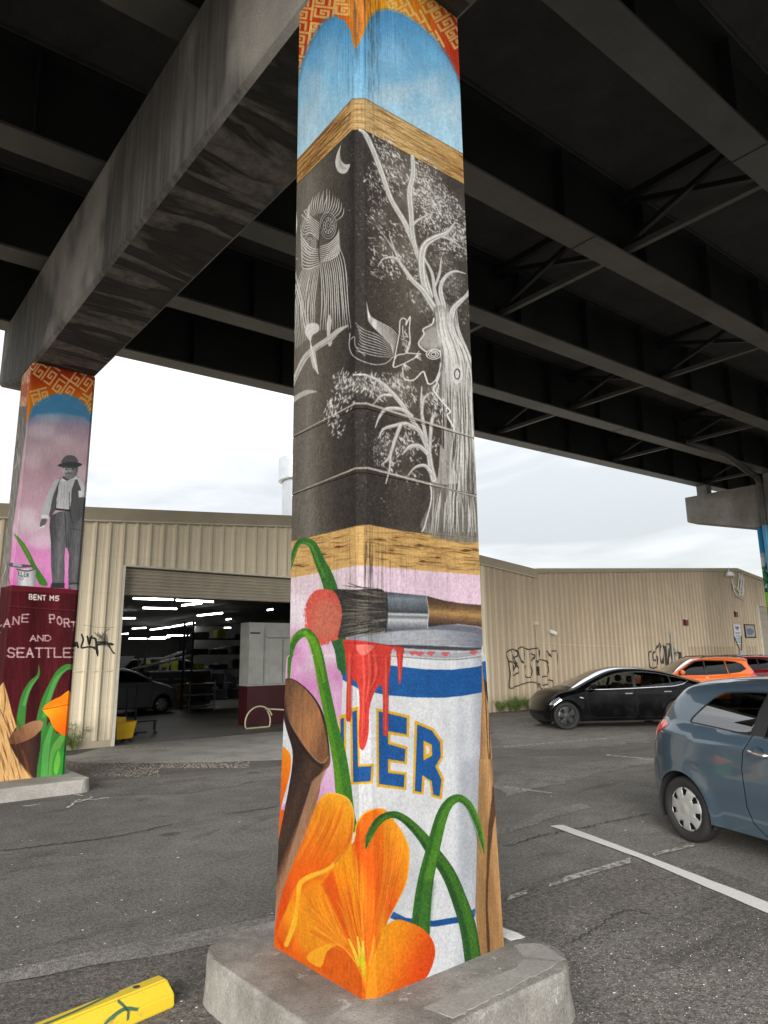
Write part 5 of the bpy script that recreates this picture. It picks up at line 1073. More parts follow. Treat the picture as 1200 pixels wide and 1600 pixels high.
ribbon_obj('pavement_crack', [G(-20, 1333), G(60, 1323), G(150, 1312), G(200, 1304), G(270, 1288)], .03, .006, CRK, 1)
ribbon_obj('pavement_crack', [G(350, 1274), G(400, 1266), G(450, 1258)], .02, .006, CRK, 2)
ribbon_obj('pavement_crack', [G(790, 1324), G(850, 1306), G(900, 1296), G(960, 1284), G(1015, 1272)], .022, .009, CRK, 3, .015)
ribbon_obj('pavement_crack', [G(885, 1476), G(915, 1462), G(940, 1446), G(975, 1424), G(1018, 1431)], .016, .0085, CRK, 4, .01)
ribbon_obj('pavement_crack', [G(820, 1408), G(860, 1394), G(900, 1400)], .008, .0085, CRK, 7, .01)
# road paint
def m_paint(name, thr=.5, col=(.62, .61, .57)):
    m = Mat(name); c = m.co(); n = m.noise(c, 16, 7, .8, .3); b = m.mix(m.ramp(n, [(thr - .04, 1), (thr + .05, 0)]), tuple(col) + (1,), (.12, .115, .105, 1)); f = m.noise(c, 120, 3)
    b = m.mix(.4, b, m.ramp(f, [(.3, .3), (.7, .8)]), 'OVERLAY'); m.set(b, .85); m.bump(f, .5, .004); return m.m
PW = m_paint('road_paint_white', .34); PF = m_paint('road_paint_faded', .5, (.42, .41, .37))
sheet('painted_line', wavy([G(859, 1292), G(880, 1290.5), G(1046, 1352.5), G(1200, 1412), G(1300, 1451), G(1300, 1474), G(1193, 1426.5), G(997, 1341.5)], .004, 6, 40), .0105, PW)
for i, (a, b, w) in enumerate((((793, 1407), (824, 1396), 4), ((858, 1386), (880, 1378), 3), ((880, 1378), (985, 1347), 5), ((1020, 1338), (1085, 1322), 3))):
    sheet('faded_line', [G(a[0], a[1] - w), G(b[0], b[1] - w), G(b[0], b[1] + w * .6), G(a[0], a[1] + w * .6)], .0105, PF)
sheet('faded_line', [G(948, 1179), G(1030, 1187), G(1030, 1189.5), G(946, 1181)], .006, PF); sheet('faded_line', [G(785, 1166), G(950, 1153), G(950, 1155), G(785, 1168.5)], .0055, PF)
sheet('faded_line', [G(786, 1228), G(868, 1240), G(868, 1242), G(786, 1231)], .0055, PF)
for a, b in (((140, 1176), (230, 1166)), ((180, 1173), (270, 1168)), ((250, 1170), (275, 1169))): ribbon_obj('paint_splash', [G(*a), G((a[0] + b[0]) / 2, (a[1] + b[1]) / 2 + 1), G(*b)], .05, .009, PW, a[0], .03)
for k, (a, b) in enumerate((((112, 1256), (145, 1246)), ((104, 1263), (120, 1252)), ((118, 1251), (170, 1247)), ((36, 1260), (60, 1257)), ((108, 1238), (130, 1244)))): ribbon_obj('paint_splash', [G(*a), G((a[0] + b[0]) / 2, (a[1] + b[1]) / 2 + 1), G(*b)], .04, .0065, PW, 20 + k, .01)
# litter chips: nobody could count them
chips = MB(); r = random.Random(4)
spots = [(152, 1413), (25, 1436), (28, 1451), (190, 1409), (228, 1426), (240, 1428), (251, 1409), (293, 1412), (309, 1433), (164, 1477), (278, 1342), (374, 1286), (425, 1430), (52, 1441), (127, 1336), (1004, 1286), (862, 1245), (978, 1299), (1094, 1390), (980, 1365), (1056, 1420), (995, 1378), (1140, 1520), (960, 1555)]
for x, y in spots + [(r.uniform(-20, 1200), 1200 + 400 * r.random() ** .7) for _ in range(110)]:
    q = gz(x, y); s_ = r.uniform(.002, .006) * (1.4 if (x, y) in spots else .8); a = r.random() * 3.14
    P = [(q[0] + s_ * math.cos(a + t) * (1 + r.random()), q[1] + s_ * math.sin(a + t)) for t in (0, 1.3, 2.6, 4.2, 5.2)]
    chips.prism(P, .011, .0125, 'z')
tag(chips.build('paint_chips', plain('chip_white', (.66, .64, .58), .8, var=.3)), 'pale chips and grit scattered on the asphalt', kind='stuff')
# gravel
gr_ = MB(); base = [(-.5, -.5, 0), (.5, -.5, 0), (.5, .5, 0), (-.5, .5, 0), (0, 0, .6)]
for _ in range(2600):
    x = 100 + 290 * r.random() ** 1.3; y = 1184 + 30 * r.random() * (1 - .45 * (x > 250)); q = gz(x, y); s_ = r.uniform(.006, .022); a = r.random() * 6
    gr_.add([(q[0] + s_ * (p[0] * math.cos(a) - p[1] * math.sin(a)) * 1.2, q[1] + s_ * (p[0] * math.sin(a) + p[1] * math.cos(a)), .004 + s_ * p[2]) for p in base], [(0, 1, 4), (1, 2, 4), (2, 3, 4), (3, 0, 4)])
for _ in range(900):
    x = r.uniform(800, 1200); y = 1440 + 160 * r.random(); q = gz(x, y); s_ = r.uniform(.003, .007); a = r.random() * 6
    gr_.add([(q[0] + s_ * (p[0] * math.cos(a) - p[1] * math.sin(a)) * 1.2, q[1] + s_ * (p[0] * math.sin(a) + p[1] * math.cos(a)), .004 + s_ * p[2]) for p in base], [(0, 1, 4), (1, 2, 4), (2, 3, 4), (3, 0, 4)])
tag(gr_.build('loose_gravel', plain('gravel_stone', (.22, .2, .17), .9, var=.45, scale=30), recalc=False), 'loose gravel along the edge of the concrete apron', kind='stuff')
# wheel stop
YEL = Mat('stop_yellow'); _c = YEL.co(); _n = YEL.noise(_c, 9, 7, .7); _sc = YEL.noise(YEL.co(scale=(1, 4, 1)), 5, 6, .75); YEL.set(YEL.mix(YEL.ramp(_sc, [(.60, 0), (.68, .55)]), YEL.mix(YEL.ramp(_n, [(.62, 0), (.7, .7)]), (.66, .48, .025, 1), (.35, .28, .08, 1)), (.16, .14, .09, 1)), .6); YEL.bump(YEL.noise(_c, 70, 3), .3, .003)
e1 = gz(272, 1574); e0 = gz(66, 1664)
ang = math.atan2(e0[1] - e1[1], e0[0] - e1[0])
ws = thing('wheel_stop', 'yellow concrete wheel stop with green scribble lying on the asphalt at lower left', 'wheel stop', (e1[0], e1[1], 0), ang)
yel = MB().prism([(-.01, 0), (.17, 0), (.165, .06), (.12, .115), (.045, .115), (-.005, .06)], 0, 1.7, 'x')
yel.v = [(x + (.015 if z > .08 and x < .1 else 0), -y, z + .004) for x, y, z in yel.v]
yel.build('stop_body', YEL.m, ws, bevel=.008)
MB().lathe([(.018, 0), (.014, .001), (0.0001, .001)], (.16, -.083, .1195), n=14).build('pin_hole', CRK, ws)
GRN = plain('green_paint', (.05, .12, .07), .6)
def flat_strokes(parent, name, strokes, w, f3, mat):
    mb = MB()
    for st in strokes:
        P = catmull(np.array(st, float), 6) if len(st) > 2 else np.array(st, float)
        L_ = []; 
        for i, p in enumerate(P):
            d = P[min(i + 1, len(P) - 1)] - P[max(i - 1, 0)]; d = d / (np.linalg.norm(d) + 1e-9); n_ = np.array([-d[1], d[0]]) * w / 2; L_ += [f3(*(p + n_)), f3(*(p - n_))]
        mb.add(L_, [(2 * i, 2 * i + 1, 2 * i + 3, 2 * i + 2) for i in range(len(P) - 1)])
    return mb.build(name, mat, parent, recalc=False)
def fs(u, v): # sloped side facing the camera: u along, v up the face
    return (u, .0015 - (.003 + .045 * max(0, (v - .06) / .055)) if 0 else -(-.0075 + .052 * max(0, min(1, (v - .06) / .055))) , v + .0055)
flat_strokes(ws, 'green_mark', [[(.28, .108), (.26, .085), (.245, .06)], [(.20, .056), (.26, .075), (.34, .062), (.40, .03)], [(.25, .06), (.25, .03), (.27, .012)]], .012, fs, GRN)
flat_strokes(ws, 'green_mark', [[(.24, -.11), (.5, -.075), (.9, -.07), (1.3, -.05)]], .018, lambda u, v: (u, v, .1205), GRN)
# ---------------------------------------------------------------- metal building
YW = 13.85 * K
def m_siding(name, col, grf=True, dirt=.35):
    m = Mat(name); c = m.co(); n = m.noise(m.co(scale=(1, 1, .25)), 1.1, 6, .6); b = m.ramp(n, [(.3, tuple(x * .88 for x in col) + (1,)), (.7, tuple(x * 1.08 for x in col) + (1,))])
    s = m.noise(m.co(scale=(9, 9, .35)), 1.8, 5, .7); b = m.mix(m.math('MULTIPLY', m.ramp(s, [(.52, 0), (.75, 1)]), dirt), b, tuple(x * .55 for x in col) + (1,))
    if grf:
        for cv, nm in ((C4, 'tag_left'), (C5, 'tag_right')):
            # warp the sprayed design on to wall coordinates
            ys = np.linspace(cv.y0, cv.y0 + cv.h / cv.sc, 5); P = [atY(x, y, YW - .012) for x in (cv.x0 + 1, cv.x0 + cv.w / cv.sc - 1) for y in (cv.y0 + 1, cv.y0 + cv.h / cv.sc - 1)]
            P = np.array(P); xa, xb, za, zb = P[:, 0].min(), P[:, 0].max(), P[:, 2].min(), P[:, 2].max(); res = .012 if nm == 'tag_right' else .004
            w = int((xb - xa) / res); h = int((zb - za) / res); XX, ZZ = np.meshgrid(xa + (np.arange(w) + .5) * res, zb - (np.arange(h) + .5) * res)
            px, py = proj(np.stack([XX, np.full_like(XX, YW - .012), ZZ], -1)); a = cv.sample(px, py)
            inside = (px > cv.x0 + 1) & (px < cv.x0 + cv.w / cv.sc - 1) & (py > cv.y0 + 1) & (py < cv.y0 + cv.h / cv.sc - 1); a = np.where(inside[..., None], a, 255)
            a[:2] = 255; a[-2:] = 255; a[:, :2] = 255; a[:, -2:] = 255
            if nm not in bpy.data.images: make_image(nm, a)
            mp_ = m.n('ShaderNodeMapping'); m.co(); cx = m.n('ShaderNodeSeparateXYZ'); m.l(m.tc.outputs['Object'], cx.inputs[0]); cb = m.n('ShaderNodeCombineXYZ')
            m.l(m.math('DIVIDE', m.math('SUBTRACT', cx.outputs[0], xa), xb - xa), cb.inputs[0]); m.l(m.math('DIVIDE', m.math('SUBTRACT', cx.outputs[2], za), zb - za), cb.inputs[1])
            t = m.n('ShaderNodeTexImage'); t.image = bpy.data.images[nm]; t.extension = 'EXTEND'; m.l(cb.outputs[0], t.inputs[0])
            b = m.mix(m.math('SUBTRACT', 1, t.outputs[0]), b, (.012, .011, .012, 1))
    sx = m.n('ShaderNodeSeparateXYZ'); m.co(); m.l(m.tc.outputs['Object'], sx.inputs[0])
    low = m.ramp(m.math('ADD', m.math('MULTIPLY', sx.outputs[2], .8), m.math('MULTIPLY', m.noise(m.co(), 2.5, 5), .8)), [(.35, .55), (.9, 0)]); b = m.mix(low, b, (.16, .135, .09, 1))
    rust = m.ramp(m.noise(m.co(scale=(6, 6, .15), loc=(4, 0, 0)), 1.2, 5, .7), [(.66, 0), (.78, .5)]); b = m.mix(rust, b, (.22, .14, .08, 1))
    w = m.n('ShaderNodeTexWave', wave_type='BANDS', bands_direction='Z'); w.inputs['Scale'].default_value = .42; m.l(m.co(), w.inputs['Vector']); b = m.mix(m.ramp(w.outputs['Fac'], [(.0, .14), (.004, 0)]), b, tuple(x * .5 for x in col) + (1,))
    m.set(b, .5, 0, .4); m.bump(m.noise(m.co(scale=(1, 1, .4)), 1.3, 3), .25, .05); return m.m
SID = m_siding('siding_beige', (.72, .635, .475)); SID2 = m_siding('siding_tan', (.49, .405, .29)); SIDR = plain('siding_repaint', (.38, .30, .195), .5, var=.1)
TRIM = plain('trim_tan', (.42, .36, .255), .5, var=.08); TRIML = plain('trim_light', (.66, .62, .52), .5)
P_ = .27 * K           # rib pitch
def roofL(x): x /= K; return K * (4.98 + .0824 * (x - 9.62) if x < 9.62 else 4.98 - .093 * (x - 9.62))
def roofR(x): x /= K; return K * (4.24 + .0712 * (x - 17.55) if x < 31.83 else 5.255 - .11 * (x - 31.83))
def panel(name, mat, parent, x0, x1, z0, ztop, ph=4.104 * K, y=YW, d=.055, minor=True, rw=.048):
    """ribbed sheet from x0 to x1 standing on z0 with its top following ztop(x)"""
    xs = [(x0, 0)]; k = math.ceil((x0 - ph - .05) / P_)
    while True:
        xc = ph + k * P_
        if xc - rw > x1 - .002: break
        for dx, o in ((-rw, 0), (-rw * .45, d), (rw * .45, d), (rw, 0)):
            if x0 < xc + dx < x1: xs.append((xc + dx, o))
        if minor:
            for q in (.36, .64):
                for dx, o in ((-.014, 0), (0, .006), (.014, 0)):
                    if x0 < xc + P_ * q + dx < x1: xs.append((xc + P_ * q + dx, o))
        k += 1
    xs.append((x1, xs[-1][1])); xs.sort(); v = []
    for x, o in xs: v += [(x, y - o, z0), (x, y - o, ztop(x))]
    f = [(2 * i, 2 * i + 2, 2 * i + 3, 2 * i + 1) for i in range(len(xs) - 1)]
    return mesh(name, v, f, mat, parent)
wl = thing('metal_warehouse', 'beige ribbed metal workshop building with the tall open roll up door', 'building')
DX0, DX1, DH = 4.72 * K, 10.25 * K, 3.42 * K
SEAM = 1.40 * K
xs = -6.0
edges = []
while xs < 17.55 * K: edges.append(xs); xs += 3 * P_
edges = [e for e in edges if not (DX0 - .5 < e < DX0 + .2) and not (DX1 - .3 < e < DX1 + .4)] + [DX0, DX1, 17.55 * K]; edges.sort()
for a, b in zip(edges[:-1], edges[1:]):
    if a >= DX0 - .01 and b <= DX1 + .01: panel('wall_panel', SID, wl, a, b, DH + .02, lambda x: roofL(x) - .2)
    elif b <= DX0 + .01:
        panel('wall_panel', SID, wl, a, b, SEAM, lambda x: roofL(x) - .2); panel('wall_panel', SID, wl, a, b, .13, lambda x: SEAM - .012, y=YW + .006)
        MB().box(a, b, YW - .036, YW - .004, SEAM - .012, SEAM + .008).build('lap_flashing', SID, wl)
    else: panel('wall_panel', SID if a < 15 * K else SID2, wl, a, b, .0, lambda x: roofL(x) - .2)
MB().box(-6, DX0 - .01, YW - .02, YW + .1, -.02, .13).build('plinth', TRIM, wl)
for xa, xb in ((-6.2, 9.62 * K), (9.62 * K, 17.62 * K)):
    MB().prism([(xa, roofL(xa) - .26), (xb, roofL(xb) - .26), (xb, roofL(xb)), (xa, roofL(xa))], YW - .13, YW - .02).build('fascia', TRIM, wl)
    MB().prism([(xa, roofL(xa) - .285), (xb, roofL(xb) - .285), (xb, roofL(xb) - .262), (xa, roofL(xa) - .262)], YW - .14, YW - .03).build('fascia_edge', TRIML, wl)
    MB().prism([(xa, roofL(xa) - .10), (xb, roofL(xb) - .10), (xb, roofL(xb) - .02), (xa, roofL(xa) - .02)], YW - .02, YW + 44).build('roof', TRIM, wl)
for (x0, x1, z0, z1) in ((DX0 - .05, DX0 + .012, 0, DH + .02), (DX1 - .012, DX1 + .05, 0, DH + .02)):
    MB().box(x0, x1, YW - .045, YW + .14, z0, z1).build('door_jamb', TRIML, wl)
MB().box(DX0 + .012, DX1 - .012, YW - .045, YW + .1, DH, DH + .04).build('door_header', TRIML, wl)
rd = MB().box(DX0 + .015, DX1 - .015, YW + .17, YW + .19, 2.87 * K, DH).build('roll_up_door', TRIM, wl); nsl = 8; hs = (DH - 2.87 * K) / nsl; s0 = None
SLAT = plain('slat_tan', (.36, .32, .25), .45, var=.1)
for i in range(nsl):
    z = 2.87 * K + i * hs
    MB().prism([(YW + .17, z + .004), (YW + .145, z + .02), (YW + .145, z + hs - .022), (YW + .168, z + hs - .004)], DX0 + .015, DX1 - .015, 'x').build('slat', SLAT, rd)
# roof vent
vent = thing('roof_vent', 'round grey metal exhaust vent with a wider cap on the workshop roof', 'vent')
q = atY(465, 806, YW + 6); VY = YW + 6
vx0 = atY(441, 780, VY)[0]; vr = .62; VG = plain('galvanised', (.50, .53, .56), .35, .4, var=.1); vx = vx0 + vr * 1.15
zt = atY(440, 712, VY)[2]; zc = atY(440, 748, VY)[2]
MB().lathe([(vr, 4.2), (vr, zc - .02)], (vx, VY, 0), n=32).build('stack', VG, vent, smooth=True)
MB().lathe([(vr + .02, zc - .02), (vr + .14, zc), (vr + .14, zt - .03), (vr + .1, zt), (.01, zt + .06)], (vx, VY, 0), n=32).build('cap', VG, vent, smooth=True)
# ----- right-hand building
wr = thing('metal_warehouse', 'long tan ribbed metal building behind the parked cars, with graffiti on its wall', 'building')
xs = 17.56 * K; XR1 = 52 * K; pd = (26.77 * K, 31.0 * K); DR0, DR1, DRZ = 33.75 * K, 38.5 * K, 3.66 * K
while xs < XR1:
    xe = min(XR1, xs + 3 * P_)
    if xe <= DR0 or xs >= DR1: panel('wall_panel', SID2, wr, xs, xe, 0, lambda x: roofR(x) - .06, minor=False, y=YW + .003)
    else:
        if xs < DR0: panel('wall_panel', SID2, wr, xs, DR0, 0, lambda x: roofR(x) - .06, minor=False, y=YW + .003)
        panel('wall_panel', SID2, wr, max(xs, DR0), xe, DRZ, lambda x: roofR(x) - .06, minor=False, y=YW + .003)
    xs = xe
panel('repainted_patch', SIDR, wr, pd[0], pd[1], 0, lambda x: 1.84 * K, minor=False, y=YW - .002)['label'] = 'darker brown repainted band low on the wall'
for xa, xb in ((17.56 * K, 31.83 * K), (31.83 * K, XR1)):
    MB().prism([(xa, roofR(xa) - .12), (xb, roofR(xb) - .12), (xb, roofR(xb)), (xa, roofR(xa))], YW - .1, YW - .03).build('rake_trim', TRIM, wr)
    MB().prism([(xa, roofR(xa)), (xb, roofR(xb)), (xb, roofR(xb) + .035), (xa, roofR(xa) + .035)], YW - .12, YW + 30).build('roof', TRIML, wr)
d2 = MB().box(DR0, DR1, YW + .1, YW + .12, 0, DRZ).build('roll_up_door', SLAT, wr)
for i in range(12):
    z = i * DRZ / 12; MB().box(DR0, DR1, YW + .06, YW + .1, z + .02, z + DRZ / 12 - .01).build('slat', SLAT, d2)
MB().box(DR0 - .06, DR0, YW - .05, YW + .1, 0, DRZ + .06).build('door_jamb', TRIML, wr)
dm = MB(); dm.box(31.95 * K, 33.1 * K, YW - .03, YW + .02, 0, 1.85 * K); db = dm.build('side_door', SIDR, wr); MB().box(33.0 * K, 33.05 * K, YW - .07, YW - .03, .95, 1.05).build('handle', STEELD, db)
# wall fittings
RED = plain('red_plastic', (.11, .008, .01), .4); WHT = plain('white_plastic', (.72, .72, .70), .4); ALU = plain('aluminium', (.5, .5, .5), .35, .6)
for (x, y, lab) in ((1071, 972, 'small dark red alarm box on the tan wall, nearer of the two'), (1149, 959, 'small dark red alarm box high up near the gable lamp')):
    q = atY(x, y, YW - .05); o = thing('alarm_box', lab, 'alarm', tuple(q), group='red alarm boxes on the wall')
    o.scale = (.7, .7, .7); MB().prism([(-.16, -.2), (.16, -.2), (.16, .16), (.0, .07), (-.16, .16)], -.1, .05).build('housing', RED, o); MB().prism([(-.15, .165), (.0, .075), (.15, .165), (.1, .2), (-.1, .2)], -.06, .05).build('strobe', WHT, o)
q = atY(862, 988, YW - .1); o = thing('wall_camera', 'white security camera above the left graffiti', 'camera', tuple(q)); MB().bar((-.12, 0, .05), (.12, -.1, -.05), .11, .11).build('body', WHT, o, bevel=.02); MB().bar((-.05, .02, .02), (-.05, .12, .08), .05).build('bracket', WHT, o)
q0 = atY(837, 976, YW - .05); o = thing('conduit', 'thin tan conduit pipe running down the wall above the left graffiti', 'pipe'); MB().tube([(q0[0], YW - .06, q0[2]), (q0[0], YW - .06, 0)], .035, 8).build('pipe', SID2, o, smooth=True); MB().box(q0[0] - .06, q0[0] + .06, YW - .12, YW - .01, q0[2], q0[2] + .09).build('cap', TRIML, o)
qa, qb = atY(842, 1005, YW - .04), atY(976, 1010, YW - .04); o = thing('cable', 'pale cable stapled level along the wall above the graffiti', 'cable'); MB().tube([(qa[0], YW - .035, qa[2]), ((qa[0] + qb[0]) / 2, YW - .035, (qa[2] + qb[2]) / 2 - .02), (qb[0], YW - .035, qb[2])], .012, 6).build('wire', TRIML, o)
q0 = atY(1048, 990, YW - .05); o = thing('conduit', 'grey conduit with a hook at its top among the right graffiti', 'pipe'); MB().tube([(q0[0] - .12, YW - .06, q0[2] - .05), (q0[0] - .1, YW - .08, q0[2] + .02), (q0[0], YW - .08, q0[2]), (q0[0], YW - .06, q0[2] - .3), (q0[0], YW - .06, 0)], .04, 8).build('pipe', ALU, o, smooth=True)
# sign board
SGN = plain('sign_white', (.70, .71, .72), .5); INK = plain('sign_blue', (.10, .16, .27), .5); INKK = plain('sign_ink', (.12, .13, .15), .6)
q = atY(1153, 992, YW - .06); o = thing('wall_sign', 'tall white notice with a blue emblem at its top on the tan wall', 'sign', tuple(q))
MB().box(-.33, .33, 0, .02, -.42, .46).build('board', SGN, o)
ink = MB(); ink.prism([(-.2, .28), (-.05, .24), (.05, .17), (.1, .27), (.24, .33), (.1, .40), (-.05, .36), (-.14, .42)], -.006, -.001); ink.build('emblem', INK, o)
ink = MB()
for i, (z, w) in enumerate(((.1, .26), (.05, .2), (-.04, .24), (-.1, .26), (-.16, .22), (-.22, .26), (-.28, .2), (-.34, .24))): ink.box(-w, w, -.006, -.001, z - .012, z + .012)
ink.build('lettering', INKK, o)
q = atY(1172, 986, YW - .06); o = thing('framed_sign', 'square dark framed sign with a blue picture beside the roll up door', 'sign', tuple(q))
MB().box(-.5, .5, 0, .02, -.27, .27).build('board', plain('sign_pale', (.40, .37, .30), .6), o)
fr = MB(); fr.box(-.54, -.49, -.02, .03, -.31, .31); fr.box(.49, .54, -.02, .03, -.31, .31); fr.box(-.49, .49, -.02, .03, .26, .31); fr.box(-.49, .49, -.02, .03, -.31, -.26); fr.build('frame', STEELD, o)
MB().prism([(-.35, -.1), (-.2, -.2), (.1, -.18), (.35, -.08), (.38, .1), (.2, .06), (.05, .16), (-.2, .08), (-.36, .14)], -.006, -.001).build('picture', INK, o)
# gable lamp with old bracket
q = atY(1139, 897, YW - .15); o = thing('flood_lamp', 'white flood lamp under the ridge of the tan building', 'lamp', tuple(q)); MB().lathe([(.01, .12), (.12, .1), (.26, -.08), (.24, -.12), (.01, -.12)], n=16).build('shade', WHT, o, smooth=True); MB().tube([(0, .2, .25), (0, .0, .28), (0, 0, .1)], .03, 8).build('arm', WHT, o); MB().tube([(.2, 0, -.2), (.45, .05, -.75), (.9, .1, -1.0)], .035, 8).build('cable', WHT, o)
q = atY(1155, 905, YW - .15); o = thing('wall_bracket', 'white wire antenna bracket hanging beside the gable lamp', 'bracket', tuple(q)); mb = MB(); r = random.Random(3)
for a, b in (((.1, .3), (.4, -.7)), ((.1, .3), (-.1, -.5)), ((.3, .2), (.0, -.8)), ((.5, .1), (.3, -.8)), ((-.3, -.5), (.5, -.6)), ((-.7, -.3), (.2, -.7)), ((-.6, -.75), (.4, -.95)), ((.4, .3), (.5, -.6))): mb.tube([(a[0], 0, a[1]), (b[0], .08, b[1])], .028, 6)
mb.build('frame', WHT, o)
# scrap and conduits near the side door
o = thing('utility_box', 'grey meter box with tangled wires low beside the notice', 'utility box', tuple(atY(1158, 1022, YW - .1))); MB().box(-.18, .18, -.06, .09, -.16, .16).build('box', ALU, o, bevel=.02)
mb = MB()
for pts in ([(0, 0, .1), (-.3, 0, .5), (-.45, 0, .75)], [(.1, 0, -.1), (.5, 0, -.5), (.9, 0, -.9)], [(.1, 0, .1), (.25, 0, .8)], [(0, 0, -.1), (-.15, 0, -1)]): mb.tube(catmull(pts, 4), .02, 6)
mb.build('wires', STEELD, o)
# ----- inside of the workshop
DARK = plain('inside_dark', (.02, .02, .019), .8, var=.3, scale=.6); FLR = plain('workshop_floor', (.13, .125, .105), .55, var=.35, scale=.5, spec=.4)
RX0, RX1, RY1 = 1.0, 24.0, 56.0
mesh('workshop_floor', [(RX0, YW, .01), (RX1, YW, .01), (RX1, RY1, .01), (RX0, RY1, .01)], [(0, 1, 2, 3)], FLR)['kind'] = 'structure'
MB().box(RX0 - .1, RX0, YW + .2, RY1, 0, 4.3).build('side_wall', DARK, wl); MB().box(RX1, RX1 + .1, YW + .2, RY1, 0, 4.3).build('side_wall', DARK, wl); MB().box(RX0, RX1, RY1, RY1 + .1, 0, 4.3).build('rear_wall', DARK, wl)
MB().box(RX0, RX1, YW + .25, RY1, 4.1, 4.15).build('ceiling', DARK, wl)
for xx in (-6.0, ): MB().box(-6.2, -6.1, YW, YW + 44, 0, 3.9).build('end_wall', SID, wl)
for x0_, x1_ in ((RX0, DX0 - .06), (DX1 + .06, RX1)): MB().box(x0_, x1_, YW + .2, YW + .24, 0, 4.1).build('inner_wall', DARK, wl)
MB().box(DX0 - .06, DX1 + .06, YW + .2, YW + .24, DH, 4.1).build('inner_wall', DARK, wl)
def emit(name, col, s_):
    m = Mat(name); m.b.inputs['Emission Color'].default_value = col; m.b.inputs['Emission Strength'].default_value = s_; m.b.inputs['Base Color'].default_value = col; return m.m
TUBE = emit('tube_light', (1, .99, .96, 1), 11.0)
T_ = [((208.4, 935.2), (270, 937)), ((275.8, 937.8), (333, 940.3)), ((284.9, 946), (314.3, 942.6)), ((223.7, 950), (275.8, 951.4)), ((176, 966), (211.2, 966)), ((309, 962), (347, 958)), ((353.7, 968), (360.8, 967)), ((270, 979), (303.6, 973.5)), ((235.6, 984), (265.9, 980)), ((207, 982.3), (228, 980.8)), ((186, 991), (200, 990)), ((201.6, 997.8), (228.8, 997.8)), ((232, 998.2), (258.8, 997.6)), ((236, 996.2), (265, 995.6)), ((261.6, 993), (290, 993)), ((296, 992.6), (320, 992.2)), ((320, 989), (347, 989)), ((349.5, 981), (360, 981)), ((418, 953.2), (426, 952.2)), ((310, 988.9), (317, 988.9))]
for i, (a, b) in enumerate(T_):
    zl = 3.75; ym = (a[1] + b[1]) / 2
    Yd = min(52, gz((a[0] + b[0]) / 2, ym, zl)[1]); P = [atY(*a, Yd + (0.0)), atY(*b, Yd)]
    if abs(a[1] - b[1]) > 2.2:
        q1 = gz(*a, zl); q2 = gz(*b, zl); P = [q1, q2] if max(q1[1], q2[1]) < 54 else P
    w = .06 * max(1, Yd / 24); c0 = (P[0] + P[1]) / 2
    o = thing('strip_light', 'lit fluorescent strip light, %s' % ['nearest the door top at left', 'second in the front row', 'short slanting one in the front row', 'wide one just under the front row', 'leftmost beside the jamb', 'long slanting one at right of centre', 'small one behind the white booth corner', 'slanting one in the middle', 'slanting one left of the middle', 'short thick one at left', 'small one low at the left jamb', 'low one at far left rear', 'rear row lower left of two', 'rear row upper of two', 'rear row middle', 'rear row right of middle', 'long one over the rear wall', 'short one beside the rear corner', 'small one above the white booth', 'tiny one at the rear right'][i], 'ceiling light', tuple(c0), group='fluorescent strip lights in the workshop')
    MB().bar(tuple(P[0] - c0), tuple(P[1] - c0), w, .05).build('tube', TUBE, o); MB().bar(tuple(P[0] - c0 + [0, 0, .05]), tuple(P[1] - c0 + [0, 0, .05]), w * 1.3, .04).build('housing', WHT, o)
# white booth with red skirt
BWH = plain('booth_white', (.33, .34, .31), .5, var=.15); BRD = plain('booth_red', (.045, .006, .008), .5, var=.2)
BY = YW + 1.6; bx0 = gz(368, 1128)[0]
q1 = atY(372, 1073, BY)[2]; q2 = atY(378, 972, BY)[2]; bx0 = atY(386, 1100, BY)[0]; o = thing('paint_booth', 'white panelled booth with dark red lower wall inside the open door', 'booth')
MB().box(bx0, bx0 + 3.6, BY, BY + .45, 0.02, q1).build('skirt', BRD, o); bw = MB().box(bx0 + .0, bx0 + 3.6, BY + .02, BY + .45, q1, q2).build('body', BWH, o)
for i, (a, b) in enumerate(((.0, .42), (.58, .98), (1.02, 1.42), (1.46, 1.95), (2.0, 2.6), (2.64, 3.3))):
    MB().box(bx0 + a, bx0 + b, BY - .03, BY + .02, q1 + .05, q2 - (.1 if i == 0 else .42)).build('panel', BWH, o)
MB().box(bx0 + .5, bx0 + 3.4, BY - .06, BY + .0, q2 - .38, q2 - .30).build('door_rail', BWH, o); MB().box(bx0 + 1.4, bx0 + 1.46, BY - .08, BY - .02, q1 + .3, q1 + .52).build('latch', STEELD, o); MB().box(bx0 + .02, bx0 + .3, BY - .04, BY - .0, q1 + 1.3, q1 + 1.34).build('label_strip', STEELD, o)
# hose
q = gz(405, 1142); hy = YW + .8; cc = atY(406, 1128, hy); rr = .36
pts = [(cc[0] + rr * math.cos(t), hy + .02 * t, cc[2] + rr * math.sin(t)) for t in np.linspace(.4, 7.2, 26)] + [(cc[0] + .9, hy, cc[2] + .22), (cc[0] + 1.9, hy, cc[2] + .4)]
pts = [(x, y, max(z, .03)) for x, y, z in pts]
o = thing('air_hose', 'pale looped air hose hanging in front of the red booth wall', 'hose'); MB().tube(pts, .018, 8).build('hose', plain('hose_cream', (.48, .44, .30), .5), o, smooth=True)
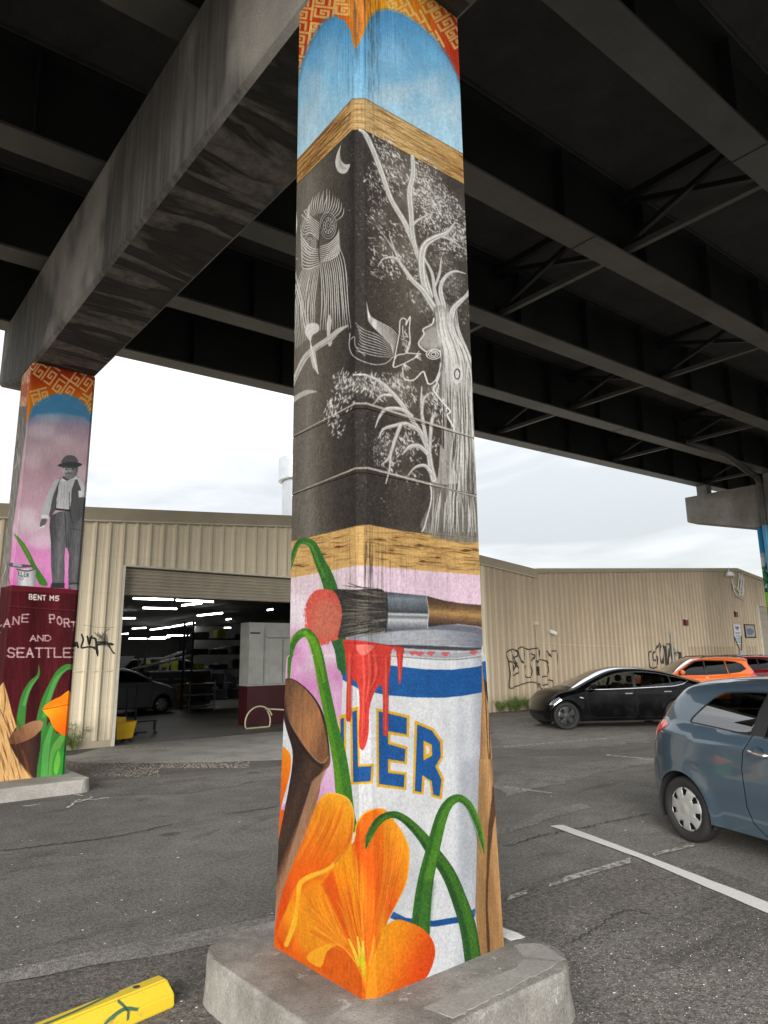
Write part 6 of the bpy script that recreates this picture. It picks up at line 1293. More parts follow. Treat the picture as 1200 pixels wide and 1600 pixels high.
# mop bucket
qb = gz(188, 1157.5, .0); YB = plain('bucket_yellow', (.70, .42, .01), .4); o = thing('mop_bucket', 'yellow wheeled mop bucket just inside the left door jamb', 'bucket', (DX0 + .28, YW + .42, .0), .35)
prof = [(.25, .17), (.25, -.17), (-.25, -.17), (-.25, .17)]; v = []
for z, s_ in ((.09, .8), (.40, 1.0), (.43, 1.08), (.40, .96), (.12, .76)): v += [(x * s_, y * s_, z) for x, y in prof]
f = [(k * 4 + i, k * 4 + (i + 1) % 4, k * 4 + 4 + (i + 1) % 4, k * 4 + 4 + i) for k in range(4) for i in range(4)] + [(0, 3, 2, 1)[::-1], (16, 17, 18, 19)]
MB().add(v, f).build('tub', YB, o, bevel=.008); MB().box(-.22, .02, -.13, .13, .40, .52, lambda x, y, z: (x - .06 * (z - .4), y, z)).build('wringer', YB, o, bevel=.01)
for sx in (-.18, .18):
    for sy in (-.11, .11): MB().lathe([(.001, -.015), (.035, -.015), (.035, .015), (.001, .015)], (sx, sy, .045), 'y', 12).build('wheel', STEELD, o)
# cart stand
o = thing('garment_stand', 'low black metal rolling stand behind the yellow bucket', 'stand', tuple(atY(213, 1140, YW + 1.5) * [1, 1, 0])); mb = MB()
mb.tube([(-.25, 0, .1), (-.25, 0, 1.05)], .018, 6); mb.tube([(-.0, .1, .1), (-.0, .1, 1.1)], .018, 6); mb.tube([(-.35, .0, .3), (.5, .1, .3)], .018, 6); mb.tube([(.45, .1, .1), (.45, .1, .3)], .03, 6); mb.tube([(-.3, -.1, .08), (.2, -.1, .08)], .018, 6); mb.build('frame', STEELD, o)
for x in (-.25, 0, .45): MB().lathe([(.001, -.015), (.04, -.015), (.04, .015), (.001, .015)], (x, .05, .04), 'y', 10).build('castor', STEELD, o)
# work bench, cabinets, racks, white board
SLV = plain('dull_silver', (.34, .35, .36), .4, .3, var=.3); GRY = plain('cabinet_grey', (.10, .115, .13), .5, var=.25); DRK = plain('machine_dark', (.03, .03, .032), .6, var=.4); YG = plain('cover_yellow', (.42, .45, .04), .6, var=.3)
def along(px, py, Y): p = atY(px, py, Y); return p
q = gz(282, 1104); o = thing('tool_cabinet', 'grey two tier tool cabinet in the middle of the workshop', 'cabinet', (q[0], q[1], 0)); w = 2.3; MB().box(-w * .5, w * .5, 0, .8, .05, .55).build('lower_drawers', GRY, o, bevel=.02); MB().box(-w * .5, w * .5, .05, .8, .57, 1.2).build('upper_drawers', GRY, o, bevel=.02); MB().box(-w * .52, w * .52, 0, .82, 1.2, 1.25).build('top', SLV, o)
for k in range(3): MB().box(-1.0 + k * .7, -.5 + k * .7, -.03, 0, .95, .99).build('handle', SLV, o)
q = gz(262, 1108); o = thing('ladder', 'silver ladder lying slanted across the cabinet top', 'ladder', (q[0], q[1], 1.35)); mb = MB(); mb.tube([(-1.2, 0, 0), (2.4, .2, .75)], .04, 6); mb.tube([(-1.2, .35, 0), (2.4, .55, .75)], .04, 6)
mb.build('rail', SLV, o); 
for k in range(8): MB().bar((-1 + k * .42, .02, .05 + k * .088), (-1 + k * .42, .37, .05 + k * .088), .03).build('rung', SLV, o)
r = random.Random(19)
for j, (px, py, yy, w_, lab) in enumerate(((300, 1090, 9, 1.1, 'brown carton by the grey tool cabinet'), (316, 1096, 7, .9, 'small steel trolley right of the grey tool cabinet'), (262, 1098, 11, .8, 'silver engine hoist left of the ladder'), (335, 1085, 14, 1.6, 'tarp covered heap before the rear wall'), (232, 1092, 12, .7, 'blue barrel beside the parts rack'))):
    q = atY(px, py, YW + yy); o = thing(('carton', 'trolley', 'engine_hoist', 'covered_heap', 'barrel')[j], lab, ('box', 'trolley', 'hoist', 'heap', 'barrel')[j], (q[0], YW + yy, 0.01))
    if j == 0: MB().box(-w_ / 2, w_ / 2, 0, .6, 0, .8).build('box', plain('carton', (.30, .2, .11), .8), o, bevel=.01); MB().box(-w_ / 2, w_ / 2, -.002, .0, .37, .43).build('tape', SLV, o)
    elif j == 1:
        for z in (.15, .5, .85): MB().box(-.45, .45, 0, .5, z, z + .04).build('shelf', SLV, o)
        for sx in (-.43, .43): MB().box(sx - .02, sx + .02, 0, .04, 0, .95).build('post', SLV, o)
        MB().box(-.3, .1, .1, .4, .89, 1.15).build('tool_box', BRD, o, bevel=.02)
    elif j == 2:
        m_ = MB(); m_.bar((-.4, 0, .05), (.5, 0, .05), .08); m_.bar((-.35, .0, .05), (-.35, 0, 1.7), .09); m_.bar((-.35, 0, 1.65), (.6, 0, 1.95), .08); m_.bar((-.35, 0, .8), (.15, 0, 1.75), .05); m_.build('frame', SLV, o); MB().tube([(.58, 0, 1.9), (.58, 0, 1.3)], .012, 6).build('chain', SLV, o)
    elif j == 3: MB().lathe([(1.0, 0), (.95, .5), (.7, 1.0), (.35, 1.35), (.001, 1.45)], n=9).build('tarp', GRY, o)
    else: MB().lathe([(.001, 0), (.3, 0), (.3, .3), (.31, .31), (.3, .32), (.3, .6), (.31, .61), (.3, .62), (.3, .9), (.001, .9)], n=20).build('drum', plain('barrel_blue', (.05, .12, .3), .5), o, smooth=True)
r = random.Random(9)
for j, (px, py, lab) in enumerate(((243, 1100, 'dark stacked car parts left of the grey cabinet'), (345, 1108, 'tall dark parts rack at the right of the workshop'), (222, 1098, 'dark jack and parts beside the white car'))):
    q = gz(px, py); o = thing('parts_rack' if j != 2 else 'floor_jack', lab, 'rack' if j != 2 else 'jack', (q[0], q[1], 0)); W_ = (1.0, 2.2, .8)[j]; HH = (1.9, 2.9, .7)[j]
    fm = MB(); [fm.bar((sx * W_ / 2, sy, 0), (sx * W_ / 2, sy, HH), .06) for sx in (-1, 1) for sy in (0, .7)]; fm.build('frame', DRK, o)
    for k in range(int(HH / .5)):
        MB().box(-W_ / 2, W_ / 2, 0, .7, .3 + k * .5, .34 + k * .5).build('shelf', DRK, o)
        for m_ in range(3):
            x = -W_ / 2 + W_ * (m_ + .5) / 3; s_ = r.uniform(.12, .3); MB().box(x - s_, x + s_, .1, .5, .34 + k * .5, .34 + k * .5 + r.uniform(.1, .36)).build('car_part', (DRK, SLV, GRY, YG)[r.choice((0, 0, 1, 2, 0, 3))], o, bevel=.03)
q = gz(352, 1100); o = thing('wall_panelling', 'pale grey sheet wall deep in the workshop', 'partition'); a = atY(304, 1000, 40); b = atY(350, 990, 40); MB().box(a[0], b[0], 40, 40.1, 0, 3.6).build('sheet', plain('inner_grey', (.42, .42, .41), .7), o)
a = atY(184, 1050, 30); b = atY(210, 1025, 30); o = thing('white_board', 'white board leaning behind the dismantled white car', 'board'); MB().box(a[0], b[0], 30, 30.05, a[2] - .6, b[2]).build('sheet', plain('board_grey', (.3, .31, .31), .6), o)
# plants
LEAF = plain('weed_green', (.14, .21, .05), .6, var=.4, scale=8); LEAF2 = plain('weed_olive', (.20, .21, .08), .7, var=.4, scale=8)
def weed(x, y, h, n, lab, name='weed', mat=LEAF, grp='weeds along the walls'):
    o = thing(name, lab, 'weed', (x, y, 0), group=grp); st = MB(); lf = MB(); rr = random.Random(int(x * 100))
    for i in range(n):
        a = rr.random() * 6.28; l = h * rr.uniform(.5, 1); d = rr.uniform(.1, .9) * l; p = [(0, 0, 0), (d * .4 * math.cos(a), d * .4 * math.sin(a), l * .6), (d * math.cos(a), d * math.sin(a), l)]
        st.tube(p, .004, 4)
        for k in range(9):
            t = rr.uniform(.2, 1); c = [p[2][q_] * t for q_ in range(3)]; a2 = rr.random() * 6.28; L_ = rr.uniform(.03, .075); e = (c[0] + L_ * math.cos(a2), c[1] + L_ * math.sin(a2), c[2] + rr.uniform(-.01, .04)); w_ = L_ * .22
            lf.add([c, ((c[0] + e[0]) / 2 - w_ * math.sin(a2), (c[1] + e[1]) / 2 + w_ * math.cos(a2), (c[2] + e[2]) / 2 + .01), e, ((c[0] + e[0]) / 2 + w_ * math.sin(a2), (c[1] + e[1]) / 2 - w_ * math.cos(a2), (c[2] + e[2]) / 2 + .01)], [(0, 1, 2, 3)])
    st.build('stem', mat, o, recalc=False); lf.build('foliage', mat, o, recalc=False)
weed(3.95 * K, YW - .16, .55, 22, 'leafy green weed at the corner of the wall beside the painted pillar'); weed(3.7 * K, YW - .3, .3, 14, 'low weed spreading in front of the taller one by the pillar')
tag_ = ['nearest the tall pillar', 'second clump along the tan wall', 'third clump along the tan wall', 'fourth clump, close to the black sedan', 'fifth clump, by the sedan nose']
for i, (px, h) in enumerate(((783, .3), (797, .36), (809, .42), (822, .32), (833, .28))):
    q = atY(px, 1112, YW - .2); weed(q[0], YW - .2 - .1 * (i % 2), h * 1.1, 60, 'low green weeds at the foot of the wall, ' + tag_[i])
# ---------------------------------------------------------------- vehicles
def paintmat(name, col, flake=.0, rough=.25, spec=.5, coat=1.0, cior=1.5):
    m = Mat(name); c = m.co(); n = m.noise(c, 3, 5); b = m.mix(m.ramp(n, [(.45, 0), (.85, .04)]), tuple(col) + (1,), (.25, .24, .22, 1))
    m.set(b, m.math('ADD', m.math('MULTIPLY', n, .12), rough - .06), flake, spec, coat); m.b.inputs['Coat Roughness'].default_value = .04; m.b.inputs['Coat IOR'].default_value = cior; return m.m
def glassmat(name, tint, ior=1.55):
    m = bpy.data.materials.new(name); m.use_nodes = True; t = m.node_tree; t.nodes.clear()
    o = t.nodes.new('ShaderNodeOutputMaterial'); mx_ = t.nodes.new('ShaderNodeMixShader'); tr = t.nodes.new('ShaderNodeBsdfTransparent'); gl = t.nodes.new('ShaderNodeBsdfGlossy'); fr = t.nodes.new('ShaderNodeFresnel')
    tr.inputs[0].default_value = tint + (1,); gl.inputs['Roughness'].default_value = .02; fr.inputs[0].default_value = ior
    t.links.new(fr.outputs[0], mx_.inputs[0]); t.links.new(tr.outputs[0], mx_.inputs[1]); t.links.new(gl.outputs[0], mx_.inputs[2]); t.links.new(mx_.outputs[0], o.inputs[0]); return m
GLASS = glassmat('car_glass', (.42, .45, .44)); GLASSD = glassmat('privacy_glass', (.03, .03, .03)); GLASSH = glassmat('film_glass', (.10, .11, .11), 3.2)
RUB = plain('black_rubber', (.012, .012, .012), .75, var=.3); BLK = plain('black_trim', (.015, .015, .016), .4); CHR = plain('bright_trim', (.62, .62, .60), .18, .9); GAPM = plain('panel_gap', (.004, .004, .004), .9)
SEAT = plain('seat_cloth', (.03, .03, .032), .85); SEATT = plain('seat_tan', (.16, .15, .135), .7); CAP_ = plain('hubcap_silver', (.46, .46, .45), .38, .55, var=.06); RIMD = plain('rim_dark', (.045, .045, .047), .35, .4); REDL = Mat('tail_lamp'); REDL.set((.55, .015, .02, 1), .12, 0, .6, 1); REDL = REDL.m
LAMP = Mat('head_lamp'); LAMP.set((.35, .36, .38, 1), .08, .6, .6, 1); LAMP = LAMP.m
def offset_poly(P, d):
    P = np.array(P, float); n = len(P); A = sum(P[i][0] * P[(i + 1) % n][1] - P[(i + 1) % n][0] * P[i][1] for i in range(n)); s_ = 1 if A > 0 else -1; out = []
    for i in range(n):
        a, b, c_ = P[i - 1], P[i], P[(i + 1) % n]; e1 = (b - a) / (np.linalg.norm(b - a) + 1e-9); e2 = (c_ - b) / (np.linalg.norm(c_ - b) + 1e-9)
        n1 = np.array([e1[1], -e1[0]]) * s_; n2 = np.array([e2[1], -e2[0]]) * s_; m_ = n1 + n2; m_ /= np.linalg.norm(m_) + 1e-9; k = 1 / max(.5, m_ @ n1); out.append(b + m_ * d * k)
    return np.array(out)
def strip_poly(line, w):
    P = np.array(line, float); L_ = []; R2_ = []
    for i, p in enumerate(P):
        d = P[min(i + 1, len(P) - 1)] - P[max(i - 1, 0)]; d /= np.linalg.norm(d) + 1e-9; n_ = np.array([-d[1], d[0]]) * w / 2; L_.append(p + n_); R2_.append(p - n_)
    return np.array(L_ + R2_[::-1])
class Car:
    def __init__(s, name, label, S): s.__dict__.update(S); s.root = thing(name, label, 'car', group=None); s.body()
    def dist(s, x, z):
        P = s.top; A, B = P[:-1], P[1:]; d = B - A; L2 = (d ** 2).sum(1) + 1e-12; x = np.asarray(x, float); z = np.asarray(z, float); q = np.stack([x, z], -1)[..., None, :]
        t = np.clip(((q - A) * d).sum(-1) / L2, 0, 1); c_ = A + t[..., None] * d; return np.sqrt(((q - c_) ** 2).sum(-1)).min(-1)
    def Y(s, x, z, edge=True):
        x = np.asarray(x, float); z = np.asarray(z, float); w = np.full(np.broadcast(x, z).shape, s.W / 2)
        xr, lr, ar, xf, lf, af = s.plan
        w = w - ar * np.clip((xr - x) / lr, 0, 2) ** 2.2 - af * np.clip((x - xf) / lf, 0, 2) ** 2.2
        w = w - .028 * ((np.minimum(z, s.belt) - .55) / .35) ** 2
        zc = s.crease[0] + s.crease[1] * x; k = np.clip(z - zc, 0, None); w = w - s.shoulder * np.minimum(k, .12) - s.tum * np.clip(z - s.belt, 0, None) - s.tum2 * np.clip(z - s.belt, 0, None) ** 2
        for cx in (0, s.wb):
            dd = np.sqrt((x - cx) ** 2 + (z - s.R) ** 2) - s.Ra; w = w + .018 * np.exp(-(np.clip(dd, 0, 9) / .07) ** 2)
        if edge:
            r = s.rnd; d = np.clip(s.dist(x, z), 0, r); w = w - r * (1 - np.sqrt(np.clip(1 - (1 - d / r) ** 2, 0, 1)))
        return w
    def normals(s, x, z):
        e = .004; dx = (s.Y(x + e, z) - s.Y(x - e, z)) / (2 * e); dz = (s.Y(x, z + e) - s.Y(x, z - e)) / (2 * e); n = np.stack([-dx, np.ones_like(dx), -dz], -1); return n / np.linalg.norm(n, axis=-1, keepdims=True)
    def body(s):
        s.top = catmull(s.sil, 10); tp = s.top; zb = s.zb
        bottom = []
        def arch(cx):
            h = zb - s.R; a0 = math.asin(max(-1, min(1, h / s.Ra))); ts = np.linspace(a0, math.pi - a0, 26); return [(cx + s.Ra * math.cos(t), s.R + s.Ra * math.sin(t)) for t in ts]
        fr, rr_ = tp[-1], tp[0]
        bottom += [(s.wb + s.Ra * 1.25, zb)] + arch(s.wb)
        xs_ = np.linspace(s.wb - s.Ra * 1.15, s.Ra * 1.15, 14); bottom += [(x, zb) for x in xs_] + arch(0) + [(-s.Ra * 1.2, zb)]
        # resample top evenly
        seg = np.concatenate([[0], np.cumsum(np.linalg.norm(np.diff(tp, axis=0), axis=1))]); n = int(seg[-1] / .035); u = np.linspace(0, seg[-1], n); top = np.stack([np.interp(u, seg, tp[:, 0]), np.interp(u, seg, tp[:, 1])], 1); s.topE = top
        inner = []      # offset rows near the edge for the rounding
        outline = [tuple(p) for p in top] + bottom
        classes = []    # (name, polygon, material, depth)
        for nm, poly, mat, opt in s.regions: classes.append((nm, np.array(catmull(poly, opt.get('sm', 1), True) if opt.get('sm', 1) > 1 else poly, float), mat, opt))
        V = [Vector(p) for p in outline]; E_ = [(i, (i + 1) % len(V)) for i in range(len(V))]
        def addloop(P):
            k = len(V); V.extend(Vector(p) for p in P); E_.extend((k + i, k + (i + 1) % len(P)) for i in range(len(P)))
        for nm, P, mat, opt in classes:
            if nm.startswith('door') or True: addloop(P)
        gx = np.arange(top[:, 0].min(), top[:, 0].max(), .06); gz_ = np.arange(zb + .03, top[:, 1].max(), .05); XX, ZZ = np.meshgrid(gx, gz_); XX = XX.ravel(); ZZ = ZZ.ravel(); O_ = np.array(outline); ok = pip(XX, ZZ, O_); XX, ZZ = XX[ok], ZZ[ok]; dd = s.dist(XX, ZZ); ok = dd > s.rnd * 1.02; V.extend(Vector(p) for p in zip(XX[ok], ZZ[ok]))
        nrm = np.gradient(top, axis=0); nrm = np.stack([nrm[:, 1], -nrm[:, 0]], 1); nrm /= np.linalg.norm(nrm, axis=1, keepdims=True)   # inward for rear->front travel over the roof
        for q in (.06, .18, .38, .68, 1.0):
            P = top[2:-2:1] + nrm[2:-2:1] * s.rnd * q; ok = pip(P[:, 0], P[:, 1], O_) & (np.abs(s.dist(P[:, 0], P[:, 1]) - s.rnd * q) < .004); V.extend(Vector(p) for p in P[ok])
        vo, eo, fo, _, _, _ = delaunay_2d_cdt(V, E_, [], 0, 1e-5)
        vo = np.array([tuple(v) for v in vo]); fo = np.array([f for f in fo if len(f) == 3]); cen = vo[fo].mean(1); keep = pip(cen[:, 0], cen[:, 1], O_); fo = fo[keep]; cen = cen[keep]
        cls = np.zeros(len(fo), int)
        for i, (nm, P, mat, opt) in enumerate(classes): cls[pip(cen[:, 0], cen[:, 1], P)] = i + 1
        Yv = s.Y(vo[:, 0], vo[:, 1]); N_ = s.normals(vo[:, 0], vo[:, 1])
        groups = {0: ('body_side', s.paint)}
        for side in (1, -1):
            parents = {}
            for i in range(len(classes) + 1):
                sel = fo[cls == i]
                if not len(sel): continue
                nm, mat = ('body_side', s.paint) if i == 0 else (classes[i - 1][0], classes[i - 1][2]); opt = {} if i == 0 else classes[i - 1][3]
                ids = np.unique(sel); mp_ = {a: b for b, a in enumerate(ids)}; dep = opt.get('dep', 0)
                v = np.stack([vo[ids, 0], side * (Yv[ids] - dep), vo[ids, 1]], -1); f = [[mp_[a] for a in t] for t in sel]
                # orient outward
                t0 = sel[0]; a, b, c_ = vo[t0[0]], vo[t0[1]], vo[t0[2]]; ccw = (b[0] - a[0]) * (c_[1] - a[1]) - (b[1] - a[1]) * (c_[0] - a[0]) > 0
                # x,z counter-clockwise seen from -y
                if (ccw and side == 1) or (not ccw and side == -1): f = [t[::-1] for t in f]
                par = parents.get(opt.get('par'), s.root); o = mesh(nm, v, f, mat, par, smooth=True); parents[nm] = o if par is s.root else parents.get(nm, o)
                nn = N_[ids] * [1, side, 1]
                try: o.data.normals_split_custom_set_from_vertices([tuple(q) for q in nn])
                except Exception as ex: pass
        # centre strip
        ye = s.Y(top[:, 0], top[:, 1]); m_ = 20; ts = np.linspace(-1, 1, m_ + 1); ts = np.sign(ts) * np.abs(ts) ** .85; out_n = -nrm; ux = np.abs(out_n[:, 0])
        cr = s.crown * (1 - ux) + s.bulge * ux
        Vv = []; 
        for i in range(len(top)):
            for t in ts: o = cr[i] * (1 - abs(t) ** 2.4); Vv.append((top[i, 0] + out_n[i, 0] * o, t * ye[i], top[i, 1] + out_n[i, 1] * o))
        Vv = np.array(Vv); w = m_ + 1; cl = {}
        for i in range(len(top) - 1):
            mid = (top[i] + top[i + 1]) / 2
            for j in range(m_):
                tm = abs(ts[j] + ts[j + 1]) / 2; nm = 'body_top'
                for rn_, fn in s.strip:
                    if fn(mid[0], mid[1], tm): nm = rn_
                cl.setdefault(nm, []).append((i * w + j, i * w + j + 1, (i + 1) * w + j + 1, (i + 1) * w + j))
        for nm, fl in cl.items():
            ids = sorted({a for f in fl for a in f}); mp_ = {a: b for b, a in enumerate(ids)}
            mat = {'body_top': s.paint, 'windscreen': s.glass, 'rear_window': s.glassr, 'roof_panel': s.roofmat, 'bumper_insert': BLK, 'tail_lamp': REDL, 'number_plate': WHT}[nm]
            o = mesh(nm, Vv[ids], [[mp_[a] for a in f] for f in fl], mat, s.root, smooth=True)
        # underbody and wheel wells
        x0, x1 = top[:, 0].min() + .12, top[:, 0].max() - .12
        ub = MB(); ub.box(s.Ra + .03, s.wb - s.Ra - .03, -s.W / 2 + .10, s.W / 2 - .10, zb - .03, zb + .12); ub.box(x0 + .1, -s.Ra - .03, -s.W / 2 + .25, s.W / 2 - .25, zb, zb + .25); ub.box(s.wb + s.Ra + .03, x1 - .15, -s.W / 2 + .25, s.W / 2 - .25, zb, zb + .2)
        ub.box(x0 + .1, x1 - .1, -s.W / 2 + .35, s.W / 2 - .35, zb + .1, zb + .3); ub.build('underbody', RUB, s.root)
        for cx in (0, s.wb):
            for sd in (1, -1):
                n_ = 20; v = []; 
                for k in range(n_ + 1):
                    t = -.35 + (math.pi + .7) * k / n_
                    for yy in (s.W / 2 - .035, s.W / 2 - .34): v.append((cx + (s.Ra + .005) * math.cos(t), sd * yy, s.R + (s.Ra + .005) * math.sin(t)))
                f = [(2 * k, 2 * k + 1, 2 * k + 3, 2 * k + 2) for k in range(n_)]; f.append(tuple(2 * k + 1 for k in range(n_ + 1))); mesh('wheel_liner', v, f, RUB, s.root)
        # cabin
        sx = s.wb * .48; cb = s.belt - .42
        for x, yy in ((sx, .36), (sx, -.36), (sx - .85, .36), (sx - .85, -.36)):
            MB().box(x - .25, x + .25, yy - .24, yy + .24, cb - .12, cb, None).box(x - .33, x - .2, yy - .24, yy + .24, cb, cb + .52, lambda a, b, c_: (a - .22 * (c_ - cb), b, c_)).box(x - .47, x - .37, yy - .13, yy + .13, cb + .55, cb + .72).build('seat', s.seat, s.root, bevel=.03)
        MB().box(s.wb * .48 + .62, s.wb * .48 + 1.0, -.6, .6, cb - .1, s.belt - .06).build('dashboard', RUB, s.root, bevel=.03)
        st = MB().tube([(s.wb * .48 + .5 - .06 * math.sin(t), .36 + .18 * math.cos(t), s.belt + .02 + .17 * math.sin(t)) for t in np.linspace(0, 6.283, 22)], .016, 8).build('steering_wheel', RUB, s.root)
        # wheels
        for cx in (0, s.wb):
            for sd in (1, -1): s.wheel(cx, sd)
        # mirrors
        for sd in (1, -1):
            mx_, mz_ = s.mirror; yy = float(s.Y(mx_, mz_, False)); MB().lathe([(.001, -.09), (.05, -.075), (.075, -.02), (.075, .04), (.06, .07), (.001, .075)], (mx_, sd * (yy + .11), mz_ + .05), 'y', 14).build('mirror', s.mirm, s.root, smooth=True)
            MB().bar((mx_ + .02, sd * (yy - .02), mz_ - .01), (mx_ + .01, sd * (yy + .08), mz_ + .02), .035, .05).build('mirror_arm', BLK, s.root)
    def wheel(s, cx, sd):
        R = s.R; w = s.tw; yo = s.W / 2 - .03; t = MB()
        prof = [(s.rim, -w), (R * .86, -w - .002), (R * .97, -w + .02), (R, -w + .05), (R, -.05), (R * .985, -.02), (R * .93, -.002), (R * .84, .004), (s.rim + .012, -.004), (s.rim, -.014)]
        wo_ = t.lathe([(r, h * sd) for r, h in prof], (0, 0, 0), 'y', 44).build('wheel', RUB, s.root, smooth=True); wo_.location = (cx, sd * yo, R)
        tr = MB()
        for yy in (-.05, -.09, -.13): tr.lathe([(R + .0015, (yy - .004) * sd), (R + .0015, (yy + .004) * sd)], (0, 0, 0), 'y', 44)
        tr.build('tread_groove', GAPM, wo_, recalc=False)
        # disc with openings
        rim = s.rim + .004; V = []; E_ = []; loops = [[(rim * math.cos(a), rim * math.sin(a)) for a in np.linspace(0, 2 * math.pi, 64, endpoint=False)]]; n_, r0, r1, hw0, hw1 = s.slots
        for k in range(n_):
            a = 2 * math.pi * (k + .5) / n_ + .2; loops.append([(r * math.cos(a + h), r * math.sin(a + h)) for r, h in ((r0 * rim, -hw0), (r0 * rim, 0), (r0 * rim, hw0), ((r0 + r1) / 2 * rim, (hw0 + hw1) / 2), (r1 * rim, hw1), (r1 * rim, 0), (r1 * rim, -hw1), ((r0 + r1) / 2 * rim, -(hw0 + hw1) / 2))])
        for lp in loops: k = len(V); V += [Vector(p) for p in lp]; E_ += [(k + i, k + (i + 1) % len(lp)) for i in range(len(lp))]
        for r in (.12, .2, .3, .45, .6, .75, .9): V += [Vector((r * rim * math.cos(a), r * rim * math.sin(a))) for a in np.linspace(0, 6.283, 28, endpoint=False)]
        vo, _, fo, _, _, _ = delaunay_2d_cdt(V, E_, [], 0, 1e-6); vo = np.array([tuple(v) for v in vo]); fo = np.array([f for f in fo if len(f) == 3]); cen = vo[fo].mean(1); keep = np.hypot(cen[:, 0], cen[:, 1]) < rim
        for lp in loops[1:]: keep &= ~pip(cen[:, 0], cen[:, 1], lp)
        fo = fo[keep]; r = np.hypot(vo[:, 0], vo[:, 1]) / rim; y = np.interp(r, [0, .18, .22, .5, .85, .95, 1.0], [.012, .012, .004, .006, .0, -.004, -.02]) + s.dome
        o = mesh('rim', np.stack([vo[:, 0], sd * (y - .018), vo[:, 1]], -1), [tuple(f) if sd < 0 else tuple(f[::-1]) for f in fo], s.capm, wo_, smooth=True)
        md = o.modifiers.new('thick', 'SOLIDIFY'); md.thickness = .008; md.offset = 1 if sd < 0 else 1
        MB().lathe([(rim, -.045 * sd), (.001, -.05 * sd)], (0, 0, 0), 'y', 32).build('brake_backing', GAPM, wo_)
        MB().lathe([(.001, .008 * sd), (.03, .006 * sd), (.036, -.002 * sd)], (0, (s.dome - .01) * sd, 0), 'y', 20).build('hub_cap', s.capm, wo_, smooth=True)
def place(car, x, y, deg, sc): car.root.location = (x, y, 0); car.root.rotation_euler = (0, 0, math.radians(deg)); car.root.scale = (sc, sc, sc)
def ring(P, d, nm, mat, dep=0, **k): return (nm, offset_poly(P, d), mat, dict(dep=dep, **k))
# --- small blue-grey hatchback
_sq = lambda P: np.array([(x, z - .064 * max(0, min(1, (z - 1.1) / .3))) for x, z in P])
qw = _sq([(.085, 1.10), (.10, 1.135), (.19, 1.25), (.29, 1.36), (.34, 1.40), (.41, 1.428), (.50, 1.438), (.70, 1.446), (.862, 1.449), (.868, 1.44), (.835, 1.27), (.80, 1.05), (.79, 1.042), (.60, 1.055), (.375, 1.073), (.175, 1.087), (.10, 1.09)])
dw = _sq([(.945, 1.035), (.965, 1.25), (.99, 1.452), (1.35, 1.44), (1.55, 1.38), (1.95, 1.14), (2.02, 1.06), (2.0, 1.035)])
yp = paintmat('hatch_paint', (.052, .083, .115), .3, .32, .5, 1.0, 1.75)
door = _sq([(.885, 1.47), (.86, 1.25), (.815, 1.03), (.765, .90), (.75, .75), (.77, .45), (.82, .33), (.92, .255), (1.02, .245), (1.95, .25), (2.05, .32), (2.08, .7), (2.12, 1.02), (1.98, 1.17), (1.55, 1.43), (1.38, 1.475)])
tl = np.array([(-.66, .74), (-.47, .76), (-.42, .87), (-.36, .96), (-.2, 1.045), (-.28, 1.085), (-.45, 1.075), (-.6, 1.0), (-.68, .85)])
hl = np.array([(2.75, .80), (2.95, .86), (3.15, .72), (3.2, .6), (3.0, .62), (2.85, .70)])
YAR = dict(tum2=.42, W=1.695, R=.292, Ra=.345, wb=2.46, zb=.225, belt=1.05, tum=.36, rnd=.10, crown=.045, bulge=.09, plan=(.05, .62, .17, 2.4, .75, .26), crease=(.965, -.075), shoulder=.42, tw=.185, rim=.196, slots=(7, .62, .90, .13, .20), dome=.004,
    sil=[(-.42, .225), (-.52, .27), (-.575, .40), (-.585, .56), (-.565, .68), (-.535, .735), (-.525, .82), (-.50, .95), (-.44, 1.08), (-.37, 1.19), (-.29, 1.29), (-.22, 1.365), (-.15, 1.41), (.0, 1.435), (.3, 1.458), (.7, 1.466), (1.1, 1.458), (1.45, 1.415), (1.75, 1.31), (2.1, 1.11), (2.3, 1.01), (2.55, .945), (2.85, .84), (3.02, .72), (3.1, .58), (3.1, .40), (3.03, .28), (2.95, .225)],
    regions=[('door', door, yp, {}), ('panel_gap', strip_poly(list(door) + [door[0]], .009), GAPM, dict(dep=.006)), ring(dw, .016, 'window_seal', BLK, par='door'), ('window', dw, GLASS, dict(dep=.004, par='door')),
             ring(qw, .012, 'window_seal', BLK), ('pillar_trim', _sq([(.80, 1.035), (.84, 1.27), (.873, 1.452), (.982, 1.456), (.955, 1.25), (.937, 1.032)]), BLK, {}), ('quarter_window', qw, GLASSH, dict(dep=.005)),
             ('tail_lamp', tl, REDL, dict(dep=-.004)), ('head_lamp', hl, LAMP, {}), ('bumper_seam', strip_poly([(-.60, .735), (-.40, .70), (-.345, .62), (-.33, .50)], .006), GAPM, dict(dep=.004))],
    strip=[('rear_window', lambda x, z, t: x < -.2 and 1.06 < z < 1.42 and t < .84), ('windscreen', lambda x, z, t: 1.52 < x < 2.22 and z > 1.04 and t < .93), ('tail_lamp', lambda x, z, t: x < -.3 and .78 < z < 1.06 and t > .93), ('bumper_insert', lambda x, z, t: x > 2.9 and z < .5 and t < .7)],
    paint=yp, glass=GLASS, glassr=GLASS, roofmat=yp, seat=SEAT, mirror=(1.98, 1.06), mirm=yp, capm=CAP_)
cy = Car('parked_hatchback', 'blue grey three door hatchback with silver hubcaps, cut off by the right edge', YAR)
q = gz(1072, 1316); HD = 250.0; h_ = np.array([math.cos(math.radians(HD)), math.sin(math.radians(HD))]); l_ = np.array([-h_[1], h_[0]])
SC = .955; cpos = np.array([6.09, 3.3]) * K + l_ * (1.695 / 2 - .04) * SC
place(cy, cpos[0], cpos[1], HD, SC)
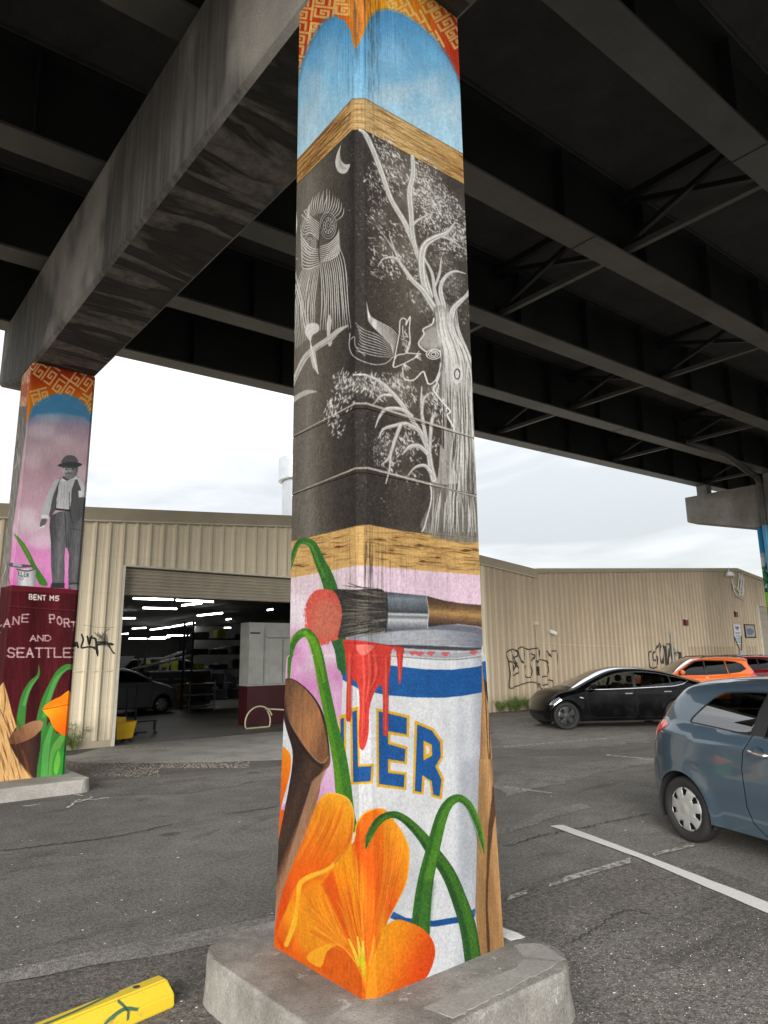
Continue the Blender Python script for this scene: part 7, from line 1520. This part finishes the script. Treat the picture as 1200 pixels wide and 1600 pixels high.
def handle(car, x, z, sd, mat, ln=.17, flush=False):
    y = float(car.Y(x, z, False)); s_ = sd
    o = None
    for ch in car.root.children:
        if ch.name.split('.')[0] == 'door' and (ch.data.vertices[0].co.y > 0) == (sd > 0) and min(v.co.x for v in ch.data.vertices) < x < max(v.co.x for v in ch.data.vertices): o = ch
    par = o or car.root
    if not flush:
        MB().lathe([(.055, 0), (.05, -.012 * sd), (.001, -.02 * sd)], (x, sd * (y + .001), z), 'y', 20).build('handle_cup', BLK if 0 else mat, par, smooth=True)
        MB().tube([(x - ln * .55, sd * (y + .01), z + .012), (x - ln * .45, sd * (y + .03), z + .008), (x, sd * (y + .038), z), (x + ln * .45, sd * (y + .03), z - .008), (x + ln * .55, sd * (y + .005), z - .01)], [.012, .018, .019, .018, .012], 10).build('handle', CHR, par, smooth=True)
    else: MB().box(x - ln / 2, x + ln / 2, sd * y - .004, sd * y + .006, z - .014, z + .014).build('handle', mat, par, bevel=.004)
for sd in (1, -1): handle(cy, .93, .905, sd, yp)
# --- black sedan
bp = paintmat('sedan_black', (.002, .002, .0025), .0, .14, .10, .3, 1.35)
fw = np.array([(2.30, .965), (2.26, .99), (2.02, 1.115), (1.75, 1.225), (1.45, 1.305), (1.10, 1.345), (1.065, 1.34), (1.10, .985), (1.6, .97)])
rw = np.array([(1.02, .99), (.985, 1.35), (.75, 1.352), (.40, 1.315), (.12, 1.255), (.10, 1.02)])
rq = np.array([(.06, 1.03), (.08, 1.245), (-.15, 1.20), (-.36, 1.15), (-.40, 1.13), (-.25, 1.075), (-.05, 1.035)])
allw = np.array([(2.36, .95), (2.28, 1.0), (2.02, 1.14), (1.75, 1.25), (1.45, 1.33), (1.10, 1.37), (.75, 1.375), (.40, 1.338), (.10, 1.275), (-.15, 1.222), (-.36, 1.172), (-.44, 1.13), (-.25, 1.05), (-.05, 1.01), (.10, .995), (1.1, .96), (2.0, .945)])
fd = np.array([(1.05, 1.395), (1.075, .97), (1.07, .4), (1.12, .28), (2.2, .28), (2.3, .4), (2.36, .93), (2.36, .955), (2.28, 1.01), (2.02, 1.15), (1.75, 1.262), (1.45, 1.345)])
rdp = np.array([(1.03, 1.395), (1.055, .97), (1.05, .4), (1.0, .28), (.42, .28), (.36, .42), (.22, .62), (.02, .78), (-.10, .98), (-.05, 1.01), (.08, 1.26), (.40, 1.345), (.75, 1.385)])
TES = dict(tum2=.12, W=1.85, R=.334, Ra=.385, wb=2.875, zb=.21, belt=.965, tum=.40, rnd=.13, crown=.05, bulge=.08, plan=(-.1, .9, .24, 2.85, .85, .34), crease=(.80, .02), shoulder=.22, tw=.22, rim=.235, slots=(5, .36, .86, .10, .28), dome=.002,
    sil=[(-.78, .21), (-.90, .28), (-.97, .45), (-.99, .65), (-.96, .85), (-.95, 1.0), (-.90, 1.075), (-.75, 1.10), (-.5, 1.165), (-.2, 1.255), (.2, 1.355), (.6, 1.42), (1.0, 1.443), (1.35, 1.43), (1.7, 1.355), (2.1, 1.20), (2.5, 1.02), (2.7, .95), (2.95, .905), (3.08, .855), (3.20, .765), (3.30, .655), (3.36, .53), (3.37, .42), (3.34, .30), (3.28, .21)],
    regions=[('door', fd, bp, {}), ('panel_gap', strip_poly(list(fd) + [fd[0]], .008), GAPM, dict(dep=.004)), ('door', rdp, bp, {}), ('panel_gap', strip_poly(list(rdp) + [rdp[0]], .008), GAPM, dict(dep=.004)), ('window_frame', allw, CHR, dict(dep=-.001)), ('window_seal', offset_poly(allw, -.016), BLK, {}), ('window', fw, GLASS, dict(dep=.004)), ('window', rw, GLASS, dict(dep=.004)), ('window', rq, GLASSD, dict(dep=.004)),
             ('head_lamp', np.array([(2.98, .70), (3.05, .79), (3.18, .72), (3.30, .60), (3.18, .60)]), LAMP, {}), ('tail_lamp', np.array([(-1.0, .82), (-.70, .88), (-.62, .95), (-.80, 1.02), (-1.0, 1.0)]), REDL, {}), ('side_badge', np.array([(2.42, .76), (2.52, .79), (2.53, .765), (2.45, .745)]), CHR, dict(dep=-.002))],
    strip=[('roof_panel', lambda x, z, t: .25 < x < 1.45 and z > 1.3 and t < .9), ('rear_window', lambda x, z, t: -.62 < x < .25 and z > 1.1 and t < .82), ('windscreen', lambda x, z, t: 1.45 < x < 2.6 and z > .98 and t < .93), ('bumper_insert', lambda x, z, t: x > 3.3 and z < .36 and t < .8)],
    paint=bp, glass=GLASS, glassr=GLASSD, roofmat=GLASSD, seat=SEAT, mirror=(2.18, .985), mirm=bp, capm=RIMD)
ct = Car('parked_sedan', 'glossy black four door sedan parked nose left in front of the tan wall', TES)
HD2 = 146.0; h2 = np.array([math.cos(math.radians(HD2)), math.sin(math.radians(HD2))]); l2 = np.array([-h2[1], h2[0]]); S2 = .91
fpos = np.array([12.73, 9.62]) * K; fpos = fpos + np.array([CR[0], CR[1]]) * .22; p2 = fpos - h2 * 2.875 * S2 - l2 * (1.85 / 2 - .04) * S2; place(ct, p2[0], p2[1], HD2, S2)
for sd in (1, -1): handle(ct, 1.25, .845, sd, CHR, .2, True); handle(ct, .22, .875, sd, CHR, .2, True)
# --- crossover (orange), same build in red and dark silver farther on
def cross(name, label, col, px, dist, metal=.2):
    pm = paintmat(name + '_paint_' + str(int(dist)), col, metal, .25)
    f1 = np.array([(1.14, 1.07), (1.12, 1.50), (1.40, 1.47), (1.98, 1.16), (2.04, 1.07)]); f2 = np.array([(.36, 1.10), (.38, 1.49), (1.06, 1.505), (1.08, 1.075)]); f3 = np.array([(-.34, 1.24), (-.22, 1.38), (-.02, 1.45), (.30, 1.485), (.28, 1.11), (-.1, 1.15)])
    d1 = np.array([(1.1, 1.53), (1.115, 1.05), (1.1, .42), (1.15, .3), (2.0, .3), (2.1, .45), (2.12, 1.05), (2.02, 1.18), (1.43, 1.505)]); d2_ = np.array([(1.085, 1.53), (1.095, 1.05), (1.085, .42), (1.03, .3), (.45, .3), (.40, .5), (.30, .72), (.31, 1.05), (.33, 1.515)])
    S = dict(tum2=.12, W=1.78, R=.34, Ra=.40, wb=2.635, zb=.27, belt=1.06, tum=.28, rnd=.11, crown=.04, bulge=.11, plan=(.0, .8, .2, 2.6, .8, .28), crease=(.95, -.03), shoulder=.25, tw=.22, rim=.225, slots=(5, .34, .88, .12, .32), dome=.0,
        sil=[(-.66, .27), (-.80, .36), (-.87, .5), (-.87, .72), (-.84, .9), (-.78, 1.08), (-.66, 1.27), (-.56, 1.42), (-.60, 1.53), (-.50, 1.56), (-.2, 1.585), (.4, 1.61), (.9, 1.605), (1.3, 1.555), (1.7, 1.38), (2.15, 1.13), (2.35, 1.06), (2.8, 1.0), (3.15, .9), (3.35, .78), (3.45, .6), (3.46, .42), (3.36, .27)],
        regions=[('door', d1, pm, {}), ('panel_gap', strip_poly(list(d1) + [d1[0]], .009), GAPM, dict(dep=.004)), ('door', d2_, pm, {}), ('panel_gap', strip_poly(list(d2_) + [d2_[0]], .009), GAPM, dict(dep=.004)), ring(f1, .03, 'window_seal', BLK), ring(f2, .03, 'window_seal', BLK), ring(f3, .03, 'window_seal', BLK), ('window', f1, GLASSD, dict(dep=.004)), ('window', f2, GLASSD, dict(dep=.004)), ('window', f3, GLASSD, dict(dep=.004)), ('tail_lamp', np.array([(-.9, .88), (-.55, .92), (-.45, 1.0), (-.62, 1.12), (-.85, 1.12)]), REDL, {}), ('head_lamp', np.array([(3.0, .82), (3.1, .92), (3.35, .8), (3.3, .72)]), LAMP, {})],
        strip=[('rear_window', lambda x, z, t: x < -.5 and 1.1 < z < 1.5 and t < .86), ('windscreen', lambda x, z, t: 1.36 < x < 2.25 and z > 1.09 and t < .93)],
        paint=pm, glass=GLASSD, glassr=GLASSD, roofmat=pm, seat=SEAT, mirror=(2.0, 1.1), mirm=pm, capm=RIMD)
    c = Car(name, label, S); d = ray(px, 1020); t = dist / (d @ CF); q = EYE + d * t; place(c, q[0], q[1], HD2, .93)
    for sd in (1, -1):
        rl = MB(); rl.tube([(-.35, sd * .60, 1.60), (-.3, sd * .60, 1.645), (.4, sd * .61, 1.67), (1.0, sd * .61, 1.66), (1.15, sd * .60, 1.60)], .018, 8); rl.build('roof_rail', BLK if col[0] > .3 else CHR, c.root, smooth=True)
    MB().prism([(-.35, 1.60), (-.15, 1.60), (-.27, 1.69), (-.31, 1.68)], -.02, .02, 'y').build('antenna_fin', pm, c.root)
    return c
cross('parked_crossover', 'bright orange crossover with black roof rails behind the black sedan', (.72, .13, .012), 1128, 22.5, .1)
cross('parked_crossover', 'dark red crossover just behind the orange one', (.30, .006, .012), 1178, 27.5, .1)
# dismantled white car and pickup inside the workshop
WHP = paintmat('primer_white', (.16, .165, .165), 0, .5, .3, .2)
YAR2 = dict(YAR); YAR2.update(paint=WHP, roofmat=WHP, mirm=WHP, regions=[(a, b, WHP if c_ is yp else c_, d) for a, b, c_, d in YAR['regions']])
cw = Car('stripped_car', 'dusty white car being worked on at the left inside the workshop', YAR2); q = gz(204, 1088, 0); q = atY(206, 1060, YW + 8); place(cw, q[0] - 1.6, YW + 8, 5, .95)
cp = Car('stripped_car', 'white vehicle with a yellow masked rear window deep inside the workshop', YAR2); q = atY(255, 1060, YW + 13.5); place(cp, q[0] - .9, YW + 13.5, 8, 1.15)
MB().box(-.42, -.02, -.9, -.86, .9, 1.4).build('yellow_masking', YG, cp.root); MB().box(.05, .9, -.84, -.80, 1.05, 1.4).build('yellow_masking', YG, cp.root)
